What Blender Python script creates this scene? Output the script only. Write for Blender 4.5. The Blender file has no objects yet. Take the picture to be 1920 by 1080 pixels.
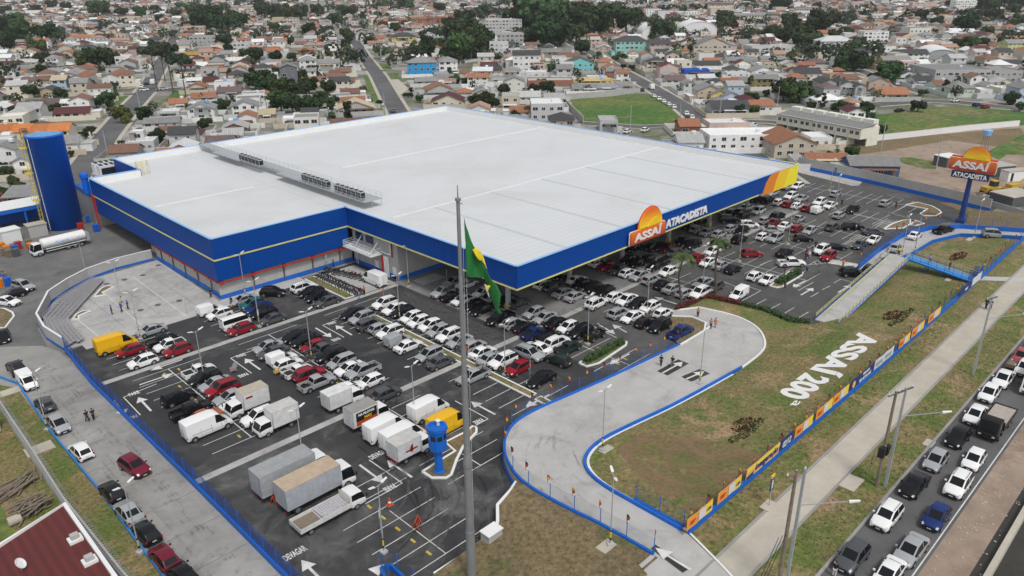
import bpy, bmesh, math, random
from mathutils import Vector, Matrix, geometry
from math import radians, sin, cos, pi, sqrt, atan2, hypot
random.seed(7)
rnd = random.Random(11)
sc = bpy.context.scene
COL = sc.collection
# ------------------------------------------------------------------ camera
CAM_H = 52.5
F_PX, PITCH, ROLL, YAW = 1431.73, 0.39186, 0.009177, 0.7916   # surveyed from the store's own right angles
_f = Vector((cos(YAW)*cos(PITCH), sin(YAW)*cos(PITCH), -sin(PITCH)))
_r = Vector((sin(YAW), -cos(YAW), 0)); _d = _f.cross(_r)
RT = cos(ROLL)*_r + sin(ROLL)*_d; DN = -sin(ROLL)*_r + cos(ROLL)*_d
cd = bpy.data.cameras.new('camera'); cam = bpy.data.objects.new('camera', cd); COL.objects.link(cam)
cam.matrix_world = Matrix(((RT.x, -DN.x, -_f.x, 0), (RT.y, -DN.y, -_f.y, 0), (RT.z, -DN.z, -_f.z, CAM_H), (0, 0, 0, 1)))
cd.sensor_width = 36; cd.lens = F_PX/1920*36; cd.clip_start = 1; cd.clip_end = 20000
sc.camera = cam
# ------------------------------------------------------------------ light: bright overcast
SUN_EL, SUN_AZ = radians(58), radians(250)     # azimuth of the sun measured from +X
w = bpy.data.worlds.new('World'); sc.world = w; w.use_nodes = True
nt = w.node_tree; nt.nodes.clear()
o = nt.nodes.new('ShaderNodeOutputWorld'); bg = nt.nodes.new('ShaderNodeBackground')
sky = nt.nodes.new('ShaderNodeTexSky'); sky.sky_type = 'NISHITA'; sky.sun_disc = False
sky.sun_elevation = SUN_EL; sky.sun_rotation = pi/2 - SUN_AZ; sky.air_density = 1.0; sky.dust_density = 4.0; sky.ozone_density = 1.0; sky.altitude = 900
hs = nt.nodes.new('ShaderNodeHueSaturation'); hs.inputs['Saturation'].default_value = 0.22
nt.links.new(sky.outputs[0], hs.inputs['Color']); nt.links.new(hs.outputs[0], bg.inputs[0]); bg.inputs[1].default_value = 0.122
nt.links.new(bg.outputs[0], o.inputs[0])
sl = bpy.data.lights.new('sun', 'SUN'); so = bpy.data.objects.new('sun', sl); COL.objects.link(so)
sl.energy = 1.35; sl.angle = radians(10); sl.color = (1.0, .97, .93)
so.rotation_euler = Vector((-cos(SUN_AZ)*cos(SUN_EL), -sin(SUN_AZ)*cos(SUN_EL), -sin(SUN_EL))).to_track_quat('-Z', 'Y').to_euler()
sc.view_settings.view_transform = 'Standard'; sc.view_settings.look = 'None'; sc.view_settings.exposure = 0.38; sc.view_settings.gamma = 1
# ------------------------------------------------------------------ survey helpers: a sighting to a point of the ground at height z
TILE = {'T1':(340,480,6),'T2':(640,540,6),'T3':(420,600,6),'T4':(260,640,6),'T5':(800,500,6),'T6':(980,460,6),'T7':(1080,400,6),
        'T8':(1240,330,6),'T9':(1400,320,6),'Z4':(0,360,3),'Z5':(640,360,3),'Z6':(1280,360,3),'Z7':(0,720,3),'Z8':(640,720,3),
        'Z9':(1280,720,3),'Z1':(0,0,3),'Z2':(640,0,3),'Z3':(1280,0,3),'A':(560,720,4.8),'Tr':(1600,380,6),'M':(0,0,1),'B':(0,200,4.8),
        'H1':(0,60,6),'H2':(320,60,6),'H3':(640,60,6),'H4':(960,60,6),'H5':(1280,60,6),'H6':(1600,60,6),'L':(0,400,8),'R':(1680,250,8),'K':(380,250,5.3333),'Q':(0,680,2.7)}
def at(t, x, y, z=0.0):
    a, b, s = TILE[t]
    d = _f + RT*((a+x/s-960)/F_PX) + DN*((b+y/s-540)/F_PX)
    k = (z-CAM_H)/d.z
    return Vector((d.x*k, d.y*k, z))
def proj(p):
    v = Vector(p)-Vector((0, 0, CAM_H)); zc = v.dot(_f)
    if zc <= 1: return None
    return 960+F_PX*v.dot(RT)/zc, 540+F_PX*v.dot(DN)/zc, zc
# ------------------------------------------------------------------ materials
MATS = {}
def mat(name, col=(.5,.5,.5), rough=.7, metal=0.0, var=0.0, scale=1.0, bump=0.0, objcol=False, col2=None, scale2=None, spec=.5, coords='P', ribs=None, trans=0.0, mottle=None, randv=0.0):
    if name in MATS: return MATS[name]
    m = bpy.data.materials.new(name); m.use_nodes = True; MATS[name] = m
    n = m.node_tree.nodes; L = m.node_tree.links; b = n['Principled BSDF']
    b.inputs['Roughness'].default_value = rough; b.inputs['Metallic'].default_value = metal
    b.inputs['Specular IOR Level'].default_value = spec
    if objcol:
        oi = n.new('ShaderNodeObjectInfo'); csock = oi.outputs['Color']
    else:
        rgb = n.new('ShaderNodeRGB'); rgb.outputs[0].default_value = (*col, 1); csock = rgb.outputs[0]
    if coords == 'P':
        g = n.new('ShaderNodeNewGeometry'); vs = g.outputs['Position']
    else:
        g = n.new('ShaderNodeTexCoord'); vs = g.outputs['Object']
    def noise(s, det=6, ro=.6, dist=0.0):
        t = n.new('ShaderNodeTexNoise'); t.inputs['Scale'].default_value = s; t.inputs['Detail'].default_value = det; t.inputs['Roughness'].default_value = ro
        t.inputs['Distortion'].default_value = dist
        L.new(vs, t.inputs['Vector']); return t.outputs['Fac']
    def ramp(f, a, c):
        r = n.new('ShaderNodeMapRange'); r.inputs['From Min'].default_value = a; r.inputs['From Max'].default_value = c
        L.new(f, r.inputs['Value']); return r.outputs[0]
    def mix(f, a, c, mode='MIX'):
        x = n.new('ShaderNodeMix'); x.data_type = 'RGBA'; x.blend_type = mode
        if isinstance(f, (int, float)): x.inputs[0].default_value = f
        else: L.new(f, x.inputs[0])
        for i, q in ((6, a), (7, c)):
            if isinstance(q, tuple): x.inputs[i].default_value = (*q, 1)
            else: L.new(q, x.inputs[i])
        return x.outputs[2]
    if col2 is not None:
        csock = mix(ramp(noise(scale2 or .05, 5, .65, .3), .42, .6), csock, col2)
    if mottle:                                   # third tone in patches: (colour, scale, lo, hi)
        csock = mix(ramp(noise(mottle[1], 7, .7, .6), mottle[2], mottle[3]), csock, mottle[0])
    fac = None
    if var > 0:
        f = noise(scale, 8, .7)
        r = n.new('ShaderNodeMapRange'); r.inputs['From Min'].default_value = .25; r.inputs['From Max'].default_value = .75
        r.inputs['To Min'].default_value = 1-var; r.inputs['To Max'].default_value = 1+var; L.new(f, r.inputs['Value'])
        vm = n.new('ShaderNodeVectorMath'); vm.operation = 'SCALE'; L.new(csock, vm.inputs[0]); L.new(r.outputs[0], vm.inputs['Scale']); csock = vm.outputs[0]; fac = f
    if randv > 0:
        oi2 = n.new('ShaderNodeObjectInfo'); r = n.new('ShaderNodeMapRange'); r.inputs['To Min'].default_value = 1-randv; r.inputs['To Max'].default_value = 1+randv
        L.new(oi2.outputs['Random'], r.inputs['Value']); vm = n.new('ShaderNodeVectorMath'); vm.operation = 'SCALE'; L.new(csock, vm.inputs[0]); L.new(r.outputs[0], vm.inputs['Scale']); csock = vm.outputs[0]
    hsock = None
    if ribs:                                     # (axis, per metre, depth, contrast)
        sep = n.new('ShaderNodeSeparateXYZ'); L.new(vs, sep.inputs[0])
        mu = n.new('ShaderNodeMath'); mu.operation = 'MULTIPLY'; L.new(sep.outputs[ribs[0]], mu.inputs[0]); mu.inputs[1].default_value = ribs[1]*2*pi
        si = n.new('ShaderNodeMath'); si.operation = 'SINE'; L.new(mu.outputs[0], si.inputs[0])
        r = n.new('ShaderNodeMapRange'); r.inputs['From Min'].default_value = -1; r.inputs['To Min'].default_value = 1-ribs[3]; r.inputs['To Max'].default_value = 1
        L.new(si.outputs[0], r.inputs['Value']); vm = n.new('ShaderNodeVectorMath'); vm.operation = 'SCALE'; L.new(csock, vm.inputs[0]); L.new(r.outputs[0], vm.inputs['Scale']); csock = vm.outputs[0]
        hsock = si.outputs[0]
    L.new(csock, b.inputs['Base Color'])
    if bump > 0 and (hsock or fac):
        bp = n.new('ShaderNodeBump'); bp.inputs['Distance'].default_value = bump; bp.inputs['Strength'].default_value = .6
        L.new(hsock or fac, bp.inputs['Height']); L.new(bp.outputs[0], b.inputs['Normal'])
    if trans > 0:
        tr = n.new('ShaderNodeBsdfTransparent'); ms = n.new('ShaderNodeMixShader'); ms.inputs[0].default_value = trans
        L.new(b.outputs[0], ms.inputs[1]); L.new(tr.outputs[0], ms.inputs[2]); L.new(ms.outputs[0], n['Material Output'].inputs[0])
    return m
def srgb(h):
    v = [int(h[i:i+2], 16)/255 for i in (0, 2, 4)]
    return tuple(c/12.92 if c <= .04045 else ((c+.055)/1.055)**2.4 for c in v)
M_asph = mat('asphalt', (.028,.029,.030), .9, var=.35, scale=.35, col2=(.045,.045,.046), scale2=.045, mottle=((.105,.105,.105), .11, .55, .74))
def alpha_mat(name, col, scale, lo, hi, amax, dist=1.5, streak=1.0):
    # thin stain: opacity comes from noise, so its outline is ragged
    m = bpy.data.materials.new(name); m.use_nodes = True; MATS[name] = m; n = m.node_tree.nodes; L = m.node_tree.links; b = n['Principled BSDF']; b.inputs['Base Color'].default_value = (*col, 1); b.inputs['Roughness'].default_value = .95
    g = n.new('ShaderNodeNewGeometry'); mp = n.new('ShaderNodeMapping'); mp.inputs['Scale'].default_value = (1, streak, 1); L.new(g.outputs['Position'], mp.inputs[0]); t = n.new('ShaderNodeTexNoise'); t.inputs['Scale'].default_value = scale; t.inputs['Detail'].default_value = 8; t.inputs['Roughness'].default_value = .7; t.inputs['Distortion'].default_value = dist; L.new(mp.outputs[0], t.inputs['Vector'])
    r = n.new('ShaderNodeMapRange'); r.inputs['From Min'].default_value = lo; r.inputs['From Max'].default_value = hi; r.inputs['To Max'].default_value = amax; L.new(t.outputs['Fac'], r.inputs['Value']); tr = n.new('ShaderNodeBsdfTransparent'); ms = n.new('ShaderNodeMixShader'); L.new(r.outputs[0], ms.inputs[0]); L.new(tr.outputs[0], ms.inputs[1]); L.new(b.outputs[0], ms.inputs[2]); L.new(ms.outputs[0], n['Material Output'].inputs[0]); return m
M_dust = alpha_mat('pale_dust', (.30,.295,.28), .22, .46, .76, .42, .6)
M_dust2 = alpha_mat('sand_stain', (.25,.245,.235), .4, .42, .75, .4, .6)
M_earth = alpha_mat('bare_earth_patches', (.27,.175,.10), .35, .40, .60, .7, .8)
M_skid = alpha_mat('tyre_mark', (.02,.02,.02), 1.2, .35, .65, .5)
M_skidl = alpha_mat('pale_tyre_mark', (.16,.16,.155), 1.2, .38, .65, .55)
M_grime = alpha_mat('concrete_grime', (.10,.095,.085), .3, .48, .8, .32)
M_asph2 = mat('grey_asphalt', (.062,.061,.059), .9, var=.3, scale=.35, col2=(.078,.076,.073), scale2=.05, mottle=((.048,.048,.048), .1, .55, .7))
M_asph_old = mat('worn_asphalt', (.13,.13,.128), .9, var=.25, scale=.3, col2=(.17,.168,.16), scale2=.06, mottle=((.10,.10,.10), .25, .55, .7))
M_road = mat('road_asphalt', (.088,.088,.09), .9, var=.2, scale=.4, col2=(.12,.12,.12), scale2=.05)
M_conc = mat('concrete', (.27,.262,.245), .85, var=.2, scale=.25, col2=(.32,.312,.295), scale2=.06, mottle=((.27,.265,.25), .16, .55, .7))
M_conc2 = mat('pale_concrete', (.41,.40,.38), .8, var=.16, scale=.3, col2=(.43,.425,.41), scale2=.06, mottle=((.29,.287,.28), .2, .53, .72))
M_floor = mat('parking_concrete', (.19,.187,.18), .7, var=.18, scale=.25, col2=(.23,.225,.215), scale2=.08)
M_path = mat('path_concrete', (.42,.385,.32), .9, var=.14, scale=.5, col2=(.46,.42,.35), scale2=.09)
M_dirt = mat('dirt', (.26,.195,.145), .95, var=.3, scale=.3, col2=(.32,.25,.19), scale2=.06, mottle=((.19,.12,.08), .1, .55, .68))
M_grass = mat('lawn_grass', (.185,.15,.062), .95, var=.75, scale=2.2, col2=(.10,.135,.028), scale2=.16, mottle=((.29,.20,.11), .13, .53, .64), bump=.1)
M_grass_g = mat('lush_grass', (.05,.13,.015), .95, var=.8, scale=.45, col2=(.13,.155,.035), scale2=.035, mottle=((.17,.15,.065), .045, .53, .64), bump=.5)
M_grass_d = mat('dry_grass', (.16,.12,.062), .95, var=.7, scale=1.8, col2=(.20,.145,.08), scale2=.06, mottle=((.085,.105,.03), .1, .54, .64), bump=.15)
M_town = mat('town_ground', (.22,.21,.195), .95, var=.35, scale=.2, col2=(.10,.115,.05), scale2=.03, mottle=((.32,.305,.285), .05, .50, .6))
M_ditch = mat('ditch_mud', (.035,.032,.026), .6, var=.4, scale=.8)
M_paint = mat('road_paint', (.62,.62,.60), .7, var=.22, scale=1.3)
M_paint_y = mat('yellow_paint', (.5,.36,.06), .7, var=.2, scale=1.5)
M_white = mat('white_paint', (.74,.74,.73), .55, var=.05, scale=.6)
M_lime = mat('whitewashed_ground', (.72,.72,.70), .95, var=.06, scale=2.)
M_blue = mat('royal_blue_cladding', (.0,.054,.285), .5, spec=.2, var=.05, scale=.3, ribs=(0, 1.0, .02, .06), bump=.01)
M_blue_y = mat('royal_blue_cladding_side', (.0,.054,.285), .5, spec=.2, var=.05, scale=.3, ribs=(1, 1.0, .02, .06), bump=.01)
M_bluew = mat('blue_wall_paint', (.003,.12,.52), .6, var=.12, scale=.5)
M_bluet = mat('blue_tank_paint', (.0,.10,.54), .45, spec=.3, var=.06, scale=.3)
M_bluel = mat('light_blue_coping', (.24,.46,.80), .5, var=.05)
M_navy = mat('navy_panel', (.012,.02,.11), .5, var=.03)
M_roofm = mat('white_metal_roof', (.61,.625,.63), .5, var=.05, scale=.09, ribs=(1, .7, .02, .055), bump=.015, mottle=((.53,.535,.52), .05, .5, .75))
M_seam = mat('roof_seam', (.68,.69,.69), .6, var=.1)
M_strip = mat('roof_joint', (.50,.52,.53), .6, var=.08, scale=1.5)
M_grey = mat('grey_render', (.40,.395,.38), .85, var=.14, scale=.5)
M_greyd = mat('dark_grey_metal', (.10,.10,.105), .5, var=.1)
M_metal = mat('galvanised_metal', (.42,.44,.45), .45, metal=.3, var=.08)
M_pole = mat('grey_pole_paint', (.19,.195,.20), .5, var=.15, scale=.8)
M_black = mat('black_plastic', (.012,.012,.013), .5)
M_red = mat('red_pipe', (.40,.03,.02), .5, var=.05)
M_yel = mat('yellow_steel', (.62,.50,.05), .5, var=.1)
M_ylw = mat('pale_yellow_trim', (.62,.60,.22), .5, var=.05)
M_orange = mat('orange_panel', (.70,.22,.02), .5, var=.05)
M_orange_d = mat('deep_orange_panel', (.55,.07,.02), .5, var=.12, scale=.4)
M_gold = mat('golden_panel', (.85,.55,.02), .5, var=.06)
M_glass = mat('window_glass', (.02,.025,.03), .12, spec=.7)
M_glassc = mat('car_glass', (.008,.010,.012), .1, spec=.32)
M_tyre = mat('tyre_rubber', (.015,.015,.015), .85)
M_rim = mat('wheel_rim', (.34,.35,.36), .35, metal=.6)
M_paintc = mat('car_paint', objcol=True, rough=.26, spec=.3, var=.02)
M_lens = mat('headlight_lens', (.55,.57,.6), .15)
M_tail = mat('taillight_lens', (.25,.01,.01), .25)
M_plate = mat('plate', (.6,.6,.6), .6)
M_obj = mat('painted_surface', objcol=True, rough=.85, var=.14, scale=.7)
M_objr = mat('roof_tiles', objcol=True, rough=.85, var=.24, scale=.8, ribs=(0, 1.6, .03, .12), coords='O', bump=.03, mottle=((.10,.095,.085), .35, .6, .8))
M_cloth = mat('cloth', objcol=True, rough=.9, var=.05)
M_skin = mat('skin', (.28,.15,.09), .6)
M_wood = mat('weathered_wood', (.20,.16,.12), .9, var=.35, scale=2.)
M_bark = mat('bark', (.075,.058,.042), .95, var=.3, scale=3.)
M_leaf = mat('leaves', objcol=True, rough=.75, var=.55, scale=1.2, spec=.25, coords='O', randv=.15)
M_mesh = mat('blue_wire_mesh', (.005,.07,.36), .6, trans=.7)
M_mesht = mat('thin_wire_mesh', (.02,.06,.2), .6, trans=.93)
M_meshg = mat('razor_wire', (.45,.46,.46), .5, trans=.45)
M_flag_g = mat('green_flag_cloth', (.008,.13,.025), .8, var=.12, scale=.5)
M_flag_y = mat('yellow_flag_cloth', (.72,.55,.01), .8, var=.06)
M_flag_b = mat('blue_flag_cloth', (.01,.02,.16), .8)
M_maroon = mat('maroon_roof_sheet', (.12,.018,.016), .6, var=.12, scale=.5, ribs=(0, 1.2, .03, .25), bump=.03)
M_truckbox = mat('truck_box', objcol=True, rough=.45, var=.22, scale=1.3)
M_redbed = mat('red_foliage', (.10,.018,.014), .9, var=.4, scale=2.)
# ------------------------------------------------------------------ mesh helpers
class MB:
    def __init__(s): s.v = []; s.f = []; s.m = []
    def add(s, vs, fs, mi=0):
        k = len(s.v); s.v += [tuple(p) for p in vs]; s.f += [tuple(i+k for i in f) for f in fs]; s.m += [mi]*len(fs); return s
    def box(s, x0, x1, y0, y1, z0, z1, mi=0, rot=0, org=(0, 0, 0)):
        c, q = cos(rot), sin(rot)
        vs = [(org[0]+x*c-y*q, org[1]+x*q+y*c, org[2]+z) for x, y, z in ((x0,y0,z0),(x1,y0,z0),(x1,y1,z0),(x0,y1,z0),(x0,y0,z1),(x1,y0,z1),(x1,y1,z1),(x0,y1,z1))]
        return s.add(vs, [(0,3,2,1),(4,5,6,7),(0,1,5,4),(1,2,6,5),(2,3,7,6),(3,0,4,7)], mi)
    def bar(s, a, b, r=.03, n=4, r2=None, mi=0):
        a = Vector(a); b = Vector(b); d = b-a
        if d.length < 1e-6: return s
        q = d.to_track_quat('Z', 'Y'); r2 = r if r2 is None else r2; vs = []
        for p, rr in ((a, r), (b, r2)):
            for i in range(n):
                t = 2*pi*(i+.5)/n; vs.append(p+q@Vector((rr*cos(t), rr*sin(t), 0)))
        fs = [(i, (i+1) % n, n+(i+1) % n, n+i) for i in range(n)]+[tuple(range(n-1, -1, -1)), tuple(range(n, 2*n))]
        return s.add(vs, fs, mi)
    def poly(s, pts, thick=0.0, mi=0):
        """flat or 3-D outline, triangulated; with thickness it gets an underside and edge"""
        pts = [Vector(p) for p in pts]
        tri = geometry.tessellate_polygon([pts])
        up = []
        for t in tri:
            nz = (pts[t[1]]-pts[t[0]]).cross(pts[t[2]]-pts[t[0]]).z
            up.append(tuple(t) if nz >= 0 else tuple(reversed(t)))
        n = len(pts)
        if thick:
            lo = [p-Vector((0, 0, thick)) for p in pts]
            s.add(pts+lo, up+[tuple(n+i for i in reversed(t)) for t in up]+[(i, (i+1) % n, n+(i+1) % n, n+i) for i in range(n)], mi)
        else: s.add(pts, up, mi)
        return s
    def slab(s, pts, z0, z1, mi=0):
        return s.poly([(p[0], p[1], z1) for p in pts], z1-z0, mi)
    def lathe(s, prof, n=16, org=(0, 0, 0), mi=0):
        k = len(prof); vs = []
        for r, z in prof:
            for i in range(n): t = 2*pi*i/n; vs.append((org[0]+r*cos(t), org[1]+r*sin(t), org[2]+z))
        fs = [(j*n+i, j*n+(i+1) % n, (j+1)*n+(i+1) % n, (j+1)*n+i) for j in range(k-1) for i in range(n)]
        fs += [tuple(range(n-1, -1, -1)), tuple((k-1)*n+i for i in range(n))]
        return s.add(vs, fs, mi)
    def wall(s, path, th, h, z0=None, mi=0):
        """upright wall along a 3-D path (z of path = foot)"""
        P = [Vector(p) for p in path]; n = len(P); off = []
        for i in range(n):
            a = P[max(i-1, 0)]; b = P[min(i+1, n-1)]; d = (b-a); d.z = 0; d.normalize(); off.append(Vector((-d.y, d.x, 0))*th/2)
        vs = []
        for p, o_ in zip(P, off):
            vs += [p+o_, p-o_, p-o_+Vector((0, 0, h)), p+o_+Vector((0, 0, h))]
        fs = []
        for i in range(n-1):
            a = 4*i; b = a+4
            fs += [(a+1, b+1, b+2, a+2), (b, a, a+3, b+3), (a+2, b+2, b+3, a+3), (a, b, b+1, a+1)]
        fs += [(0, 1, 2, 3), (4*n-1, 4*n-2, 4*n-3, 4*n-4)]
        return s.add(vs, fs, mi)
    def pieces(s):
        par = list(range(len(s.v)))
        def fd(a):
            while par[a] != a: par[a] = par[par[a]]; a = par[a]
            return a
        for f in s.f:
            for i in f[1:]: par[fd(i)] = fd(f[0])
        g = {}
        for f, mi in zip(s.f, s.m): g.setdefault(fd(f[0]), []).append((f, mi))
        out = []
        for L in g.values():
            used = sorted({i for f, _ in L for i in f}); mp = {u: k for k, u in enumerate(used)}; m = MB(); m.v = [s.v[u] for u in used]; m.f = [tuple(mp[i] for i in f) for f, _ in L]; m.m = [q for _, q in L]; out.append(m)
        return out
    def mesh(s, name, mats, smooth=False):
        me = bpy.data.meshes.new(name); me.from_pydata(s.v, [], s.f)
        mats = mats if isinstance(mats, (list, tuple)) else [mats]
        for m in mats: me.materials.append(m)
        if len(mats) > 1: me.polygons.foreach_set('material_index', s.m)
        if smooth: me.polygons.foreach_set('use_smooth', [True]*len(s.f))
        me.update(); return me
    def build(s, name, mats, parent=None, smooth=False, **k):
        return link(name, s.mesh(name, mats, smooth), parent, **k)
def link(name, me, parent=None, loc=None, rz=0, color=None):
    o = bpy.data.objects.new(name, me); COL.objects.link(o)
    if parent is not None: o.parent = parent
    if loc is not None: o.location = loc
    if rz: o.rotation_euler = (0, 0, rz)
    if color is not None: o.color = (*color, 1)
    return o
def tag(o, label, cat, group=None):
    o['label'] = label; o['category'] = cat
    if group: o['group'] = group
    return o
def struct(o): o['kind'] = 'structure'; return o
def stuff(o, label=None, cat=None):
    o['kind'] = 'stuff'
    if label: o['label'] = label; o['category'] = cat
    return o
def empty(name, loc=(0, 0, 0), rz=0):
    o = bpy.data.objects.new(name, None); COL.objects.link(o); o.location = loc; o.rotation_euler = (0, 0, rz); o.empty_display_size = .3; return o
def copy_tree(o, parent=None, color=None):
    c = o.copy(); COL.objects.link(c)
    if parent is not None: c.parent = parent
    if color is not None and c.get('tint'): c.color = (*color, 1)
    for ch in o.children: copy_tree(ch, c, color)
    return c
def text_mesh(txt, size=1.0, extrude=.02, bold=.02, shear=0.0, name='lettering'):
    cu = bpy.data.curves.new('t', 'FONT'); cu.body = txt; cu.size = size; cu.extrude = extrude; cu.offset = bold; cu.shear = shear
    cu.align_x = 'CENTER'; cu.resolution_u = 3
    t = bpy.data.objects.new('t', cu); COL.objects.link(t); bpy.context.view_layer.update()
    me = bpy.data.meshes.new_from_object(t.evaluated_get(bpy.context.evaluated_depsgraph_get())); me.name = name
    bpy.data.objects.remove(t); bpy.data.curves.remove(cu); return me
def letters(txt, size, mt, parent, mw, extrude=.03, bold=.02, shear=0, sx=1.0, name='lettering'):
    me = text_mesh(txt, size, extrude, bold, shear); me.materials.clear(); me.materials.append(mt)
    me.transform(Matrix.Scale(sx, 4, (1, 0, 0)))
    o = link(name, me, parent); o.matrix_local = mw; return o
def frame(origin, right, up):
    r = Vector(right).normalized(); u = Vector(up).normalized(); n = r.cross(u)
    return Matrix(((r.x, u.x, n.x, origin[0]), (r.y, u.y, n.y, origin[1]), (r.z, u.z, n.z, origin[2]), (0, 0, 0, 1)))
ORD = ['first','second','third','fourth','fifth','sixth','seventh','eighth','ninth','tenth','eleventh','twelfth','thirteenth','fourteenth','fifteenth','sixteenth','seventeenth','eighteenth','nineteenth','twentieth']
def ordn(i):
    if i < 20: return ORD[i]
    t = i+1; tens = {2:'twenty',3:'thirty',4:'forty',5:'fifty',6:'sixty',7:'seventy',8:'eighty',9:'ninety'}
    if t % 10 == 0: return {2:'twentieth',3:'thirtieth',4:'fortieth',5:'fiftieth',6:'sixtieth',7:'seventieth',8:'eightieth',9:'ninetieth'}.get(t//10, str(t)+'th')
    return (tens[t//10] if t < 100 else str(t//10*10))+'-'+ORD[t % 10-1]
# ================================================================== THE SETTING
def lerp_tab(x, tab):
    if x <= tab[0][0]: return tab[0][1]
    for (a, p), (b, q) in zip(tab, tab[1:]):
        if x <= b: return p+(q-p)*(x-a)/(b-a)
    return tab[-1][1]
ZN = [(34, 0.0), (41, .7), (48, 1.5), (60, 1.1), (80, .6), (95, .2), (104, 0), (300, 0)]
def zg(x, y):
    """height of the bank that climbs from the car park (0) to the avenue (2 m)"""
    n = lerp_tab(x, ZN); k = min(1, max(0, (y-31)/15)); return 2+(n-2)*k
def gat(t, x, y, up=0.0):
    z = 1.0
    for _ in range(6):
        p = at(t, x, y, z+up); z = zg(p.x, p.y)
    return Vector((p.x, p.y, z))
def bank(name, outline, mt, lift=.04, skirt=0):
    bm = bmesh.new(); tri = geometry.tessellate_polygon([[Vector((x, y, 0)) for x, y in outline]])
    vs = [bm.verts.new((x, y, 0)) for x, y in outline]
    for t in tri:
        try: bm.faces.new([vs[i] for i in t])
        except ValueError: pass
    xs = [p[0] for p in outline]; ys = [p[1] for p in outline]
    for a, lo, hi, st in ((0, min(xs), max(xs), 4.0), (1, min(ys), max(ys), 2.5)):
        c = lo+st
        while c < hi:
            pc = [0, 0, 0]; pn = [0, 0, 0]; pc[a] = c; pn[a] = 1
            bmesh.ops.bisect_plane(bm, geom=bm.verts[:]+bm.edges[:]+bm.faces[:], plane_co=pc, plane_no=pn); c += st
    for v in bm.verts: v.co.z = zg(v.co.x, v.co.y)+lift
    bmesh.ops.recalc_face_normals(bm, faces=bm.faces)
    for f in bm.faces:
        if f.normal.z < 0: f.normal_flip()
    me = bpy.data.meshes.new(name); bm.to_mesh(me); bm.free(); me.materials.append(mt)
    return struct(link(name, me))
def sheet(name, pts, z, mt): return struct(MB().poly([(p[0], p[1], z) for p in pts]).build(name, mt))
sheet('ground', [(-6000, -6000), (9000, -6000), (9000, 9000), (-6000, 9000)], -.08, M_town)
# car park, loading yard, side road, plaza
sheet('car_park_asphalt', [(24.3, 44), (209, 44), (209, 92), (200, 122), (60, 122), (27, 121.5), (24.3, 121)], 0, M_asph)
sheet('right_car_park', [(76.2, 43), (209, 43), (209, 92), (200, 108), (170, 108), (76.2, 75.9)], .004, M_asph2)
sheet('loading_yard', [(-10, 128), (23, 124), (24, 134), (29, 143.5), (37.3, 150), (50.4, 152), (62, 152), (62, 200), (20, 230), (-30, 215), (-30, 150)], .004, M_asph_old)
sheet('side_road', [(16.1, 40), (23.9, 40), (23.9, 122), (22.6, 126), (-4, 150), (-10, 128), (12, 122), (16.2, 114)], .008, M_conc)
sheet('plaza', [(25.2, 121.8), (49.6, 120.6), (50.4, 151.8), (37.3, 150.2), (29, 143.3), (25, 134.6), (24, 126)], .008, M_conc2)
sheet('covered_parking_floor', [(76.2, 75.9), (170, 75.9), (170, 108), (76.2, 108)], .006, M_floor)
sheet('motorcycle_apron', [(65.3, 107.6), (76.2, 107.4), (76.2, 121), (65.3, 121)], .008, M_conc2)
sheet('pavement', [(27, 119.6), (65.3, 119.6), (65.3, 123), (50, 123.3), (49.5, 121.9), (27, 121.9)], .012, M_conc2)
dr = MB()
for y, x0, x1 in ((106.7, 25, 76), (75.5, 24.5, 170), (84.3, 170, 170.01)):
    dr.slab([(x0, y-.55), (x1, y-.55), (x1, y+.55), (x0, y+.55)], 0, .012)
dr.slab([tuple(at('T9', *q)[:2]) for q in ((480, -20), (690, -20), (1000, 60), (1300, 128), (1262, 168), (1180, 168), (600, 25))], 0, .014)
struct(dr.build('drain_strip', M_conc2))
sheet('back_lane', [(168, 108), (212, 98), (216, 104), (180, 215), (168, 215)], -.02, M_conc)
# raised street side
sheet('verge_grass', [(36, -60), (400, -60), (400, 31.4), (36, 31.4)], 1.97, M_grass)
struct(MB().poly([(p[0], p[1], z) for p, z in (((36, 31.4), 1.97), ((400, 31.4), 1.97), ((400, 34), -.05), ((179, 34), -.05), ((36, 34), -.05))]).build('verge_bank', M_grass_d))
sheet('sidewalk', [(46, 23.4), (400, 24.6), (400, 27.6), (46, 26.5)], 2.0, M_path)
kb = MB()
for a, b in (((46, 23.25), (400, 24.45)), ((46, 26.65), (400, 27.75))): kb.wall([(*a, 1.97), (*b, 1.97)], .28, .07)
struct(kb.build('sidewalk_edging', M_conc))
sheet('avenue', [(36, 12.6), (400, 12.6), (400, 18.8), (36, 18.8)], 1.985, M_road)
bank_dw = MB().poly([(46.9, 31.2, 2.03), (53.9, 31.2, 2.03), (52.6, 27.4, 2.03), (51, 23.2, 2.03), (50.4, 18.9, 2.03), (38, 18.9, 2.03), (42, 27, 2.03), (46.5, 30, 2.03)]).build('driveway', M_conc2); struct(bank_dw)
struct(MB().wall([(54.1, 31, 2), (52.4, 26.4, 2), (50.6, 22, 2)], .2, .12).build('kerb', M_white))
struct(MB().wall([(36, 18.95, 1.95), (400, 18.95, 1.95)], .3, .16).build('avenue_kerb', M_conc))
sheet('road_shoulder', [(36, 9.3), (400, 9.3), (400, 12.7), (36, 12.7)], 1.98, M_dirt)
sheet('earth_patch', [(57.4, 43.2), (60.5, 42.6), (66, 33), (64.3, 31.2), (59.3, 31.0), (56.5, 38)], 2.0, M_dirt) if 0 else None
sheet('ditch', [(36, -60), (400, -60), (400, 9.3), (36, 9.3)], 1.976, M_ditch)
struct(MB().poly([(150, 24.6, 2.004), (152.6, 24.7, 2.004), (147.5, 30.9, 2.004), (145, 30.9, 2.004)]).build('sidewalk_link', M_conc2))
LM = MB()
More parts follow.
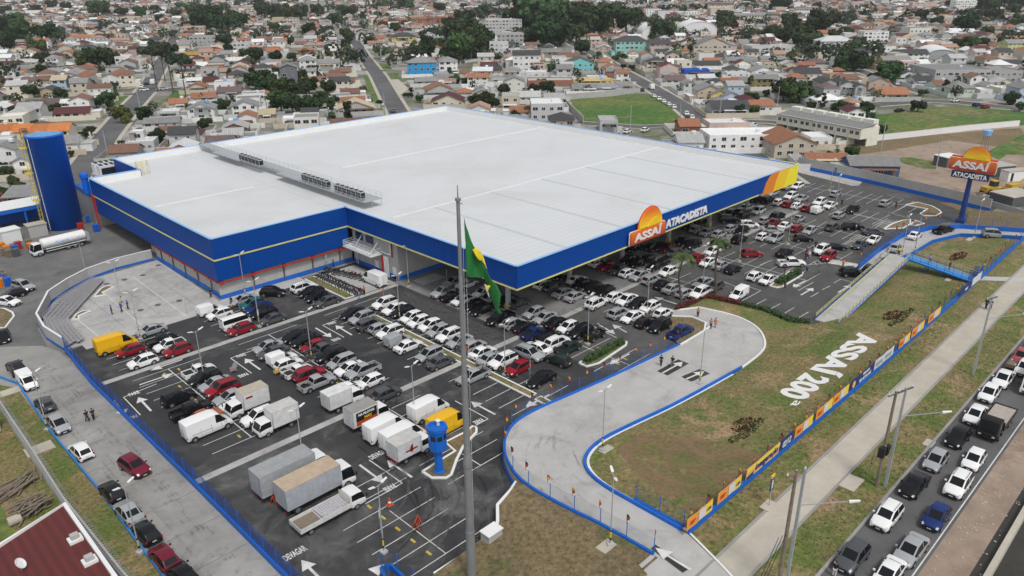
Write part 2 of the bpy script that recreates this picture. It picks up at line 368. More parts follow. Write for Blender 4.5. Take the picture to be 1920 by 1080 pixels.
LM.slab([(36, 12.85), (400, 12.85), (400, 12.97), (36, 12.97)], 1.99, 1.991)
struct(LM.build('avenue_edge_line', M_paint))
rk = MB(); rr9 = random.Random(4)
for i in range(420):
    x, y = rr9.uniform(50, 130), rr9.uniform(8.6, 12.4); a = rr9.uniform(.03, .11); rk.box(-a, a, -a*.7, a*.7, 0, a*.6, 0, rr9.uniform(0, 3), (x, y, 1.985))
stuff(rk.build('loose_stones', M_path), 'loose stones and broken concrete on the dirt shoulder', 'stones')
# entrance ramp
RAMP_R = [(53.6, 31), (53.9, 37), (54.2, 42), (55.5, 45), (57.5, 46.6), (61, 47.3), (66, 46.9), (75, 45.8), (90, 45.1), (97.5, 45.6), (101.5, 47.5), (105, 50.8), (106.4, 55.5), (105, 61.5)]
RAMP_L = [(48.9, 31), (49.0, 37), (48.6, 41.3), (48.5, 46.2), (48.9, 49.2), (50.4, 52.2), (51.9, 54.2), (54.0, 55.9), (56.6, 57.2), (60.3, 57.6), (67.2, 57.0), (76, 56.3), (90.4, 55.7)]
def soften(L, n=2):
    for _ in range(n):
        o = [L[0]]
        for a, b in zip(L, L[1:]): o += [(a[0]*.75+b[0]*.25, a[1]*.75+b[1]*.25), (a[0]*.25+b[0]*.75, a[1]*.25+b[1]*.75)]
        L = o+[L[-1]]
    return L
_ra, _rb, _rc = soften(RAMP_R[:9], 2), soften(RAMP_R[8:], 2), soften(RAMP_L, 2); RAMP_R = _ra+_rb[1:]; NRA = len(_ra); RAMP_L = _rc
bank('entrance_ramp', RAMP_R+[(101, 64), (98.5, 62.5), (100.6, 60.2), (100.2, 57.3), (97.5, 55.9)]+RAMP_L[::-1], M_conc2, .05)
bank('grass_bank', RAMP_R[:-1]+[(105, 61.5), (101, 63.8), (109.9, 63.2), (111.8, 53.5), (110.6, 48), (111.6, 44.6), (115.5, 43.2), (140.8, 46.9), (150, 46.2), (156, 45.2), (166, 44.9), (173, 41.9), (174.6, 36), (175, 30.8), (120, 30.4), (53.6, 30.4)], M_grass)
bank('corner_lawn', [(34.2, 45.4), (40.9, 45.2), (41.6, 44.6), (42.7, 45.4), (44.4, 47.2), (47.2, 48.0), (48.6, 48.6), (48.5, 46.2), (48.6, 41.3), (49.0, 37), (48.9, 30.5), (30, 30.5), (30, 44)], M_grass_d)
bank('upper_lawn', [(90.4, 55.7), (97.5, 55.9), (100.2, 57.3), (100.6, 60.2), (98.4, 62.6), (92, 58.5)], M_grass_d, .06)
CRAMP_O = [(141.3, 49.8), (152.9, 50.7), (166.6, 50.8), (175.6, 48.3), (180, 43.9), (180.8, 31)]
CRAMP_I = [(140.8, 46.9), (150, 46.2), (156.4, 45.2), (166.2, 44.9), (173.3, 41.9), (174.8, 35.9), (175.2, 31)]
bank('exit_ramp', CRAMP_O+CRAMP_I[::-1], M_conc2, .05)
bank('dry_lawn', [(181, 31), (180.3, 44), (176, 48.8)]+[tuple(at('Tr', *q)[:2]) for q in ((1000, 232), (1225, 205), (1295, 160), (1290, 130), (1190, 90), (1080, 40), (960, 2), (1100, 2), (1530, 112), (1920, 182), (2300, 260))]+[(212, 31)], M_grass_d)
for i, (pts, nm) in enumerate([([(65.5, 107.7), (67.3, 107.7), (67.3, 121.2), (65.5, 121.2)], 'planting_strip'),
     ([(63.9, 61.5), (65.1, 61.5), (65.1, 102.5), (63.9, 102.5)], 'planting_strip'),
     ([(63.95, 58.5), (65.05, 58.5), (65.05, 60.6), (63.95, 60.6)], 'planting_strip')]):
    struct(MB().slab(pts, 0, .11).build(nm, M_grass)); struct(MB().wall([(*p, 0) for p in pts+[pts[0]]], .22, .15).build('kerb', M_white))
# small traffic islands
def island(name, pix, mt=M_grass_d):
    pts = [tuple(at(*p)[:2]) for p in pix]
    struct(MB().slab(pts, 0, .12).build(name, mt)); struct(MB().wall([(*p, 0) for p in pts+[pts[0]]], .3, .17).build('kerb', M_white)); return pts
island('traffic_island', [('A',1115,795),('A',1200,850),('A',1330,850),('A',1375,820),('A',1420,690),('A',1480,570),('A',1600,440),('A',1600,400),('A',1570,385),('A',1500,440),('A',1320,530),('A',1410,610),('A',1240,715)])
island('traffic_island', [('Z5',1340,965),('Z5',1380,985),('Z5',1450,965),('Z5',1600,865),('Z5',1605,845),('Z5',1560,835),('Z5',1370,940)], M_grass)
island('traffic_island', [('Z6',490,530),('Z6',530,540),('Z6',560,535),('Z6',670,470),('Z6',675,455),('Z6',650,445),('Z6',600,450)], M_grass)
island('traffic_island', [('Z4',530,590),('Z4',590,580),('Z4',575,568),('Z4',640,535),('Z4',600,530),('Z4',570,545)])
island('traffic_island', [('Z4',410,718),('Z4',445,715),('Z4',440,700),('Z4',510,670),('Z4',465,672),('Z4',430,690)])
island('traffic_island', [('Z4',-60,770),('Z4',30,765),('Z4',80,700),('Z4',70,680),('Z4',30,660),('Z4',-60,650)])
island('traffic_island', [('Tr',590,28),('Tr',835,75),('Tr',750,130),('Tr',800,152),('Tr',930,150),('Tr',990,115),('Tr',960,85),('Tr',880,40),('Tr',720,0)])
island('traffic_island', [('Tr',345,300),('Tr',440,243),('Tr',545,205),('Tr',640,192),('Tr',640,245),('Tr',560,290)])
island('traffic_island', [('Tr',700,205),('Tr',795,238),('Tr',700,262),('Tr',640,255)])
island('traffic_island', [('Z5',1880,690),('Z5',1960,700),('Z5',2010,735),('Z5',2030,775),('Z5',2000,815),('Z5',1960,790),('Z5',1900,740)]) if 0 else None
# left verge and neighbour ground
sheet('left_verge', [(7.5, 40), (16, 40), (16.1, 68.7), (16.2, 114), (12, 122), (7, 128), (4, 120), (8, 95)], .02, M_grass)
sheet('neighbour_yard', [(-40, 55), (7.5, 40), (8, 95), (4, 120), (-40, 120)], .01, M_grass_g)
# distant fields and bare ground
def field(name, pix, mt, z=.0):
    return sheet(name, [tuple(at(*p)[:2]) for p in pix], z, mt)
field('green_field', [('H4',575,765),('H4',1370,690),('H4',1560,700),('H4',1920,900),('H4',1920,1010),('H4',1500,1080),('H4',900,1085),('H4',810,1010)], M_grass_g, .01)
field('meadow', [('H6',240,930),('H6',640,890),('H6',800,850),('H6',1240,830),('H6',1920,900),('H6',2300,960),('H6',2300,1120),('H6',1560,1050),('H6',1400,1150),('H6',180,1180)], M_grass_g, .01)
field('bare_ground', [('Z3',860,815),('Z3',1890,705),('Z3',2100,700),('Z3',2100,1100),('Z3',1500,1080),('Z3',900,900),('Z3',760,880)], M_dirt, .012)
field('dry_grass_patch', [('Z3',880,815),('Z3',1400,760),('Z3',1900,720),('Z3',2000,860),('Z3',1800,830),('Z3',1500,790),('Z3',1200,840),('Z3',1000,870)], M_grass_d, .016)
field('scrub_patch', [('R',0,370),('R',200,360),('R',600,420),('R',600,540),('R',400,530),('R',100,450)], M_grass_g, .02)
field('dry_grass_patch', [('Z3',1780,900),('Z3',1820,870),('Z3',2100,880),('Z3',2100,760),('Z3',1900,760),('Z3',1700,860)], M_grass_g, .024)
field('sand_lot', [('H3',510,540),('H3',640,530),('H3',760,640),('H3',680,700),('H3',620,690)], M_path, .012)
field('grass_plot', [('H3',490,520),('H3',500,470),('H3',640,450),('H3',650,520)], M_grass_g, .012)
field('grass_plot', [('H2',-60,760),('H2',40,660),('H2',310,640),('H2',240,775)], M_grass_g, .012)
field('grass_plot', [('H1',1290,810),('H1',1300,720),('H1',1450,720),('H1',1340,830)], M_grass_g, .012)
field('grass_plot', [('H1',560,270),('H1',600,180),('H1',900,120),('H1',880,230),('H1',700,280)], M_grass_g, .012)
field('grass_plot', [('H3',240,480),('H3',320,500),('H3',560,900),('H3',440,910),('H3',330,700)], M_grass_g, .012)
field('grass_plot', [('H3',420,350),('H3',520,360),('H3',580,420),('H3',470,420)], M_grass_g, .012)
field('grass_plot', [('H6',1320,180),('H6',1500,200),('H6',1650,260),('H6',1500,260)], M_grass_g, .012)
field('grass_plot', [('H4',1790,190),('H4',1960,190),('H4',1960,250),('H4',1820,240)], M_grass_g, .012)
field('grass_plot', [('H6',1520,790),('H6',1920,800),('H6',1920,890),('H6',1560,850)], M_grass_d, .012)
# streets of the town
ROADS = []
def road(name, pts, wd, z=.03, pix=True, mt=M_road, verge=1.5):
    P = [at(*p) if pix else Vector((*p, 0)) for p in pts]
    for nm, ww, zz, mm in (('road_verge', wd+2*verge, z-.012, M_path if verge < 2 else M_grass_d), (name, wd, z, mt)):
        mb = MB(); L, R = [], []
        for i, p in enumerate(P):
            a = P[max(i-1, 0)]; b = P[min(i+1, len(P)-1)]; d = (b-a).normalized(); q = Vector((-d.y, d.x, 0))*ww/2
            L.append((p.x+q.x, p.y+q.y, zz)); R.append((p.x-q.x, p.y-q.y, zz))
        k = len(P); mb.add(L+R, [(i, k+i, k+i+1, i+1) for i in range(k-1)]); struct(mb.build(nm, mm))
    ROADS.append(([(p.x, p.y) for p in P], wd/2+verge))
road('street', [('B',560,760),('B',760,540),('B',960,260),('B',1070,130),('H1',1440,880),('H1',1620,690),('H1',1700,560),('H1',1800,380),('H1',1900,200),('Z1',990,190),('M',400,5)], 8.5)
road('street', [('H3',700,1080),('H3',640,900),('H3',420,500),('H3',250,270),('H3',130,60),('M',652,60),('M',641,38),('M',628,10)], 8)
road('cross_street', [('H3',-500,330),('H3',300,430),('H3',640,440),('H3',900,440)], 7, .026)
road('cross_street', [('H1',-300,790),('H1',500,760),('H1',1250,700),('H1',1500,700),('H1',1750,660),('H2',0,640),('H2',330,620)], 7, .026)
road('street', [('M',1480,345),('M',1420,300),('H5',150,960),('H4',1900,820),('H4',1560,620),('H4',1200,420),('H4',930,240),('H4',820,200),('H4',650,110),('M',1050,60),('M',1040,40)], 8.5)
road('street', [('H5',220,985),('H5',1000,1010),('H6',180,1200)], 6, .026)
road('street', [('H6',200,820),('H6',800,770),('H6',1200,790),('H6',1920,870),('H6',2400,930)], 9, .03)
road('street', [('H6',850,700),('H6',560,610),('H5',1900,400),('H5',1330,210),('H5',1150,130),('H5',700,20)], 7, .026)
road('access_lane', [('M',1080,230),('M',1200,238),('M',1300,232),('M',1400,285)], 6, .034, verge=1.0)
# ---------------------------------------------------------------- painted bays and arrows
PB = MB()
def hl(x0, x1, y, w_=.1): PB.add([(x0, y-w_/2, .016), (x1, y-w_/2, .016), (x1, y+w_/2, .016), (x0, y+w_/2, .016)], [(0, 1, 2, 3)])
def vl(x, y0, y1, w_=.1): PB.add([(x-w_/2, y0, .0165), (x+w_/2, y0, .0165), (x+w_/2, y1, .0165), (x-w_/2, y1, .0165)], [(0, 1, 2, 3)])
def bays(xc, y0, y1, half=5.0, mid=True, pitch=2.5, gap=0):
    y = y0
    while y <= y1+.01:
        hl(xc-half, xc-gap, y); hl(xc+gap, xc+half, y); y += pitch
    if mid and not gap: vl(xc, y0, y1, .13)
bays(33.2, 79.4, 104.4); bays(49, 79.4, 104.4); bays(64.5, 79.4, 104.4, gap=.8, half=5.4); bays(64.5, 60, 72.5, gap=.8, half=5.4)
bays(49, 55, 73); bays(34.2, 46.8, 73, half=2.6, mid=False); bays(39.2, 46.8, 62, half=2.4, mid=False); vl(36.8, 46.8, 56)
bays(33.2, 109, 119, half=5.2); bays(49, 109, 119); bays(80.5, 57.5, 73.5); bays(62.6, 110, 118, half=2.5, mid=False)
bays(81.5, 78, 95.5, half=4.8)
for xc in (97.5, 113.2, 129.2, 145.2, 161.2): bays(xc, 78, 104, half=4.8)
bays(97.2, 64.4, 74.4, half=4.8)
for xc in (113.2, 129.2): bays(xc, 54 if xc > 120 else 64, 74, half=4.8)
for xc in (145.2, 161.2): bays(xc, 54.5, 74, half=4.8)
bl_ = [((43.5,146.1),(42.9,120.8)),((36.8,140.6),(36.3,122.4)),((29.7,132.2),(29.9,122.9))]
for (ax,ay),(bx_,by) in bl_: PB.add([(ax-.06,ay,.024),(ax+.06,ay,.024),(bx_+.06,by,.024),(bx_-.06,by,.024)],[(3,2,1,0)])
for xc in (176.2, 191.6): bays(xc, 59, 96 if xc < 180 else 93, half=5.1)
# zebra crossings and hatching
for (t0, x0, y0, x1_, y1_, nx, ln) in (('T9', 950, 1022, 1235, 1072, 10, 2.6), ('Tr', 190, 778, 300, 815, 5, 2.2)):
    A_ = at(t0, x0, y0); B_ = at(t0, x1_, y1_)
    for i in range(nx): q = A_.lerp(B_, i/(nx-1)); hl(q.x-ln/2, q.x+ln/2, q.y, .45)
q = at('M', 805, 523)
for i in range(9): vl(q.x-2.4+i*.6, q.y-1.6, q.y+1.6, .3)
def pl(t, *pp):
    P = [at(t, *p) for p in pp]
    for a, b in zip(P, P[1:]):
        d = (b-a).normalized(); n_ = Vector((-d.y, d.x, 0))*.055; PB.add([(p.x, p.y, .0172) for p in (a+n_, a-n_, b-n_, b+n_)], [(0, 1, 2, 3)])
for q in (((650, 555), (735, 508)), ((720, 590), (765, 565)), ((785, 550), (830, 528)), ((850, 512), (890, 490), (1000, 520)), ((390, 645), (470, 603)), ((485, 662), (550, 628)), ((555, 693), (628, 650)), ((640, 715), (708, 675)), ((320, 620), (440, 555), (355, 528)), ((230, 505), (320, 540))): pl('Z6', *q)
for q in (((700, 1060), (840, 985), (890, 1040), (700, 1060)), ((760, 1030), (790, 1060)), ((800, 1008), (840, 1050)), ((150, 1060), (290, 1005)), ((1100, 835), (1340, 700)), ((1150, 480), (1640, 590)), ((1180, 470), (1430, 545)), ((1430, 545), (1560, 565), (1700, 600)), ((1430, 655), (1560, 567)), ((1560, 667), (1700, 600)), ((1590, 470), (1840, 535)), ((1640, 475), (1790, 390)), ((1820, 470), (1920, 410)), ((1580, 275), (1760, 310)), ((1640, 262), (1850, 300))): pl('T9', *q)
for xc, yc in [tuple(at('T9', *q)[:2]) for q in ((1130, 845), (1225, 780), (1480, 635), (1550, 600))]:
    for i in range(6):
        PB.add([(xc+i*.7, yc-1.1, .017), (xc+i*.7+.1, yc-1.1, .017), (xc+i*.7+.8, yc+1.1, .017), (xc+i*.7+.7, yc+1.1, .017)], [(0, 1, 2, 3)])
    for yy in (yc-1.1, yc+1.1): hl(xc-.3, xc+4.6, yy)
struct(PB.build('parking_bay_lines', M_paint))
def arrow_pts(L=4.6, w=.28, hw=.75, hl_=1.5):
    return [(-w/2, 0), (w/2, 0), (w/2, L-hl_), (hw, L-hl_), (0, L), (-hw, L-hl_), (-w/2, L-hl_)]
def arrow(x, y, ang, z=.018, L=4.6, mt=M_paint, k=1.0, zf=None):
    c, s = cos(ang-pi/2), sin(ang-pi/2)
    pts = [(x+(px*c-py*s)*k, y+(px*s+py*c)*k) for px, py in arrow_pts(L)]
    struct(MB().poly([(p[0], p[1], (zf(p[0], p[1]) if zf else 0)+z) for p in pts]).build('road_arrow', mt))
def road_word(txt, x, y, ang, size=1.3, sx=1.0):
    me = text_mesh(txt, 1.25, .002, .035); xs = [v.co.x for v in me.vertices]; me.transform(Matrix.Scale(.34*len(txt)/(max(xs)-min(xs)), 4, (1, 0, 0))); me.materials.clear(); me.materials.append(M_paint)
    struct(link('road_lettering', me, None, (x, y, .02), ang))
def arr(t, xa, ya, xb, yb, **k):
    a = at(t, xa, ya); b = at(t, xb, yb); arrow(a.x, a.y, atan2(b.y-a.y, b.x-a.x), L=(b-a).length, **k)
arr('T3', 410, 560, 235, 435); arr('T3', 1440, 170, 1255, 60); arr('T3', 1030, 90, 1210, 195); arr('Z7', 850, 152, 778, 75); arr('Z7', 640, 95, 705, 175)
arr('A', 1020, 840, 795, 685); arr('A', 548, 728, 765, 890); arr('A', 1770, 275, 1550, 158); arr('Z7', 1790, 1085, 1695, 990); arr('T4', 10, 490, 400, 358)
arr('T4', 490, 205, 130, 330); arr('Z5', 1885, 630, 1760, 590); arr('Z5', 1605, 790, 1525, 745); arr('Z5', 1440, 740, 1540, 800); arr('Z5', 1620, 910, 1510, 970)
arr('Z6', 875, 565, 945, 525); arr('Z6', 690, 500, 620, 535); arr('Z6', 665, 580, 735, 540); arr('Z8', 1170, 60, 1035, 130); arr('Z8', 180, 1060, 245, 1010)
for t, x, y, sz, a, s_ in (('T3', 205, 410, 1.25, 0, 'PARE'), ('T3', 1225, 45, 1.25, 0, 'PARE'), ('Z7', 760, 60, 1.3, 0, 'PARE'), ('A', 800, 920, 1.25, pi, 'PARE'),
     ('A', 1600, 325, 1.25, pi, 'PARE'), ('A', 735, 645, 1.15, 0, 'DEVAGAR'), ('Z7', 1670, 965, 1.3, 0, 'DEVAGAR'), ('T3', 1240, 210, 1.15, pi, 'PARE'), ('T3', 200, 610, 1.15, pi, 'PARE'), ('Z7', 735, 182, 1.2, pi, 'PARE')):
    p = at(t, x, y); road_word(s_, p.x, p.y, a, sz)
sq = MB()
for t, L in (('T3', [(1265, 5), (1110, 60), (1350, 195)]), ('T3', [(330, 340), (75, 430), (310, 600)]), ('Z7', [(880, 0), (695, 75), (790, 175)]), ('A', [(635, 685), (932, 893), (600, 1080)]),
             ('A', [(1408, 152), (1705, 315), (1590, 375)]), ('Z5', [(1405, 750), (1610, 850), (1560, 880)])):
    P = [at(t, *p) for p in L]
    for a, b in zip(P, P[1:]):
        d = (b-a).normalized(); q = Vector((-d.y, d.x, 0))*.07; sq.add([(p.x, p.y, .0195) for p in (a+q, a-q, b-q, b+q)], [(0, 1, 2, 3)])
struct(sq.build('lane_lines', M_paint))
wm = MB()   # small yellow wheel stops
for xc in (33.2, 49, 80.5):
    y = 80.6 if xc < 60 else 59
    while y < (104 if xc < 60 else 73):
        for s in (-1, 1):
            if rnd.random() < .7: wm.box(xc+s*1.0-.12, xc+s*1.0+.12, y-.35, y+.35, 0, .09)
        y += 2.5
y = 48
while y < 73: wm.box(35.5, 35.75, y-.35, y+.35, 0, .09); y += 2.5
struct(wm.build('wheel_stops', M_paint_y))
def stain(pts, mt, z=.022, name='surface_stain'): struct(MB().poly([(p[0], p[1], (zg(p[0], p[1]) if z > .05 else 0)+z) for p in pts]).build(name, mt))
for y, x0, x1 in ((106.7, 25, 76), (75.5, 25, 80)): stain([(x0, y-3.4), (x1, y-3.4), (x1, y+3.2), (x0, y+3.2)], M_dust)
stain([(25, 44), (46, 48), (48, 58), (40, 62), (40, 74), (25, 74)], M_dust, .0225); stain([(40, 48.5), (48, 50), (54, 59), (70, 60), (75, 74), (44, 74)], M_dust, .023); stain([(78, 44.5), (108, 64.5), (140, 52), (160, 56), (204, 60), (204, 90), (170, 106), (78, 74)], M_dust2, .0215)
stain([(66, 78), (75, 78), (75, 103), (66, 103)], M_skidl, .0235)
def skid(cx, cy, r, a0, a1, w_=.22, mt=M_skid, z=.021, wob=0):
    n = 16; m = MB(); vs = []
    for i in range(n+1):
        a = radians(a0+(a1-a0)*i/n); rr = r+wob*sin(i*.4)
        for q in (rr-w_/2, rr+w_/2): x, y = cx+q*cos(a), cy+q*sin(a); vs.append((x, y, (zg(x, y) if z > .05 else 0)+z))
    m.add(vs, [(2*i, 2*i+1, 2*i+3, 2*i+2) for i in range(n)]); struct(m.build('tyre_marks', mt))
for i in range(16): skid(rnd.uniform(30, 38), rnd.uniform(58, 66), rnd.uniform(9, 17), rnd.uniform(-80, -50), rnd.uniform(-25, 25), rnd.uniform(.15, .4), M_skidl if i % 2 else M_skid, .0203+i*.0002, .4)
for i in range(12): skid(rnd.uniform(63, 68), rnd.uniform(38, 41), rnd.uniform(9.5, 15.5), rnd.uniform(98, 125), rnd.uniform(150, 195), rnd.uniform(.15, .35), M_grime, .071+i*.0006, .2)
for i in range(6): skid(rnd.uniform(90, 96), 56.5+rnd.uniform(-1, 1), rnd.uniform(5, 9), -80, rnd.uniform(10, 50), .3, M_grime, .079+i*.0006, .2)
for i in range(8): x = rnd.uniform(17.5, 22.5); stain([(x, 44), (x+.25, 44), (x+.45, 118), (x+.2, 118)], M_grime, .011+i*.0003, 'tyre_marks')
stain([(16.3, 41), (23.8, 41), (23.8, 120), (16.3, 120)], M_grime, .0105); stain([(25.5, 122), (49, 121), (49.8, 151), (37, 149.5), (29.5, 142.8), (25.3, 134)], M_grime, .0108)
jt = MB()
for y in range(44, 122, 6): jt.add([(16.2, y, .0145), (23.8, y, .0145), (23.8, y+.07, .0145), (16.2, y+.07, .0145)], [(0, 1, 2, 3)])
for x in (28, 34, 40, 46): jt.add([(x, 123.2, .0148), (x+.06, 123.2, .0148), (x+.06, 143, .0148), (x, 143, .0148)], [(0, 1, 2, 3)])
for y in (128, 134, 140): jt.add([(28, y, .015), (49.5, y, .015), (49.5, y+.06, .015), (28, y+.06, .015)], [(0, 1, 2, 3)])
struct(jt.build('concrete_joints', M_greyd))
mh_ = MB()
for t, x, y in (('Z4', 700, 493), ('Z4', 803, 468), ('Z4', 600, 517), ('Z4', 790, 665), ('Z4', 888, 635), ('Z4', 1008, 612), ('Z4', 890, 412)):
    p = at(t, x, y); mh_.slab([(p.x+.55*cos(a*.785), p.y+.55*sin(a*.785)) for a in range(8)], 0, .02)
struct(mh_.build('manhole_covers', M_greyd))
struct(MB().poly([(x, y, zg(x, y)+.055) for x, y in [(61, 45), (66, 45), (70, 38), (71, 31.0), (57, 31.0), (57, 36), (59, 41)]]).build('bare_earth', M_earth))
# ---- marks on the entrance ramp and exit lane
def rampmark(t, pix, mt, name='ramp_marking', lift=.07):
    struct(MB().poly([(p.x, p.y, p.z+lift) for p in [gat(t, *q) for q in pix]]).build(name, mt))
rampmark('Z8', [(1765, 905), (1740, 930), (1920, 1065), (1960, 1040)], M_asph, 'asphalt_patch')
for (a, b) in (((1965, 1050), (1765, 925)),):
    p = gat('Z8', *a); q = gat('Z8', *b); arrow(p.x, p.y, atan2(q.y-p.y, q.x-p.x), z=.10, L=(q-p).length, zf=zg)
for a, b in (((1810, 1035), (1895, 975)), ((1930, 1110), (1990, 1060))):
    pass
for (x0, y0, x1, y1) in ((1805, 1022, 1925, 955), (1290+0, 0, 0, 0)):
    if x1:
        p = gat('Z5', x0, y0); q = gat('Z5', x1, y1)
        d = (q-p).normalized(); n_ = Vector((-d.y, d.x, 0)); pa = [p+n_*.9, p-n_*.9, q-n_*.9, q+n_*.9]
        struct(MB().poly([(v.x, v.y, zg(v.x, v.y)+.065) for v in pa]).build('asphalt_patch', M_asph)); arrow(p.x, p.y, atan2(d.y, d.x), z=.09, L=(q-p).length*.95, zf=zg)
p = gat('Z6', 20, 1055); q = gat('Z6', 125, 1010); d = (q-p).normalized(); n_ = Vector((-d.y, d.x, 0))
struct(MB().poly([(v.x, v.y, zg(v.x, v.y)+.065) for v in (p+n_*.9, p-n_*.9, q-n_*.9, q+n_*.9)]).build('asphalt_patch', M_asph)); arrow(p.x, p.y, atan2(d.y, d.x), z=.09, L=(q-p).length*.95, zf=zg)
# ---- whitewashed letters on the bank
def ground_letters(txt, cx, cy, size, sx=1.0):
    me = text_mesh(txt, size, .01, .05*size, 0); me.transform(Matrix.Scale(sx, 4, (1, 0, 0))); me.transform(Matrix.Rotation(-pi/2+pi/2+pi, 4, 'Z'))
    me.materials.clear(); me.materials.append(M_lime); return me
def fit_text(txt, x0, x1, base_y, cap, mt, name, thick=.012, bold=.03):
    """lettering on the bank: reads towards -X with the letter tops towards -Y; x0 = start, x1 = end"""
    me = text_mesh(txt, 1, thick, .042 if len(txt) == 3 else .040 if len(txt) > 3 else .004); xs = [v.co.x for v in me.vertices]; ys = [v.co.y for v in me.vertices]
    a, b = min(xs), max(xs); h = max(v.co.y for v in me.vertices) if 'Í' not in txt else .75
    for v in me.vertices:
        x = x0-(v.co.x-a)/(b-a)*(x0-x1); y = base_y-v.co.y/h*cap
        v.co = (x, y, zg(x, y)+.09+v.co.z)
    me.materials.clear(); me.materials.append(mt); me.name = name
    return link(name, me)
o = struct(fit_text('ASSAÍ', 111.5, 94.2, 37.35, 3.45, M_lime, 'ground_lettering'))
o = struct(fit_text('200', 93.6, 85.4, 37.35, 3.5, M_lime, 'ground_lettering'))
o = struct(fit_text('ª', 85.1, 83.4, 35.9, 1.9, M_lime, 'ground_lettering'))
# ================================================================== THE STORE
RZ = 11.5; FB = 7.55
SPLIT = {'fascia', 'wing_wall', 'red_pipe', 'store_wall', 'blue_skirting', 'parapet', 'parapet_lining', 'coping', 'yellow_trim', 'downpipe', 'canopy_beam', 'roof_ridge_cap', 'column_guard', 'riser_pipe', 'striped_panel'}
store = empty('wholesale_store', (76.5, 76.4, 0)); tag(store, 'huge blue and white warehouse store with a canopy over the car park', 'store')
def S(mb, name, mats, **k):                       # store parts, given in world metres
    if name in SPLIT:
        ps = mb.pieces()
        if len(ps) > 1: return [S(p, name, mats) for p in ps]
    me = mb.mesh(name, mats); me.transform(Matrix.Translation((-76.5, -76.4, 0))); return link(name, me, store)
S(MB().slab([(77, 76.9), (167, 76.9), (167, 199.2), (77, 199.2)], RZ-2.2, RZ-1.5), 'roof', M_roofm)
S(MB().slab([(50.2, 123.2), (77, 123.2), (77, 199.2), (61, 199.2), (61, 182.4), (50.2, 182.4)], RZ-2.25, RZ-1.55), 'roof', M_roofm)
fx = MB(); fy = MB()
fx.box(76.5, 167.5, 76.3, 76.6, FB, RZ-.12); fy.box(76.4, 76.8, 76.6, 122.4, FB, RZ-.12); fy.box(167.2, 167.5, 76.6, 199.3, FB, RZ-.12)
fx.box(49.75, 76.4, 122.4, 122.8, 3.7, RZ-.12); fy.box(49.75, 50.15, 122.8, 182.5, 3.7, RZ-.12)
fx.box(49.75, 60.6, 182.5, 182.8, 3.7, RZ-.12); fy.box(60.6, 60.9, 182.5, 199.4, 3.7, RZ-.12)
S(fx, 'fascia', M_blue); S(fy, 'fascia', M_blue_y)
ins = MB()
for x0, x1, y0, y1 in ((61, 167.2, 199.3, 199.6), (166.9, 167.2, 110, 199.3), (50.2, 60.6, 182.2, 182.5)): ins.box(x0, x1, y0, y1, 3.5 if y0 > 180 else RZ-2, RZ-.12)
S(ins, 'parapet', M_grey)
il = MB()
for x0, x1, y0, y1 in ((61.3, 166.9, 199.1, 199.28), (166.7, 166.88, 77, 199.1), (50.2, 60.6, 182.0, 182.18), (60.95, 61.1, 182.6, 199.1), (76.9, 166.7, 76.65, 76.8), (76.85, 77, 76.8, 122.6), (50.2, 76.8, 122.85, 123), (50.2, 50.3, 123, 182)): il.box(x0, x1, y0, y1, RZ-1.6, RZ-.13)
S(il, 'parapet_lining', M_white)
cp = MB()
for a, b in (((76.35, 76.3), (167.6, 76.3)), ((76.4, 76.4), (76.4, 122.6)), ((49.7, 122.5), (76.5, 122.5)), ((49.8, 122.6), (49.8, 182.7)), ((49.8, 182.7), (60.7, 182.7)), ((60.7, 182.7), (60.7, 199.5)), ((60.7, 199.5), (167.5, 199.5)), ((167.45, 76.3), (167.45, 199.5))):
    d = Vector(b)-Vector(a); q = Vector((-d.y, d.x)).normalized()*.22; cp.slab([(a[0]+q.x, a[1]+q.y), (a[0]-q.x, a[1]-q.y), (b[0]-q.x, b[1]-q.y), (b[0]+q.x, b[1]+q.y)], RZ-.12, RZ)
S(cp, 'coping', M_bluel)
tr = MB()
for x0, x1, y0, y1 in ((76.3, 150.5, 76.2, 76.3), (76.3, 76.4, 76.3, 122.4), (49.66, 76.3, 122.3, 122.4), (49.66, 49.75, 122.4, 182.5)): tr.box(x0, x1, y0, y1, FB-.12, FB+.12)
S(tr, 'yellow_trim', M_ylw)
sf = MB().box(76.8, 167.2, 76.6, 108, FB+.1, FB+.3); S(sf, 'canopy_soffit', M_grey)
bm_ = MB()
for k in range(6):
    x = 82.4+15.8*k; bm_.box(x-.2, x+.2, 76.6, 108, FB-.75, FB+.1)
for y in (84.4, 96, 107): bm_.box(77, 167, y-.2, y+.2, FB-.7, FB+.08)
S(bm_, 'canopy_beam', M_greyd)
# walls below the fascia
S(MB().box(77.4, 166.8, 108, 108.4, 0, 9.2).box(77.4, 77.8, 108.4, 122.4, 0, 9.2).box(166.4, 166.8, 108.4, 199, 0, 7.4), 'store_wall', M_grey)
S(MB().box(50.15, 77.4, 123.2, 123.5, .8, 3.8).box(50.5, 50.8, 123.5, 152, .8, 3.8).box(50.5, 77, 199, 199.2, 0, 5), 'wing_wall', M_grey)
S(MB().box(50.1, 77.4, 123.12, 123.2, 0, .8).box(50.3, 50.5, 123.2, 152, 0, .8).box(77.3, 77.4, 108.4, 122.4, 0, .8).box(77.4, 166, 107.9, 108, 0, .8), 'blue_skirting', M_bluew)
rp = MB()
rp.bar((50, 122.6, 3.25), (77, 122.6, 3.25), .16, 6).bar((49.95, 122.6, 3.25), (49.95, 152, 3.25), .16, 6)
for x in (50.6, 56.5, 62.5, 68.5, 74.5): rp.box(x-.25, x+.25, 122.5, 123.15, 2.9, 3.5)
for y in (127, 132.5, 138, 143.5, 149): rp.box(49.9, 50.4, y-.25, y+.25, 2.9, 3.5)
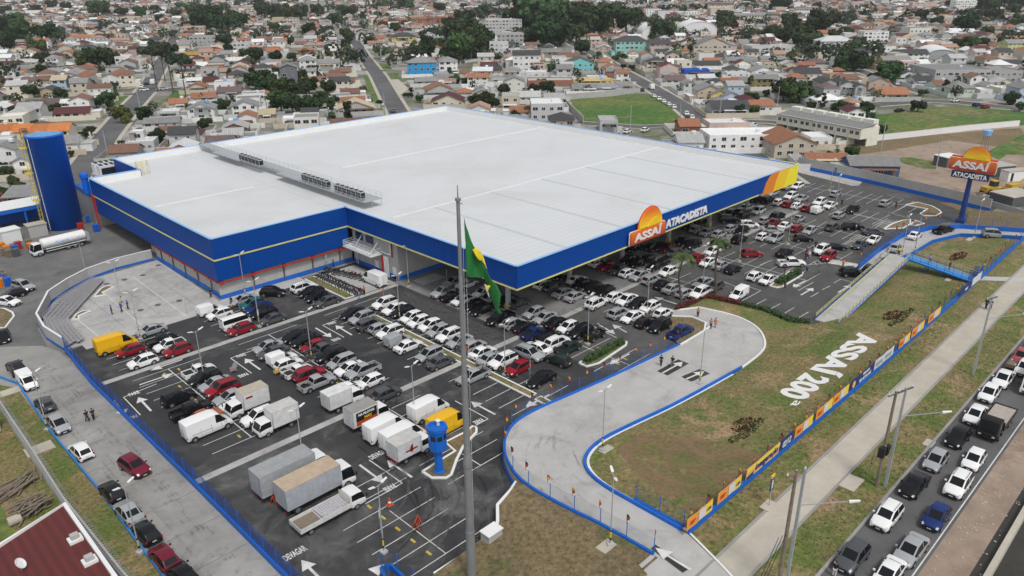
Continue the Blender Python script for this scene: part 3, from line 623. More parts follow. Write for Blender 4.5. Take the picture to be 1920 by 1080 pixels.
rp.bar((49.6, 182.6, 0), (49.6, 182.6, 8), .14, 6).bar((49.6, 181.4, 0), (49.6, 181.4, 8), .14, 6)
S(rp, 'red_pipe', M_red)
rw = MB()
for x in (56.5, 62.5, 68.5, 74.5): rw.box(x-.12, x+.12, 122.98, 123.12, 0, 3.6)
for y in (127, 132.5, 138, 143.5, 149): rw.box(50.3, 50.42, y-.12, y+.12, 0, 3.6)
S(rw, 'downpipe', M_greyd)
for k, x in enumerate((82.4, 98.1, 113.6, 129.4, 145.0, 161.2)):
    for y in (84.4, 96.0):
        c = MB().box(x-.32, x-.12, y-.3, y+.3, 0, FB+.1).box(x+.12, x+.32, y-.3, y+.3, 0, FB+.1).box(x-.12, x+.12, y-.15, y+.15, 0, FB+.1); S(c, 'column', M_grey)
        S(MB().box(x-.42, x+.42, y-.42, y-.3, 0, .9).box(x-.42, x+.42, y+.3, y+.42, 0, .9), 'column_guard', M_yel)
# store front windows, doors, balcony, pipes at the inner corner
def sw(y, z, w_=2.2, h_=1.3):
    f = S(MB().box(77.28, 77.4, y-w_/2-.1, y+w_/2+.1, z-.1, z+h_+.1), 'window_frame', M_bluew)
    g = MB().box(77.2, 77.28, y-w_/2, y+w_/2, z, z+h_).mesh('pane', M_glass); g.transform(Matrix.Translation((-76.5, -76.4, 0))); link('pane', g, f)
for y in (120, 116.6): sw(y, 5.3)
for y in (114.8, 109.3): S(MB().box(77.3, 77.42, y-.5, y+.5, 0.02, 2.2), 'door', M_white)
bal = MB().box(74.6, 77.3, 112.6, 121.8, 4.0, 4.2)
for y in [112.7+i*1.0 for i in range(10)]: bal.bar((74.7, y, 4.2), (74.7, y, 5.3), .04)
for z in (4.55, 4.9, 5.3): bal.bar((74.7, 112.7, z), (74.7, 121.7, z), .04).bar((74.7, 112.7, z), (77.3, 112.7, z), .04).bar((74.7, 121.7, z), (77.3, 121.7, z), .04)
bal.bar((74.7, 118.5, 4.2), (77.2, 118.5, 6.8), .06).bar((74.7, 113.2, 4.2), (77.2, 113.2, 6.8), .06)
S(bal, 'balcony', M_white)
for y in (113.8, 115.1, 116.4, 117.7, 119, 120.3): S(MB().box(75.8, 76.5, y-.4, y+.4, 4.2, 5.0), 'condenser', M_metal)
pp = MB()
for y in (110.6, 111.0, 111.4, 111.8): pp.bar((77.0, y, 0), (77.0, y, 4.0), .09, 6)
pp.bar((77.1, 109.8, 7), (77.1, 109.8, 4.6), .12, 6).bar((77.1, 109.8, 4.6), (77.1, 112.6, 4.6), .12, 6)
S(pp, 'riser_pipe', M_white); S(MB().bar((76.9, 112.2, 0), (76.9, 112.2, 3.9), .14, 6).bar((76.9, 112.5, 0), (76.9, 112.5, 3.9), .12, 6).bar((77.2, 109.5, 4.2), (77.2, 109.5, 7.2), .12, 6), 'red_pipe', M_red)
ld = MB()
for y in (120.6, 121.1): ld.bar((77, y, 0), (77, y, 4), .04)
for i in range(10): ld.bar((77, 120.6, .3+i*.38), (77, 121.1, .3+i*.38), .03)
S(ld, 'ladder', M_white)
# roof seams
sm = MB()
def roofpt(t, x, y): return at(t, x, y, RZ-1.5)
for a, b in ((('M', 740, 410), ('M', 1240, 273)), (('M', 640, 315), ('M', 1045, 233)), (('M', 287, 387), ('M', 566, 333))):
    p = roofpt(*a); q = roofpt(*b); y = (p.y+q.y)/2; x0 = max(p.x, 77 if p.x > 70 else 50.5); x1 = min(max(q.x, 60), 167) if p.x > 70 else 74
    sm.box(x0, x1, y-.12, y+.12, RZ-1.57, RZ-1.35)
S(sm, 'roof_ridge_cap', M_seam)
RIDGE_Y = (roofpt('M', 740, 410).y+roofpt('M', 1240, 273).y)/2
for k in range(5):
    x = 91.0+15.3*k; S(MB().slab([(x-.35, 77), (x+.35, 77), (x+.35, RIDGE_Y-.4), (x-.35, RIDGE_Y-.4)], RZ-1.51, RZ-1.46), 'roof_joint', M_strip)
# fascia panels at the far end and the big wall sign
ep = MB()
for pts, mi in (([(152.0, FB-.45), (156.6, FB-.45), (157.4, 9.2), (158.8, RZ+.05), (155.5, RZ+.05), (153.2, 9.6)], 0), ([(156.6, FB-.45), (161.5, FB-.45), (162.5, 9.2), (163.8, RZ+.05), (158.8, RZ+.05), (157.4, 9.2)], 1), ([(161.5, FB-.45), (167.8, FB-.45), (167.8, RZ+.05), (163.8, RZ+.05), (162.5, 9.2)], 2)):
    n = len(pts); f = [(x, 76.1, z) for x, z in pts]; b = [(x, 76.28, z) for x, z in pts]
    ep.add(f+b, [tuple(range(n)), tuple(range(2*n-1, n-1, -1))]+[(i, n+i, n+(i+1) % n, (i+1) % n) for i in range(n)], mi)
ep.box(167.6, 167.8, 76.3, 80, FB-.45, RZ+.05, 2)
S(ep, 'striped_panel', [M_orange, M_gold, mat('lemon_panel', (.85, .72, .03), .5, var=.03)])
def rounded(w_, h_, r, n=4):
    pts = []
    for cx, cy, a in ((w_/2-r, h_/2-r, 0), (-w_/2+r, h_/2-r, pi/2), (-w_/2+r, -h_/2+r, pi), (w_/2-r, -h_/2+r, 1.5*pi)):
        for i in range(n+1): t = a+pi/2*i/n; pts.append((cx+r*cos(t), cy+r*sin(t)))
    return pts
def extr(pts, th, mats, name, parent, mw, z=0):
    n = len(pts); mb = MB(); mb.add([(x, y, z) for x, y in pts]+[(x, y, z+th) for x, y in pts], [tuple(range(n-1, -1, -1)), tuple(range(n, 2*n))]+[(i, (i+1) % n, n+(i+1) % n, n+i) for i in range(n)])
    o = mb.build(name, mats, parent); o.matrix_local = mw; return o
def gradient_mat(name, c0, c1, y0, y1):
    if name in MATS: return MATS[name]
    m = mat(name, c0, .45); n = m.node_tree.nodes; L = m.node_tree.links
    tc = n.new('ShaderNodeTexCoord'); sp = n.new('ShaderNodeSeparateXYZ'); L.new(tc.outputs['Object'], sp.inputs[0]); r = n.new('ShaderNodeMapRange'); r.inputs['From Min'].default_value = y0; r.inputs['From Max'].default_value = y1
    L.new(sp.outputs[1], r.inputs['Value']); x = n.new('ShaderNodeMix'); x.data_type = 'RGBA'; x.inputs[6].default_value = (*c0, 1); x.inputs[7].default_value = (*c1, 1); L.new(r.outputs[0], x.inputs[0]); L.new(x.outputs[2], n['Principled BSDF'].inputs['Base Color']); return m
M_sun = gradient_mat('sunrise_emblem', (.95, .62, .02), (.78, .16, .02), .3, 2.9)
M_board = gradient_mat('orange_red_board', (.38, .025, .015), (.78, .20, .03), -1.5, 1.3)
def emblem(parent, mw, W, H, R, t1, t2=None, small=None):
    """orange board with white name, half sun above; local x right, y up, z out"""
    def loc(x, y, z=0): return mw @ Matrix.Translation((x, y, z))
    extr([(x*1.03, y*1.06) for x, y in rounded(W, H, .35)], .12, M_white, 'board_rim', parent, loc(0, 0))
    extr(rounded(W, H, .35), .3, M_board, 'board', parent, loc(0, 0, .12))
    me_ = text_mesh(t1, 1, .03, .035, .08); xs_ = [v.co.x for v in me_.vertices]; me_.transform(Matrix.Translation((-(min(xs_)+max(xs_))/2, 0, 0))); me_.transform(Matrix.Diagonal((W*.80/(max(xs_)-min(xs_)), H*.80, 2, 1))); me_.materials.clear(); me_.materials.append(M_white); lt_ = link('lettering', me_, parent); lt_.matrix_local = loc(-.02*W, -H*.28, .47)
    arc = [(R*cos(pi*i/20), R*sin(pi*i/20)*1.0) for i in range(21)]
    extr([(x*1.06, y*1.06) for x, y in arc], .12, M_orange_d, 'sun_rim', parent, loc(W*.06, H/2+.02, -.02)); extr(arc, .25, M_sun, 'half_sun', parent, loc(W*.06, H/2+.05, .1))
    s2 = [(-R*.98, .02), (R*.95, .02)]+[(R*.95-i*R*.16, .02+R*.42*sin(pi*min(1, i/9+.12))) for i in range(1, 10)]
    extr([(x*.9, y) for x, y in s2], .08, M_gold, 'sun_wave', parent, loc(W*.06, H/2+.06, .35))
sg = empty('store_sign', (113.5, 75.9, 9.0)); tag(sg, 'orange board with half sun over it and white lettering on the blue fascia', 'sign')
# the board stands on the fascia; its extent is sighted on the fascia plane
def onplane_y(t, x, y, Y):
    a, b, s = TILE[t]; d = _f + RT*((a+x/s-960)/F_PX) + DN*((b+y/s-540)/F_PX); k = Y/d.y; return Vector((d.x*k, Y, CAM_H+d.z*k))
p0 = onplane_y('T7', 590, 215, 76.0); p1 = onplane_y('T7', 980, 75, 76.0); p2 = onplane_y('T7', 595, 350, 76.0); p3 = onplane_y('T7', 985, 215, 76); p4 = onplane_y('T7', 790, -60, 76)
W_ = p1.x-p0.x; cz = (p0.z+p1.z+p2.z+p3.z)/4; Hh = ((p0.z-p2.z)+(p1.z-p3.z))/2
sg.location = ((p0.x+p1.x)/2, 75.75, cz)
FR = frame((0, 0, 0), (1, 0, 0), (0, 0, 1))
emblem(sg, FR, W_, Hh, W_*.33, 'ASSAÍ')
ws = empty('wall_lettering', (125, 76.2, 9.4)); tag(ws, 'white slanted capitals on the blue fascia right of the orange board', 'lettering')
q0 = onplane_y('T7', 1005, 170, 76.1); q1 = onplane_y('T8', 515, 410, 76.1); q2 = onplane_y('T7', 1050, 70, 76.1)
cap_h = q2.z-q0.z; me = text_mesh('ATACADISTA', 1, .05, .045, .15); xs = [v.co.x for v in me.vertices]; a_, b_ = min(xs), max(xs)
me.transform(Matrix.Translation((-a_, 0, 0))); me.transform(Matrix.Diagonal(((q1.x-q0.x)/(b_-a_), cap_h/.73, 2, 1))); me.materials.clear(); me.materials.append(M_white)
lo_ = link('lettering', me, ws); lo_.matrix_local = FR; ws.location = (q0.x, 76.15, q0.z)
# roof plant walkway with condensers
wk = empty('rooftop_walkway', (72, 118, RZ-.7)); tag(wk, 'long galvanised walkway with railing crossing the white store roof', 'walkway')
def Kp(x, y, z=RZ+.3): return at('K', x, y, z)
e0 = Kp(30, 60); e1 = Kp(1790, 640); xw = 83.6
wl = MB()
yA, yB = 199, min(e1.y, 128)
wl.box(xw-1.6, xw+.9, yB, yA, .7, .85); wl.box(xw-3.4, xw-1.6, yB, yB+34, .7, .85); wl.box(xw-3.4, xw-1.6, yB+52, yB+66, .7, .85)
for i in range(int((yA-yB)/3)): y = yB+.3+3*i; wl.bar((xw-1.4, y, -.4), (xw-1.4, y, .7), .05).bar((xw+.8, y, -.4), (xw+.8, y, .7), .05)
wl2 = wl.mesh('deck', M_metal); wl2.transform(Matrix.Translation((-72, -118, 0))); link('deck', wl2, wk)
rl = MB()
for i in range(int((yA-yB)/2)+1): y = yB+2*i; rl.bar((xw+.85, y, .85), (xw+.85, y, 1.9), .025); rl.bar((xw-(3.35 if y < yB+34 or yB+52 < y < yB+66 else 1.55), y, .85), (xw-(3.35 if y < yB+34 or yB+52 < y < yB+66 else 1.55), y, 1.9), .025)
for z in (1.4, 1.9):
    rl.bar((xw+.85, yB, z), (xw+.85, yA, z), .025)
    rl.bar((xw-3.35, yB, z), (xw-3.35, yB+34, z), .03).bar((xw-1.55, yB+34, z), (xw-1.55, yB+52, z), .03).bar((xw-3.35, yB+52, z), (xw-3.35, yB+66, z), .03).bar((xw-1.55, yB+66, z), (xw-1.55, yA, z), .03)
rl2 = rl.mesh('railing', M_metal); rl2.transform(Matrix.Translation((-72, -118, 0))); link('railing', rl2, wk)
def make_condenser():
    c = empty('condenser_unit'); MB().box(-.55, .55, -.55, .55, .15, 1.6).box(-.5, -.4, -.5, .5, 0, .15).box(.4, .5, -.5, .5, 0, .15).build('casing', M_metal, c)
    MB().box(-.47, .47, -.57, -.55, .35, 1.4).box(-.57, -.55, -.47, .47, .35, 1.4).build('grille', M_black, c); MB().lathe([(.42, 0), (.42, .1)], 12, (0, 0, 1.6)).build('fan_cowl', M_black, c); return c
cn = None
GR = [('near', 1355, 580, 1590, 655, 6), ('middle', 1030, 470, 1260, 540, 6), ('far', 420, 262, 610, 318, 6)]
for nm, xa, ya, xb, yb, n in GR:
    A_ = Kp(xa, ya); B_ = Kp(xb, yb)
    for i in range(n):
        y = A_.y+(B_.y-A_.y)*i/(n-1)
        if cn is None: cn = make_condenser(); c = cn
        else: c = copy_tree(cn)
        c.location = (xw-2.6, y, RZ+.16)
        tag(c, f'grey condenser, {ordn(n-1-i)} from the near end of the {nm} group on the roof walkway', 'condenser', 'condensers on the roof walkway')
# chillers in the rear notch
for i, (x, y) in enumerate((('B', 950), ('B', 985))):
    p = at('B', (945, 990)[i], (560, 580)[i], 8.0)
    c = empty('chiller', (p.x, p.y, 0)); tag(c, ('further' if i == 0 else 'nearer')+' white chiller with dark fans on top behind the roof notch', 'chiller', 'chillers behind the roof notch')
    MB().box(-2.6, 2.6, -1.1, 1.1, 7.2, 9.8).build('casing', M_white, c); MB().box(-2.2, 2.2, -1.14, -1.1, 7.6, 9.2).build('grille', M_black, c)
    fn = MB()
    for k in range(4):
        for s in (-.5, .5): fn.lathe([(.45, 0), (.45, .2)], 10, (-1.9+k*1.27, s, 9.8))
    fn.build('fan_cowl', M_black, c); MB().box(-3, 3, -1.6, 1.6, 6.9, 7.2).box(-2.8, -2.5, -1.4, -1.1, 0, 6.9).box(2.5, 2.8, -1.4, -1.1, 0, 6.9).box(2.5, 2.8, 1.1, 1.4, 0, 6.9).box(-2.8, -2.5, 1.1, 1.4, 0, 6.9).build('platform', M_metal, c)
nb = empty('plant_room', (55.5, 191, 0)); tag(nb, 'grey plant room with blue top tucked into the rear corner of the store', 'building')
MB().box(-5, 4.8, -7.5, 7, 0, 6.2).build('wall', M_grey, nb); MB().box(-5.1, 4.9, -7.6, 7.1, 6.2, 7.2).build('parapet', M_bluew, nb); MB().lathe([(.7, 8), (.7, 11.4), (.9, 11.5), (.9, 12.3), (.6, 12.6)], 14, (-6.4, -7.5, 0)).build('duct', M_bluet, nb)
yr = empty('roof_guard_rail', (60.5, 183, RZ)); tag(yr, 'yellow access ladder and guard rail at the rear roof notch', 'railing')
g = MB()
for x in (0, 1.2, 2.4): g.bar((x, 0, -4), (x, 0, 1.5), .06).bar((x, 1.2, -2), (x, 1.2, 1.5), .06)
for z in (.5, 1.0, 1.5): g.bar((0, 0, z), (2.4, 0, z), .05).bar((0, 0, z), (0, 1.2, z), .05).bar((2.4, 0, z), (2.4, 1.2, z), .05)
g.build('rail', M_yel, yr)
# loading dock under the overhang
dk = empty('loading_dock', (54, 160, 0)); tag(dk, 'concrete loading dock with yellow and black edges under the blue overhang', 'loading dock')
MB().box(-2.2, 4, -7.6, -2, 0, 1.2).box(4, 8, -7, 20, 0, 1.2).build('platform', M_grey, dk); MB().box(6, 6.4, -2, 22, 1.2, 7).build('dock_wall', M_greyd, dk)
for y in (-1, 3.5, 8, 12.5, 17): MB().box(3.8, 6, y, y+.5, 0, 4.6).build('dock_pier', M_grey, dk)
st = MB()
for i in range(12): st.box(-2.2+i*.52, -2.2+i*.52+.26, -7.63, -7.6, .8, 1.2)
st.build('warning_stripe', M_yel, dk)
g = MB()
for x in (-2.2, -.6, 1.0): g.bar((x, -2.1, 1.2), (x, -2.1, 2.3), .05)
for y in (-7.4, -5.6, -3.8, -2.1): g.bar((-2.2, y, 1.2), (-2.2, y, 2.3), .05)
for z in (1.6, 1.95, 2.3): g.bar((-2.2, -7.4, z), (-2.2, -2.1, z), .05).bar((-2.2, -2.1, z), (1, -2.1, z), .05)
g.build('railing', M_yel, dk)
# ------------------------------------------------------------------ water tower
tb = at('M', 123, 424); tw = empty('water_tower', (tb.x, tb.y, 0)); tag(tw, 'tall blue cylindrical water tower with a yellow caged ladder', 'water tower')
MB().lathe([(3.75, 0), (3.75, 20.6), (3.85, 20.6), (3.85, 20.85), (3.4, 20.9), (0.6, 21.3)], 40).build('tank', M_bluet, tw, smooth=False)
for p in tw.children[0].data.polygons: p.use_smooth = abs(p.normal.z) < .5
MB().lathe([(3.5, 20.95), (.5, 21.4)], 32).build('lid', mat('tank_lid_paint', (.12, .30, .55), .6, var=.2), tw)
lt = MB(); la = pi*1.02-.5+YAW-pi/2+1.15
def lp(r, z, da=0): return (r*cos(la+da), r*sin(la+da), z)
for da in (-.07, .07): lt.bar(lp(3.95, 0, da), lp(3.95, 21.8, da), .06)
for i in range(44): lt.bar(lp(4.1, .3+i*.49, -.07), lp(4.1, .3+i*.49, .07), .03)
for i in range(18):
    z = 2.5+i*1.08; q = [lp(3.95, z, -.1), lp(4.4, z, -.11), lp(4.6, z, 0), lp(4.4, z, .11), lp(3.95, z, .1)]
    for a, b in zip(q, q[1:]): lt.bar(a, b, .04)
for da in (-.12, 0, .12): lt.bar(lp(4.5, 2.5, da), lp(4.5, 21.5, da), .03)
lt.build('caged_ladder', M_yel, tw)
for z in (7, 13, 18.5):
    m = MB()
    for i in range(6):
        a = -.18+i*.072; m.add([lp(3.8, z, a), lp(5.2, z, a), lp(5.2, z, a+.072), lp(3.8, z, a+.072), lp(3.8, z+.12, a), lp(5.2, z+.12, a), lp(5.2, z+.12, a+.072), lp(3.8, z+.12, a+.072)], [(0, 3, 2, 1), (4, 5, 6, 7), (0, 1, 5, 4), (1, 2, 6, 5), (2, 3, 7, 6), (3, 0, 4, 7)])
    for a in (-.18, 0, .25): m.bar(lp(5.2, z, a), lp(5.2, z+1.1, a), .04)
    m.build('landing', M_yel, tw)
lv = MB(); lv.bar(lp(3.82, .3, .5), lp(3.82, 20.6, .42), .06, 5); lv.build('level_pipe', M_white, tw)
# ------------------------------------------------------------------ totem sign
tx = empty('totem_sign', (185.4, 45.3, .8)); tag(tx, 'tall roadside pole sign with orange board, half sun and navy board', 'sign')
MB().bar((0, 0, -.8), (0, 0, 12.4), .6, 8, .45).box(-.9, .9, -.9, .9, -.8, .3).build('pole', mat('navy_blue_paint', (.006,.035,.19), .5), tx)
FT = frame((-.5, 0, 0), (0, -1, 0), (0, 0, 1))
emblem(tx, FT@Matrix.Translation((0, 12.35, 0)), 9.2, 2.6, 2.6, 'ASSAÍ')
nv = extr(rounded(7.4, 1.5, .12), .3, M_navy, 'navy_board', tx, FT@Matrix.Translation((0, 10.1, .05))); letters('ATACADISTA', 1.4, M_white, tx, FT@Matrix.Translation((0, 9.62, .4)), .05, .05, 0, .78)
MB().box(-.4, .4, -4.4, 4.4, 11.1, 14.0).box(-.4, .4, -3.4, 3.4, 9.5, 10.8).build('sign_box', M_orange_d, tx)
# ------------------------------------------------------------------ watch tower
wt = empty('watch_tower', (44.86, 57.5, .1)); wt.scale = (.9, .9, .95); tag(wt, 'small blue octagonal guard tower on a traffic island among vans', 'watch tower')
def octo(r0, z0, r1, z1): return [(r0, z0), (r1, z1)]
MB().lathe([(.75, 0), (.75, .15), (.52, .2), (.52, 3.3), (1.0, 3.4)], 8).build('shaft', M_bluew, wt)
MB().lathe([(1.15, 3.3), (1.15, 5.9), (1.35, 5.9), (1.35, 6.35), (1.0, 6.35), (1.0, 6.2)], 8).build('cabin', M_bluew, wt)
for k in range(8):
    a = 2*pi*(k+.5)/8; r = 1.15*cos(pi/8)+.012; cx, cy = r*cos(a), r*sin(a); tx_, ty_ = -sin(a)*.34, cos(a)*.34
    MB().add([(cx-tx_, cy-ty_, 4.75), (cx+tx_, cy+ty_, 4.75), (cx+tx_, cy+ty_, 5.4), (cx-tx_, cy-ty_, 5.4)], [(0, 1, 2, 3)]).build('window', M_glass, wt)
MB().box(.1, .35, -.1, .15, 6.3, 7.1).box(-.05, .5, -.3, .3, 6.95, 7.0).build('aerial', M_white, wt)
# ------------------------------------------------------------------ flagpole and flag
fp = empty('flagpole', (35.9, 42.0, 0)); tag(fp, 'tall tapered grey steel flagpole in the foreground', 'flagpole')
m = MB(); prof = [(0, .45), (6.2, .41), (6.25, .38), (13, .34), (13.1, .39), (13.6, .39), (14.4, .29), (22, .26), (22.2, .22), (29, .19), (29.2, .17), (36.8, .14)]
for (a, ra), (b, rb) in zip(prof, prof[1:]): m.bar((0, 0, a), (0, 0, b), ra, 16, rb)
m.build('pole', M_pole, fp); m = MB().lathe([(.22, 36.8), (.22, 37.0), (.05, 37.05), (.03, 38)], 10); m.build('cap', M_pole, fp)
m = MB(); 
def onpl(t, x, y, off=0.0):                      # a point on the upright plane through the pole that faces the viewer side
    a, b, s = TILE[t]; d = _f + RT*((a+x/s-960)/F_PX) + DN*((b+y/s-540)/F_PX)
    n = Vector((cos(YAW), sin(YAW), 0)); k = (Vector((35.9, 42.0, 0)).dot(n)+off)/d.dot(n); return Vector((d.x*k, d.y*k, CAM_H+d.z*k))
hp = onpl('Z5', 680, 65); m.bar((0, 0, hp.z), (hp.x-35.9, hp.y-42, hp.z), .04); m.build('arm', M_pole, fp)
FLO = [(690, 150), (700, 200), (720, 250), (742, 310), (768, 360), (795, 410), (820, 445), (850, 490), (880, 525), (897, 560), (895, 600), (885, 640), (905, 672), (898, 682), (880, 670), (860, 645), (845, 600), (835, 560), (815, 520), (800, 490), (770, 485), (735, 480), (705, 460), (703, 400), (700, 340), (697, 280), (692, 210)]
fg = empty('national_flag', tuple(onpl('Z5', 690, 150))); tag(fg, 'large green flag with yellow patches hanging in folds from the flagpole', 'flag')
def fold(p, amp=.28): return sin(p.x*2.3+p.z*.8)*amp+sin(p.x*5.1-p.z*.5)*amp*.35
def flagpiece(name, pix, mt, off, sub=4):
    P = [onpl('Z5', *p) for p in pix]; bm = bmesh.new(); r = Vector((sin(YAW), -cos(YAW), 0)); O = P[0]
    tri = geometry.tessellate_polygon([[Vector(((p-O).dot(r), p.z, 0)) for p in P]]); vs = [bm.verts.new(p) for p in P]
    for t in tri: bm.faces.new([vs[i] for i in t])
    lo = min(p.z for p in P); hi = max(p.z for p in P)
    z = lo+.35
    while z < hi: bmesh.ops.bisect_plane(bm, geom=bm.verts[:]+bm.edges[:]+bm.faces[:], plane_co=(0, 0, z), plane_no=(0, 0, 1)); z += .35
    k = -6
    while k < 10: bmesh.ops.bisect_plane(bm, geom=bm.verts[:]+bm.edges[:]+bm.faces[:], plane_co=O+r*k, plane_no=r); k += .25
    n = Vector((cos(YAW), sin(YAW), 0))
    for v in bm.verts:
        u = (v.co-O).dot(r); f = .32*sin(u*3.1+v.co.z*.55)+.14*sin(u*7.0-v.co.z*.9); v.co += n*(f-off)
    bmesh.ops.recalc_face_normals(bm, faces=bm.faces); me = bpy.data.meshes.new(name); bm.to_mesh(me); bm.free(); me.materials.append(mt); me.transform(Matrix.Translation(-O))
    for p in me.polygons: p.use_smooth = True
    ob = link(name, me, fg); sm_ = ob.modifiers.new('thickness', 'SOLIDIFY'); sm_.thickness = .02; return ob, O
_, O1 = flagpiece('green_field', FLO, M_flag_g, 0)
for pix, mt, nm in (([(738, 320), (762, 312), (785, 345), (803, 385), (812, 415), (822, 440), (806, 425), (790, 395), (775, 385), (755, 350)], M_flag_y, 'yellow_lozenge'),
                    ([(808, 508), (842, 520), (830, 538), (822, 560), (812, 540)], M_flag_y, 'yellow_lozenge'), ([(806, 505), (812, 508), (835, 585), (830, 587)], M_white, 'hem')):
    ob, O2 = flagpiece(nm, pix, mt, .05); ob.location = O2-O1
rope = MB().bar((0, 0, 6), (hp.x-35.9, hp.y-42, hp.z), .012).bar((.25, -.25, 6), (hp.x-35.9+.1, hp.y-42-.1, hp.z-3), .012).build('halyard', M_white, fp)
# ================================================================== VEHICLES
def shade(me, ang=38):
    me.polygons.foreach_set('use_smooth', [True]*len(me.polygons))
    me.set_sharp_from_angle(angle=radians(ang)); return me
def loft(st, glass0, glass1, wsr, rwr, rear_glass=True):
    """stations (x, half width, z bottom, z belt, half width top, z top); returns face lists per part"""
    st = [(x, w, zb, be, wt*(1.07 if zt-be > .3 else 1.0), zt) for x, w, zb, be, wt, zt in st]
    V = []; parts = {'body': [], 'windscreen': [], 'rear_window': [], 'side_window_a': [], 'side_window_b': []}
    for x, w, zb, be, wt, zt in st:
        h = [(w*.93, zb), (w, zb+(be-zb)*.3), (w, zb+(be-zb)*.75), (w*.95, be), (wt, zt-.035), (wt*.82, zt)]
        V += [(x, y, z) for y, z in h]+[(x, -y, z) for y, z in reversed(h)]
    n = 12
    for i in range(len(st)-1):
        for j in range(n):
            if j == n-1: f = (i*n+j, i*n, (i+1)*n, (i+1)*n+j); key = 'body'
            else:
                f = (i*n+j, i*n+j+1, (i+1)*n+j+1, (i+1)*n+j); key = 'body'
                if j in (3, 7) and glass0 <= i < glass1: key = 'side_window_a' if j == 3 else 'side_window_b'
                if j == 5:
                    if i == wsr: key = 'windscreen'
                    if i == rwr and rear_glass: key = 'rear_window'
            parts[key].append(tuple(reversed(f)))
    parts['body'].append(tuple(range(n))); parts['body'].append(tuple((len(st)-1)*n+j for j in reversed(range(n))))
    return V, parts
def submesh(V, F, name, mt, off=(0, 0, 0)):
    used = sorted({i for f in F for i in f}); mp = {u: k for k, u in enumerate(used)}
    me = bpy.data.meshes.new(name); me.from_pydata([V[u] for u in used], [], [tuple(mp[i] for i in f) for f in F]); me.materials.append(mt); me.update(); return me
SPEC = {
 'hatchback': dict(L=4.0, w=.86, g=(1, 5), ws=4, rw=1, st=[(-2.0,.78,.34,.82,.62,.84),(-1.9,.84,.27,.96,.66,.99),(-1.5,.86,.25,.99,.58,1.42),(-.6,.87,.25,.97,.6,1.5),(.2,.87,.25,.95,.61,1.48),(1.0,.86,.25,.93,.68,.98),(1.7,.83,.27,.78,.62,.86),(1.98,.72,.34,.56,.5,.66)]),
 'sedan': dict(L=4.5, w=.88, g=(2, 6), ws=5, rw=2, st=[(-2.25,.78,.34,.82,.64,.86),(-2.15,.85,.27,.92,.68,.97),(-1.55,.87,.25,.96,.66,1.02),(-.95,.88,.25,.97,.57,1.40),(-.2,.88,.25,.95,.6,1.47),(.35,.88,.25,.94,.6,1.44),(1.15,.87,.25,.91,.68,.97),(1.95,.83,.27,.76,.62,.84),(2.23,.72,.34,.55,.5,.64)]),
 'suv': dict(L=4.45, w=.92, g=(1, 5), ws=4, rw=1, st=[(-2.2,.84,.42,.95,.7,.98),(-2.1,.9,.34,1.08,.74,1.12),(-1.75,.92,.32,1.1,.64,1.6),(-.6,.93,.32,1.08,.66,1.7),(.35,.93,.32,1.07,.66,1.67),(1.05,.92,.32,1.04,.74,1.12),(1.9,.88,.34,.92,.68,1.02),(2.2,.78,.42,.64,.56,.78)]),
 'minivan': dict(L=4.2, w=.88, g=(1, 5), ws=4, rw=1, st=[(-2.1,.8,.36,.95,.66,.98),(-2.02,.86,.28,1.04,.7,1.08),(-1.85,.87,.27,1.05,.63,1.55),(-.6,.88,.27,1.03,.64,1.64),(.4,.88,.27,1.0,.63,1.6),(1.25,.87,.27,.97,.7,1.03),(1.85,.84,.29,.82,.62,.9),(2.1,.74,.36,.58,.5,.68)]),
 'van': dict(L=5.6, w=1.0, g=(3, 5), ws=4, rw=0, st=[(-2.8,.96,.4,1.3,.84,2.38),(-2.78,.99,.38,1.35,.86,2.44),(-1.2,1.0,.36,1.35,.87,2.48),(.7,1.0,.36,1.35,.86,2.46),(1.25,1.0,.36,1.32,.8,2.3),(2.05,.98,.36,1.2,.8,1.32),(2.6,.92,.38,.95,.72,1.02),(2.8,.82,.44,.65,.6,.72)]),
 'small van': dict(L=4.3, w=.84, g=(3, 5), ws=4, rw=0, st=[(-2.15,.82,.36,1.1,.74,1.8),(-2.12,.84,.32,1.1,.76,1.85),(-1.0,.85,.3,1.05,.76,1.86),(.1,.85,.3,1.0,.72,1.8),(.4,.85,.3,.98,.62,1.52),(1.15,.84,.3,.93,.68,.98),(1.85,.81,.32,.78,.62,.85),(2.12,.7,.38,.56,.5,.64)]),
 'camper bus': dict(L=4.5, w=.86, g=(1, 5), ws=4, rw=0, st=[(-2.25,.8,.4,1.2,.68,1.85),(-2.15,.85,.32,1.22,.7,1.95),(-1.2,.86,.3,1.22,.7,1.98),(0,.86,.3,1.22,.7,1.98),(1.5,.86,.3,1.22,.68,1.93),(2.1,.84,.32,1.2,.72,1.24),(2.22,.8,.36,.9,.7,.95),(2.25,.74,.42,.7,.6,.72)]),
 'pickup': dict(L=5.1, w=.92, g=(1, 5), ws=4, rw=1, st=[(-.95,.86,.38,1.06,.7,1.08),(-.9,.91,.36,1.1,.72,1.14),(-.72,.92,.36,1.1,.64,1.66),(0,.92,.36,1.08,.65,1.72),(.55,.92,.36,1.07,.65,1.7),(1.3,.91,.36,1.04,.74,1.1),(2.25,.88,.38,.93,.7,1.02),(2.55,.78,.44,.66,.58,.78)]),
}
SPEC['small pickup'] = dict(SPEC['pickup'], L=4.4, w=.84, st=[(x*.84-.05, w*.92, zb*.85, be*.9, wt*.92, zt*.88) for x, w, zb, be, wt, zt in SPEC['pickup']['st']])
SPEC['jeep'] = dict(SPEC['suv'])
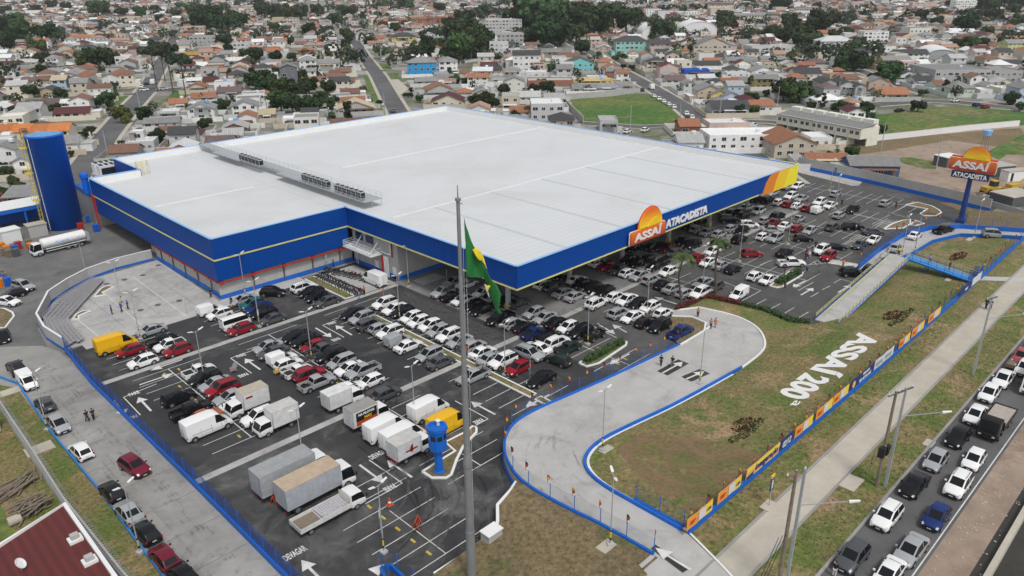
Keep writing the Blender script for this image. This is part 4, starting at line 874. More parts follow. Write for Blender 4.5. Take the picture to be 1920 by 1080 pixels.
def wheel(mb_r, L, w, x, y, parent, rim=True, dual=False):
    W_ = .22 if not dual else .5
    m = MB(); s = 1 if y > 0 else -1; k = 14 if rim else 10; vs = []; prof = [(mb_r*.55, -W_/2), (mb_r*.96, -W_/2), (mb_r, -W_/2+.03), (mb_r, W_/2-.03), (mb_r*.96, W_/2), (mb_r*.55, W_/2)]
    for r, q in prof:
        for i in range(k): t = 2*pi*i/k; vs.append((r*cos(t), q, r*sin(t)))
    fs = [(j*k+i, j*k+(i+1) % k, (j+1)*k+(i+1) % k, (j+1)*k+i) for j in range(len(prof)-1) for i in range(k)]+[tuple(range(k)), tuple((len(prof)-1)*k+i for i in range(k-1, -1, -1))]
    m.add(vs, [tuple(reversed(f)) for f in fs]); wh = m.build('wheel', M_tyre, parent); wh.location = (x, y-s*W_/2, mb_r)
    if rim:
        r = MB(); q = s*(W_/2+.008); vs = [(0, q+s*.02, 0)]
        for i in range(15): t = 2*pi*i/15; rr = mb_r*(.62 if i % 3 else .55); vs.append((rr*cos(t), q, rr*sin(t)))
        fs = [(0, 1+i, 1+(i+1) % 15) if s < 0 else (0, 1+(i+1) % 15, 1+i) for i in range(15)]
        r.add(vs, fs); r.build('rim', M_rim, wh)
    return wh
PROTO = {}
def car_proto(kind, full):
    key = (kind, full)
    if key in PROTO: return PROTO[key]
    sp = SPEC[kind]; st = sp['st']; w = sp['w']; L = sp['L']; root = empty('parked_'+kind.replace(' ', '_'))
    V, P = loft(st, sp['g'][0], sp['g'][1], sp['ws'], sp['rw'], kind not in ('van', 'small van'))
    b = link('body', shade(submesh(V, P['body'], 'body', M_paintc)), root); b['tint'] = 1
    if P['windscreen']: link('windscreen', submesh(V, P['windscreen'], 'windscreen', M_glassc), root)
    if P['rear_window']: link('rear_window', submesh(V, P['rear_window'], 'rear_window', M_glassc), root)
    for k in 'ab': link('side_window', submesh(V, P['side_window_'+k], 'side_window', M_glassc), root)
    xr, xf = st[0][0], st[-1][0]; r = {'suv': .36, 'jeep': .38, 'pickup': .38, 'van': .36, 'minivan': .34}.get(kind, .335)
    fx_, rx_ = xf-.82 if kind != 'camper bus' else .95, xr+.8
    if 'pickup' in kind: rx_ = -L/2+.95
    bw = w
    tr_ = MB()
    for x in (fx_, rx_):
        for s in (-1, 1):
            n = 12; cx = [(x+(r+.07)*cos(2*pi*i/n), s*(bw+.004), max(.2, r+(r+.07)*sin(2*pi*i/n))) for i in range(n)]; c2 = [(p[0], s*(bw-.25), p[2]) for p in cx]
            f = [tuple(range(n))]+[(i, n+i, n+(i+1) % n, (i+1) % n) for i in range(n)]; tr_.add(cx+c2, f if s < 0 else [tuple(reversed(q)) for q in f])
    be = st[-1][3]; tr_.box(xf-.02, xf+.012, -.44, .44, be-.12, be+.03); tr_.box(xf-.15, xf+.008, -.6, .6, st[-1][2]-.02, st[-1][2]+.09); tr_.box(xr-.012, xr+.1, -.55, .55, st[0][2], st[0][2]+.14)
    if full and kind not in ('van', 'small van', 'camper bus'):      # window posts in body colour
        xa = -.55 if kind != 'pickup' else -.1; zt = 1.45 if kind in ('hatchback', 'sedan') else 1.62; wt = .66 if kind != 'suv' else .72
        for s in (-1, 1): q = MB().bar((xa, s*(w*.95), .95), (xa+.05, s*(wt+.012), zt), .045).build('window_post', M_paintc, root); q['tint'] = 1
    if kind == 'suv' and full:
        for s in (-1, 1): MB().bar((-1.6, s*.58, 1.72), (.2, s*.58, 1.74), .03).build('roof_rail', M_greyd, root)
    if 'pickup' in kind:
        k = L/5.1; q = w; m = MB(); x0, x1 = -L/2, st[1][0]+.02; z0, z1 = st[1][2], st[1][3]-.04
        m.box(x0, x1, -q, -q+.09, z0, z1).box(x0, x1, q-.09, q, z0, z1).box(x0, x0+.09, -q+.09, q-.09, z0, z1).box(x1-.08, x1, -q+.09, q-.09, z0, z1).box(x0+.09, x1-.08, -q+.09, q-.09, z0+.1, z0+.25)
        bd = m.build('cargo_bed', M_paintc, root); bd['tint'] = 1; MB().box(x0+.1, x1-.09, -q+.1, q-.1, z0+.25, z0+.27 if kind == 'pickup' else z1-.1).build('bed_liner', M_black, root); xr = x0
    tr_.build('trim', M_black, root)
    if full:
        for s in (-1, 1):
            a_, b_ = st[-2], st[-1]; m = MB()
            def hp_(t, top): x = a_[0]+(b_[0]-a_[0])*t; y = (a_[4]+(b_[4]-a_[4])*t) if top else (a_[1]+(b_[1]-a_[1])*t)*.95; z = (a_[5]+(b_[5]-a_[5])*t-.035) if top else a_[3]+(b_[3]-a_[3])*t; return (x+.014, s*(y+.01), z+.014)
            m.add([hp_(.25, False), hp_(1, False), hp_(1, True), hp_(.35, True)], [(0, 1, 2, 3) if s > 0 else (3, 2, 1, 0)])
            m.build('headlight', M_lens, root)
            MB().box(xr-.015, xr+.12, min(s*(w*.98-.2), s*(w*.98)), max(s*(w*.98-.2), s*(w*.98)), .72, .92).build('taillight', M_tail, root)
            mz = st[sp['ws']+1][3]+.04; mx = st[sp['ws']+1][0]-.25; mm = MB().box(mx-.08, mx+.06, min(s*(w), s*(w+.19)), max(s*w, s*(w+.19)), mz, mz+.14).build('wing_mirror', M_paintc, root); mm['tint'] = 1
        MB().box(xf+.012, xf+.025, -.2, .2, be-.22, be-.12).build('front_plate', M_plate, root); MB().box(xr-.03, xr-.016, -.2, .2, .62 if kind != 'sedan' else .7, .75 if kind != 'sedan' else .82).build('rear_plate', M_plate, root)
        if kind in ('van', 'small van', 'camper bus'):
            for s in (-1, 1):
                for xx in ((.55, -.75, .05) if kind != 'van' else (1.28, .1, -1.15)): MB().box(xx-.012, xx+.012, s*(w+.001)-.008, s*(w+.001)+.008, .5, st[2][3]+.1).build('door_seam', M_greyd, root)
            MB().box(xr-.012, xr+.02, -.012, .012, .5, st[0][5]-.15).build('door_seam', M_greyd, root)
        if kind == 'van':
            for s in (-1, 1): MB().box(-2.2, .2, s*1.0-.012, s*1.0+.012, 1.0, 1.04).build('door_rail', M_greyd, root)
    for x in (fx_, rx_):
        for s in (-1, 1): wheel(r, L, w, x, s*(bw+.03), root, full)
    PROTO[key] = root; return root
USED = set()
CARC = {'W': ('white', (.77,.77,.76)), 'S': ('silver', (.33,.34,.35)), 'G': ('dark grey', (.075,.08,.085)), 'B': ('black', (.010,.010,.012)), 'R': ('red', (.26,.010,.020)), 'N': ('navy blue', (.012,.03,.13)),
        'Y': ('yellow', (.75,.42,.01)), 'O': ('orange-brown', (.36,.11,.05)), 'T': ('dark green', (.02,.035,.03)), 'M': ('maroon', (.15,.012,.028)), 'P': ('pinkish red', (.35,.07,.08)), 'E': ('teal', (.02,.12,.12)), 'X': ('beige', (.42,.38,.30))}
KIND = {'h': 'hatchback', 's': 'sedan', 'w': 'suv', 'm': 'minivan', 'v': 'van', 'f': 'small van', 'k': 'camper bus', 'p': 'pickup', 'q': 'small pickup'}
CATN = {'hatchback': 'car', 'sedan': 'car', 'suv': 'car', 'minivan': 'car', 'van': 'van', 'small van': 'van', 'camper bus': 'van', 'pickup': 'pickup truck', 'small pickup': 'pickup truck'}
ROWS = {}
def put_car(row, t, x, y, k, c, hd, z=0.0):
    kind = KIND[k]; hz = .8 if k not in 'vfk' else 1.1
    if z == 'g': p = gat(t, x, y, .7)
    else: p = at(t, x, y, z+hz); p.z = z
    pr = proj(p); full = pr is not None and F_PX/pr[2]*4.3 > 30
    src = car_proto(kind, full); hd = {'f': 180, 'r': 0}.get(hd, hd); key = (kind, full)
    o_ = src if key not in USED else copy_tree(src)
    if key not in USED:
        USED.add(key)
    for ch in o_.children:
        if ch.get('tint'): ch.color = (*CARC[c][1], 1)
    o_.location = (p.x, p.y, p.z+.012); o_.rotation_euler = (0, 0, radians(hd)+rnd.uniform(-.03, .03))
    s_ = rnd.uniform(1.0, 1.06); o_.scale = (s_, s_, s_*rnd.uniform(.97, 1.03)); ROWS.setdefault(row, []).append((hypot(p.x, p.y), o_, CARC[c][0], kind)); return o_
def row(name, t, items, z=0.0):
    for it in items.split(';'):
        a = it.split(); hd = a[3] if a[3] in 'fr' else float(a[3]); put_car(name, t, float(a[0]), float(a[1]), a[2][0], a[2][1], hd, z)
row('under the store wing wall', 'T1', '1030 400 wB -48;700 480 sS f;795 530 hE f;865 575 sN f;920 625 sB f;1025 695 sG f')
row('beside the motorcycle strip', 'T1', '1370 345 wW r;1455 392 sB f;1520 450 hB f;1640 500 sG f')
row('between plaza and drain strip', 'T1', '330 578 fW r;425 645 hW f;605 735 kW r;665 812 hR f')
row('left end beside the plaza', 'Z4', '850 772 sS f;915 825 qB r;950 857 qW f;997 883 hR f;655 852 vY r;727 887 hR f;800 948 hW f')
row('lower left block, right half', 'T4', '680 318 qW r;740 400 wB f;860 462 sS f;940 525 wR f;1040 612 sS f;1075 695 hW f;1350 842 wW f')
row('lower left block, left half', 'T4', '450 622 mB r;590 762 pB r;740 835 sO r;770 940 vW r')
row('centre block, left half', 'T3', '490 288 sS f;550 350 sG f;650 402 fW r;722 480 hW r;835 560 qW r;960 605 wR r;1045 695 pS r;1400 765 sW r')
row('centre block, right half', 'T3', '810 168 sB f;915 213 sB f;1000 283 hR f;1115 330 pG r;1200 382 wB f;1320 460 mS f;1410 533 sW f;1560 563 pS f;1640 678 hW f;1830 812 hG r')
row('middle of the car park', 'A', '790 392 vW r;940 465 vW r;1170 215 vW r;1345 345 vY r')
row('left of the long grass strip', 'T2', '130 272 sB f;230 328 wS f;312 402 mG r;445 442 hS r;545 492 wW f;640 560 fS r;755 640 sW r;990 735 mS f;1115 822 sG r;1480 985 pS f')
row('right of the long grass strip', 'T2', '483 168 wW f;600 222 sW f;690 258 hB f;788 318 hW f;872 368 hW f;1000 412 hW f;1092 472 hS f;1212 522 wW f;1330 585 sS f;1495 640 hS r;1588 712 sW r;1685 785 sS r;1815 815 wW f')
row('right of the long grass strip', 'Z5', '995 985 hR f;1125 1045 sB f')
row('along the canopy edge', 'T5', '180 282 wS f;285 325 qB r;400 368 qW f;530 425 hB f;625 470 sB f;825 572 pB f;980 625 hS r;1100 672 hB r;1205 735 qN r;1350 775 sB r;1465 840 wW r;1600 902 qT r')
row('just under the canopy corner', 'T5', '305 165 hS f;455 185 sW r;640 285 qW f;705 345 sS f;890 372 sB f;1040 395 sG r;1205 508 hS f;1330 562 sS f;1455 618 sB r;1588 668 hW f;1730 722 wB f')
row('turning by the front hedge', 'T5', '1245 905 sW 95;1155 975 wS -85;1480 1035 hT 95')
row('behind the canopy corner', 'T6', '240 432 hW r;350 463 hG r;462 525 sS r;592 565 sS r;612 378 sW r;662 423 sB f;792 468 hB f;925 508 hB f;440 330 hB f')
row('facing the entrance lane', 'T6', '1048 565 hW r;1170 602 sW f;1300 640 sB f;1430 683 hW f;1580 748 hW r;830 645 wW r;1082 755 wS r;1232 793 sW f;1372 853 hB r;1540 898 wB f;1780 965 pN r')
row('under the middle canopy', 'T6', '845 188 hW r;942 228 hR f;1072 265 hG f;1187 300 hW r;1317 333 sS f;1442 378 hS r;1577 433 hB r;1687 475 sS r;1827 525 hS r;1190 152 sB f;1290 190 sB f;1385 160 hB f;1480 225 sB f;1560 195 hB f;1630 288 hW f')
row('behind the tall palms', 'T7', '1392 892 wW f;1427 770 sS f;1562 815 hG f;1832 885 fW f')
row('in front of the orange sign', 'T7', '650 380 sB f;860 372 hB r;950 365 sB f;1030 383 hM f;1112 430 sG r;1250 453 sG r;1382 495 hR r;1530 420 hW f;1492 540 sW f;1632 573 sS r;1767 620 hB r;1190 310 hB f;1312 348 wB f;1630 345 hB -48')
row('right of the orange sign', 'T8', '330 560 hB r;405 593 hS r;522 623 sS r;652 648 hS r;787 583 hS r;905 605 hB f;880 705 wB r;450 498 hB r')
row('under the far canopy end', 'T8', '715 393 hS r;800 400 hB r;870 408 hB f;912 440 sB r;768 483 wB -48;990 540 mW -48;970 345 hW r;1092 385 mW f;1310 443 wB r;1168 493 hS r;1277 518 sM r;1395 553 sW r;1525 578 hR r;1670 608 hS f;1542 478 qS r')
row('middle of the right car park', 'T8', '1250 597 sS -52;1152 672 hW r;1282 695 wS f;1600 693 hB -48;1390 848 sB r;1022 862 hR -40;1465 970 pW -42;1800 828 wW f;1880 893 wR f')
row('beyond the striped panel', 'T8', '1075 253 wB r;1197 262 wB r;1325 288 hW r;1430 308 hR r;1532 328 hW r;1645 353 hR r;1760 365 fW r;1250 188 wS f;1457 222 wW f;1577 248 sS f;1782 288 wW f;1900 322 sW f;1530 108 mW f;1420 112 sS r')
row('far right car park', 'T9', '1000 253 hS r;1190 432 wB f;1040 493 hS r;1560 358 hS r;965 628 wG r;1200 622 wB -42;1425 680 sG -42;1430 768 sW f;1270 822 sG f;1000 845 sB -48')
row('beside the exit ramp foot', 'Z6', '955 450 wB -48;1055 427 hB r;410 467 hW r;480 488 qW f')
row('climbing the exit ramp', 'Z6', '1135 380 wS 8;1195 312 sS 8;1305 243 sW 2;1468 213 pB -18;1755 237 wS -62', 'g')
row('side road queue', 'Z4', '90 985 wB 90;150 1055 fW -90;')if 0 else None
row('on the pale side road', 'Z4', '90 985 wB 90;150 1052 fW -90')
row('on the pale side road', 'Z7', '250 105 hG 92;330 222 hS -90;452 368 hW 92;755 458 wM -82;628 597 hB 92;722 712 sS 92;820 827 hB 92;920 967 hM 92;1025 1065 sB 92')
row('in the loading yard', 'Z4', '132 527 wS -75;75 568 hB 178;38 610 sW -60;15 803 sB -100')
row('in the near avenue lane', 'Z9', '1160 1055 sW f;1285 925 sS f;1430 740 hN f;1550 560 wW f;1640 417 hW f', 2.0)
row('in the far avenue lane', 'Z9', '955 965 wG f;1150 737 wW f;1305 558 sB f;1425 422 hS f;1550 293 hB f;1650 165 sW f;1725 47 hW f', 2.0)
row('in the far avenue lane', 'Z6', '1805 1045 sW f;1905 920 hP f;1925 985 hW f;1990 850 hW f', 2.0)
row('on the left street', 'Z1', '812 502 mW -30;797 483 hW 60;860 460 vW 60;920 497 hW -30;1075 480 hW -30;625 640 hG 60;285 543 sW -30;1000 190 hW 60;825 468 hB 60')
row('on the middle street', 'Z2', '228 338 hW 60;290 620 hG 60;60 195 hS 60;45 130 hW 60;75 200 hW 60')
row('on the street above the green field', 'Z2', '1478 325 vW 50;1485 355 hB 48;1545 383 hW 48;1600 447 hW 48;1745 488 vW 48;1690 502 hB 48;1757 537 hW 48;1785 552 hW 48;1812 566 hW 48;1840 582 hW 48;1868 597 hW 48;1610 735 hW 10;1710 727 hW 10;1540 742 hW 10')
row('among the houses on the right', 'Z3', '30 655 hB 45;50 655 hW 45;20 635 hW 45;1220 618 sB -20;1535 562 hW -20;1655 587 hN -20;1703 598 hR -20;400 700 hW 0;1210 468 hW 20;1690 100 hW 40;1000 118 hW 40')
for rn, L_ in ROWS.items():
    L_.sort(key=lambda q: q[0]); tot = {}
    for d, o_, c, k in L_: tot[(c, k)] = tot.get((c, k), 0)+1
    cnt = {}
    for d, o_, c, k in L_:
        i = cnt.get((c, k), 0); cnt[(c, k)] = i+1
        nm = 'SUV' if k == 'suv' else k
        pos = '' if tot[(c, k)] == 1 else f', {ordn(i)} such from the near end,'
        phr = rn if rn.split()[0] in ('under', 'beside', 'between', 'along', 'just', 'turning', 'behind', 'facing', 'in', 'right', 'beyond', 'climbing', 'on', 'among', 'left') and not rn.startswith('left end') else 'in the '+rn if not rn.startswith('middle') else 'in the '+rn
        tag(o_, f'{c} {nm}{pos} {phr}'.replace('  ', ' '), CATN[k], 'vehicles '+phr)
# ---- box trucks, flatbed, tanker, dump truck
def truck(name, t, x, y, hd, label, cat='truck', body=4.2, bh=2.2, bw=1.05, cab=(.72,.72,.71), box=(.62,.62,.61), roof=None, kind='box', z=0.0, hz=1.2, wheels=None, scale=1.0):
    p = at(t, x, y, z+hz); root = empty(name, (p.x, p.y, z+.012), radians({'f': 180, 'r': 0}.get(hd, hd))); tag(root, label, cat, 'trucks and lorries'); root.scale = (scale,)*3
    L = body+1.9; x1 = L/2; xb = x1-1.85
    cabh = 2.05 if bw < 1.2 else 2.6; cw = min(bw, 1.0) if bw < 1.2 else 1.15
    st = [(xb+.02, cw*.98, .5, 1.25, cw*.86, cabh-.12), (xb+.12, cw, .45, 1.25, cw*.88, cabh), (xb+.9, cw, .42, 1.22, cw*.86, cabh), (x1-.42, cw, .42, 1.15, cw*.84, cabh-.1), (x1-.08, cw*.98, .42, 1.08, cw*.9, 1.12), (x1, cw*.94, .48, .9, cw*.86, .95)]
    V, P = loft(st, 1, 4, 3, 9, False); b = link('cab', shade(submesh(V, P['body'], 'cab', M_paintc), 30), root, color=cab); link('windscreen', submesh(V, P['windscreen'], 'windscreen', M_glassc), root)
    for k in 'ab': link('side_window', submesh(V, P['side_window_'+k], 'side_window', M_glassc), root)
    MB().box(-x1+.1, x1-.5, -.45, .45, .5, .72).box(x1-.02, x1+.01, -cw*.7, cw*.7, .5, .72).build('chassis', M_black, root)
    for s in (-1, 1):
        MB().box(x1-.03, x1+.02, min(s*.55, s*.85), max(s*.55, s*.85), .72, .9).build('headlight', M_lens, root)
        MB().box(-x1-.02, -x1+.05, min(s*.7, s*.9), max(s*.7, s*.9), .6, .72).build('taillight', M_tail, root)
        MB().bar((x1-.15, s*cw, 1.6), (x1-.05, s*(cw+.22), 1.6), .02).box(x1-.1, x1-.02, min(s*(cw+.1), s*(cw+.3)), max(s*(cw+.1), s*(cw+.3)), 1.3, 1.75).build('wing_mirror', M_black, root)
    r = .36 if bw < 1.2 else .48
    for wx in (wheels or (x1-1.15, -x1+1.2)):
        for s in (-1, 1): wheel(r, L, cw, wx, s*(cw+.0), root, True, wx < x1-2)
    z0 = .85 if bw < 1.2 else 1.0
    if kind == 'box':
        MB().box(-x1, xb-.05, -bw, bw, z0, z0+bh).build('cargo_box', M_truckbox, root).color = (*box, 1)
        MB().box(-x1-.02, xb-.03, -bw-.02, bw+.02, z0+bh, z0+bh+.05).build('box_roof', M_truckbox, root).color = (*(roof or box), 1)
        g = MB()
        for s in (-1, 1):
            g.box(-x1-.015, -x1, min(s*.02, s*.05), max(s*.02, s*.05), z0+.05, z0+bh-.05); g.box(-x1-.03, -x1, s*.45-.02, s*.45+.02, z0+.3, z0+bh-.2)
            for xx in (-x1, xb-.12): g.box(xx-.01, xx+.07, min(s*bw, s*(bw+.02)), max(s*bw, s*(bw+.02)), z0, z0+bh)
            g.box(-x1, xb-.05, min(s*bw, s*(bw+.02)), max(s*bw, s*(bw+.02)), z0, z0+.08)
        if bh > 2.4:
            k_ = 0
            while -x1+.6+k_*.62 < xb-.3:
                for s in (-1, 1): g.box(-x1+.6+k_*.62, -x1+.63+k_*.62, min(s*bw, s*(bw+.018)), max(s*bw, s*(bw+.018)), z0+.1, z0+bh-.05)
                k_ += 1
        g.build('box_frame', M_metal, root)
    if kind == 'flat':
        m = MB().box(-x1, xb-.1, -bw, bw, z0, z0+.12)
        for s in (-1, 1): m.box(-x1, xb-.1, min(s*bw, s*(bw-.05)), max(s*bw, s*(bw-.05)), z0+.12, z0+.55)
        m.box(-x1, -x1+.05, -bw+.05, bw-.05, z0+.12, z0+.55).box(xb-.15, xb-.1, -bw+.05, bw-.05, z0+.12, z0+1.1)
        m.build('cargo_deck', M_truckbox, root).color = (*box, 1)
    return root, x1, xb, z0
t_, x1, xb, z0 = truck('box_truck', 'T4', 1215, 695, 'f', 'white box truck with dusty beige roof and a small red mark on its side', roof=(.42,.38,.30), body=3.6)
lm = text_mesh('FRETES', .3, .01, .01, .1); lm.materials.clear(); lm.materials.append(M_tail)
MB().box(-.45, .45, 1.06, 1.075, 2.35, 2.6).build('red_mark', M_tail, t_)
truck('box_truck', 'T4', 1540, 895, 'f', 'white box truck with cab facing left nearest the pale drain strip', roof=(.5,.49,.46), body=3.6)
truck('box_truck', 'T3', 1340, 880, 'r', 'clean white box truck facing right next to the centre block', body=3.4, bh=2.0)
t_, x1, xb, z0 = truck('box_truck', 'A', 620, 280, 'r', 'box truck with black and red picture panels on its box', roof=(.28,.27,.25), body=3.7)
for s in (-1, 1):
    MB().box(-x1+.5, xb-.2, min(s*1.05, s*1.065), max(s*1.05, s*1.065), z0+.75, z0+1.95).build('black_panel', M_black, t_)
    MB().box(-x1+.5, xb-.2, min(s*1.05, s*1.067), max(s*1.05, s*1.067), z0+.15, z0+.75).build('red_panel', M_orange_d, t_)
letters('NA PILOTAR', .42, M_white, t_, frame((-x1+2.0, -1.075, z0+1.45), (1, 0, 0), (0, 0, 1)), .005, .02); letters('MAX', .5, M_gold, t_, frame((-x1+2.2, -1.075, z0+.85), (1, 0, 0), (0, 0, 1)), .005, .02)
t_, x1, xb, z0 = truck('box_truck', 'A', 1010, 565, 'r', 'small white box truck with red drawing on its side beside the guard tower', roof=(.5,.49,.46), body=3.5, bh=2.0)
MB().lathe([(.5, 0), (.5, .01)], 9).build('red_drawing', M_tail, t_).matrix_local = frame((-x1+2.2, -1.06, z0+1.0), (1, .3, 0), (0, 0, 1)); MB().box(-x1+1.2, -x1+2.9, -1.065, -1.05, z0+.7, z0+.9).build('red_drawing', M_tail, t_)
MB().box(-x1-.06, -x1, -1, 1, .55, .8).build('red_bumper', M_tail, t_)
truck('lorry', 'Z7', 1640, 485, 'r', 'large lorry with plain silver box, further of the two silver lorries', body=6.6, bh=2.6, bw=1.25, box=(.36,.37,.38), roof=(.30,.31,.31), hz=1.9)
truck('lorry', 'Z7', 1780, 550, 'r', 'large lorry with tan box roof and silver sides, beside the flatbed', body=6.6, bh=2.5, bw=1.25, box=(.36,.38,.41), roof=(.45,.35,.25), hz=1.9)
t_, x1, xb, z0 = truck('flatbed_lorry', 'Z7', 1850, 700, 'r', 'white flatbed lorry with pale sacks stacked on its open deck', body=6.0, bw=1.15, kind='flat', box=(.6,.6,.58), hz=1.2)
m = MB()
for i in range(11):
    for j in range(5):
        for k in range(2): m.box(-x1+2.7+i*.27, -x1+2.7+i*.27+.25, -.98+j*.4, -.98+j*.4+.36, z0+.13+k*.16, z0+.27+k*.16, 0, rnd.uniform(-.03, .03))
sk = m.build('sack_pile', mat('sack_cloth', (.42,.40,.43), .9, var=.3, scale=6.)); sk.matrix_world = Matrix.Translation(t_.location)@Matrix.Rotation(t_.rotation_euler.z, 4, 'Z'); tag(sk, 'neat stack of pale sacks on the deck of the white flatbed lorry', 'sacks')
MB().box(-x1+.05, -x1+2.6, -1.09, 1.09, z0+.12, z0+.14).build('deck_floor', M_wood, t_)
t_, x1, xb, z0 = truck('tanker_truck', 'L', 850, 440, 8, 'white tanker truck with blue script parked by the blue water tower', body=8.2, bw=1.25, kind='none', hz=1.8, wheels=(4.1, -1.2, -2.6, -4.0)) if 0 else truck('tanker_truck', 'L', 870, 430, 185, 'white tanker truck with blue script parked by the blue water tower', body=8.6, bw=1.25, kind='none', hz=1.8, wheels=(4.1, -1.4, -2.7, -4.0))
m = MB(); n = 20; prof = [(-x1, .7), (-x1+.15, 1.1), (xb-.35, 1.1), (xb-.15, .7)]; vs = []
for xx, r in prof:
    for i in range(n): a = 2*pi*i/n; vs.append((xx, r*1.08*cos(a), 2.2+r*.92*sin(a)))
m.add(vs, [(j*n+i, (j+1)*n+i, (j+1)*n+(i+1) % n, j*n+(i+1) % n) for j in range(3) for i in range(n)]+[tuple(range(n)), tuple(3*n+i for i in range(n-1, -1, -1))])
tk = m.build('tank', M_white, t_); shade(tk.data, 50)
MB().box(-x1+.3, xb-.6, -1.15, -1.05, 1.15, 1.3).box(-x1+.3, xb-.6, 1.05, 1.15, 1.15, 1.3).box(-x1+2, xb-.6, 1.1, 1.16, .7, .8).box(-x1+2, xb-.6, -1.16, -1.1, .7, .8).build('side_guard', M_white, t_)
MB().box(-x1-.6, -x1+.05, -1.05, 1.05, .9, 2.6).build('valve_cabinet', M_metal, t_)
letters('Air Liquida', .6, M_bluel, t_, frame((-.4, 1.2, 2.1), (-1, 0, 0), (0, -.1, 1)), .01, .01, .2)
t_, x1, xb, z0 = truck('dump_truck', 'Z9', 1770, 190, 'f', 'black tipper truck with open pale load bed in the avenue queue', body=5.6, bw=1.25, kind='flat', cab=(.012,.012,.013), box=(.02,.02,.02), z=2.0, hz=1.5, wheels=(2.6, -1.4, -2.6))
MB().box(-x1+.1, xb-.2, -1.12, 1.12, z0+.12, z0+.42).build('load', mat('pale_gravel', (.38,.33,.29), .95, var=.2, scale=3), t_)
t_, x1, xb, z0 = truck('white_lorry', 'Z6', 1995, 1050, 'f', 'white lorry cab at the right picture edge behind the black tipper', body=4.5, bw=1.2, z=2.0, hz=1.5)
p = at('Z6', 1868, 965, 2.7); tl = empty('trailer', (p.x, p.y, 2.0), pi); tag(tl, 'small wooden box trailer behind a car in the avenue', 'trailer')
MB().box(-1.3, 1.3, -.8, .8, .5, .6).box(-1.3, 1.3, -.8, -.75, .6, .95).box(-1.3, 1.3, .75, .8, .6, .95).box(-1.3, -1.25, -.75, .75, .6, .95).box(1.25, 1.3, -.75, .75, .6, .95).build('box', M_wood, tl)
for s in (-1, 1): wheel(.3, 2, .8, 0, s*.95, tl, False)
# the roofless black buggy, motorcycle load etc.
p = at('T5', 1885, 765, .7); bg_ = empty('open_jeep', (p.x, p.y, 0.012), pi); tag(bg_, 'black open four by four without roof near the front hedge', 'car')
m = MB().box(-1.8, 1.8, -.78, .78, .45, .62).box(.7, 1.75, -.62, .62, .62, 1.05).box(-1.8, .6, -.78, -.7, .62, 1.0).box(-1.8, .6, .7, .78, .62, 1.0).box(-1.8, -1.7, -.7, .7, .62, 1.0); m.build('body', M_black, bg_)
m = MB()
for x in (.6, -.7, -1.6):
    m.bar((x, -.7, 1.0), (x, -.7, 1.75), .04).bar((x, .7, 1.0), (x, .7, 1.75), .04).bar((x, -.7, 1.75), (x, .7, 1.75), .04)
for s in (-1, 1): m.bar((.6, s*.7, 1.75), (-1.6, s*.7, 1.75), .04)
m.build('roll_cage', M_black, bg_)
for s in (-.38, .38): MB().box(-.6, -.1, s-.22, s+.22, .62, .85).box(-.65, -.5, s-.22, s+.22, .85, 1.35).build('seat', M_greyd, bg_)
for x in (-1.2, 1.2):
    for s in (-1, 1): wheel(.38, 4, .8, x, s*.98, bg_, True)
# ------------------------------------------------------------------ motorcycles
def make_moto():
    r = empty('parked_motorcycle')
    MB().box(-.35, .35, -.12, .12, .35, .6).bar((.3, 0, .75), (.68, 0, .32), .035).bar((-.3, 0, .5), (-.65, 0, .32), .04).build('frame', M_greyd, r)
    f = MB().lathe([(.05, 0), (.17, .08), (.17, .2), (.05, .26)], 8, (.12, 0, .62)).build('fuel_tank', M_paintc, r); f['tint'] = 1
    MB().box(-.65, -.02, -.13, .13, .72, .82).build('seat', M_black, r); MB().box(.22, .3, -.36, .36, .98, 1.02).bar((.26, 0, .75), (.26, 0, 1.0), .03).build('handlebar', M_black, r)
    MB().lathe([(.09, 0), (.05, .12)], 8).build('headlight', M_lens, r).location = (.38, 0, .86)
    for x in (-.65, .68):
        w_ = MB(); k = 12; vs = []
        for q, rr in ((-.05, .24), (-.05, .31), (.05, .31), (.05, .24)):
            for i in range(k): a = 2*pi*i/k; vs.append((rr*cos(a), q, .31+rr*sin(a)))
        w_.add(vs, [(j*k+i, ((j+1) % 4)*k+i, ((j+1) % 4)*k+(i+1) % k, j*k+(i+1) % k) for j in range(4) for i in range(k)]); w_.build('wheel', M_tyre, r).location = (x, 0, 0)
    return r
mo = None; mc = ['B', 'B', 'R', 'G', 'B', 'M', 'B', 'S']
for nm, (xa, ya), (xb_, yb_), n, hd in (('front row', (1560, 215), (1900, 365), 17, -150), ('back row', (1640, 150), (1915, 215), 10, 30)):
    A_ = at('T1', xa, ya, .5); B_ = at('T1', xb_, yb_, .5)
    if nm == 'front row': B_ = at('Z5', 105, 565, .5)
    else: B_ = at('Z5', 125, 480, .5)
    for i in range(n):
        q = A_.lerp(B_, i/(n-1)); c = mc[(i*3) % 8]
        if mo is None: mo = make_moto(); mo.scale = (1.12,)*3; m_ = mo
        else: m_ = copy_tree(mo)
        for ch in m_.children:
            if ch.get('tint'): ch.color = (*CARC[c][1], 1)
        m_.location = (q.x+rnd.uniform(-.15, .15), q.y, .02); m_.rotation_euler = (0, 0, radians(180 if nm == 'front row' else 0)+rnd.uniform(-.3, .3)); tag(m_, f'{CARC[c][0]} motorcycle, {ordn(i)} from the wall in the {nm} of parked motorcycles', 'motorcycle', 'motorcycles parked by the store wall')
pv = at('Z5', 185, 490, 1.1); put_car('beside the parked motorcycles', 'Z5', 185, 485, 'v', 'W', 92); tag(ROWS['beside the parked motorcycles'][0][1], 'white delivery van parked at the end of the motorcycle rows', 'van')
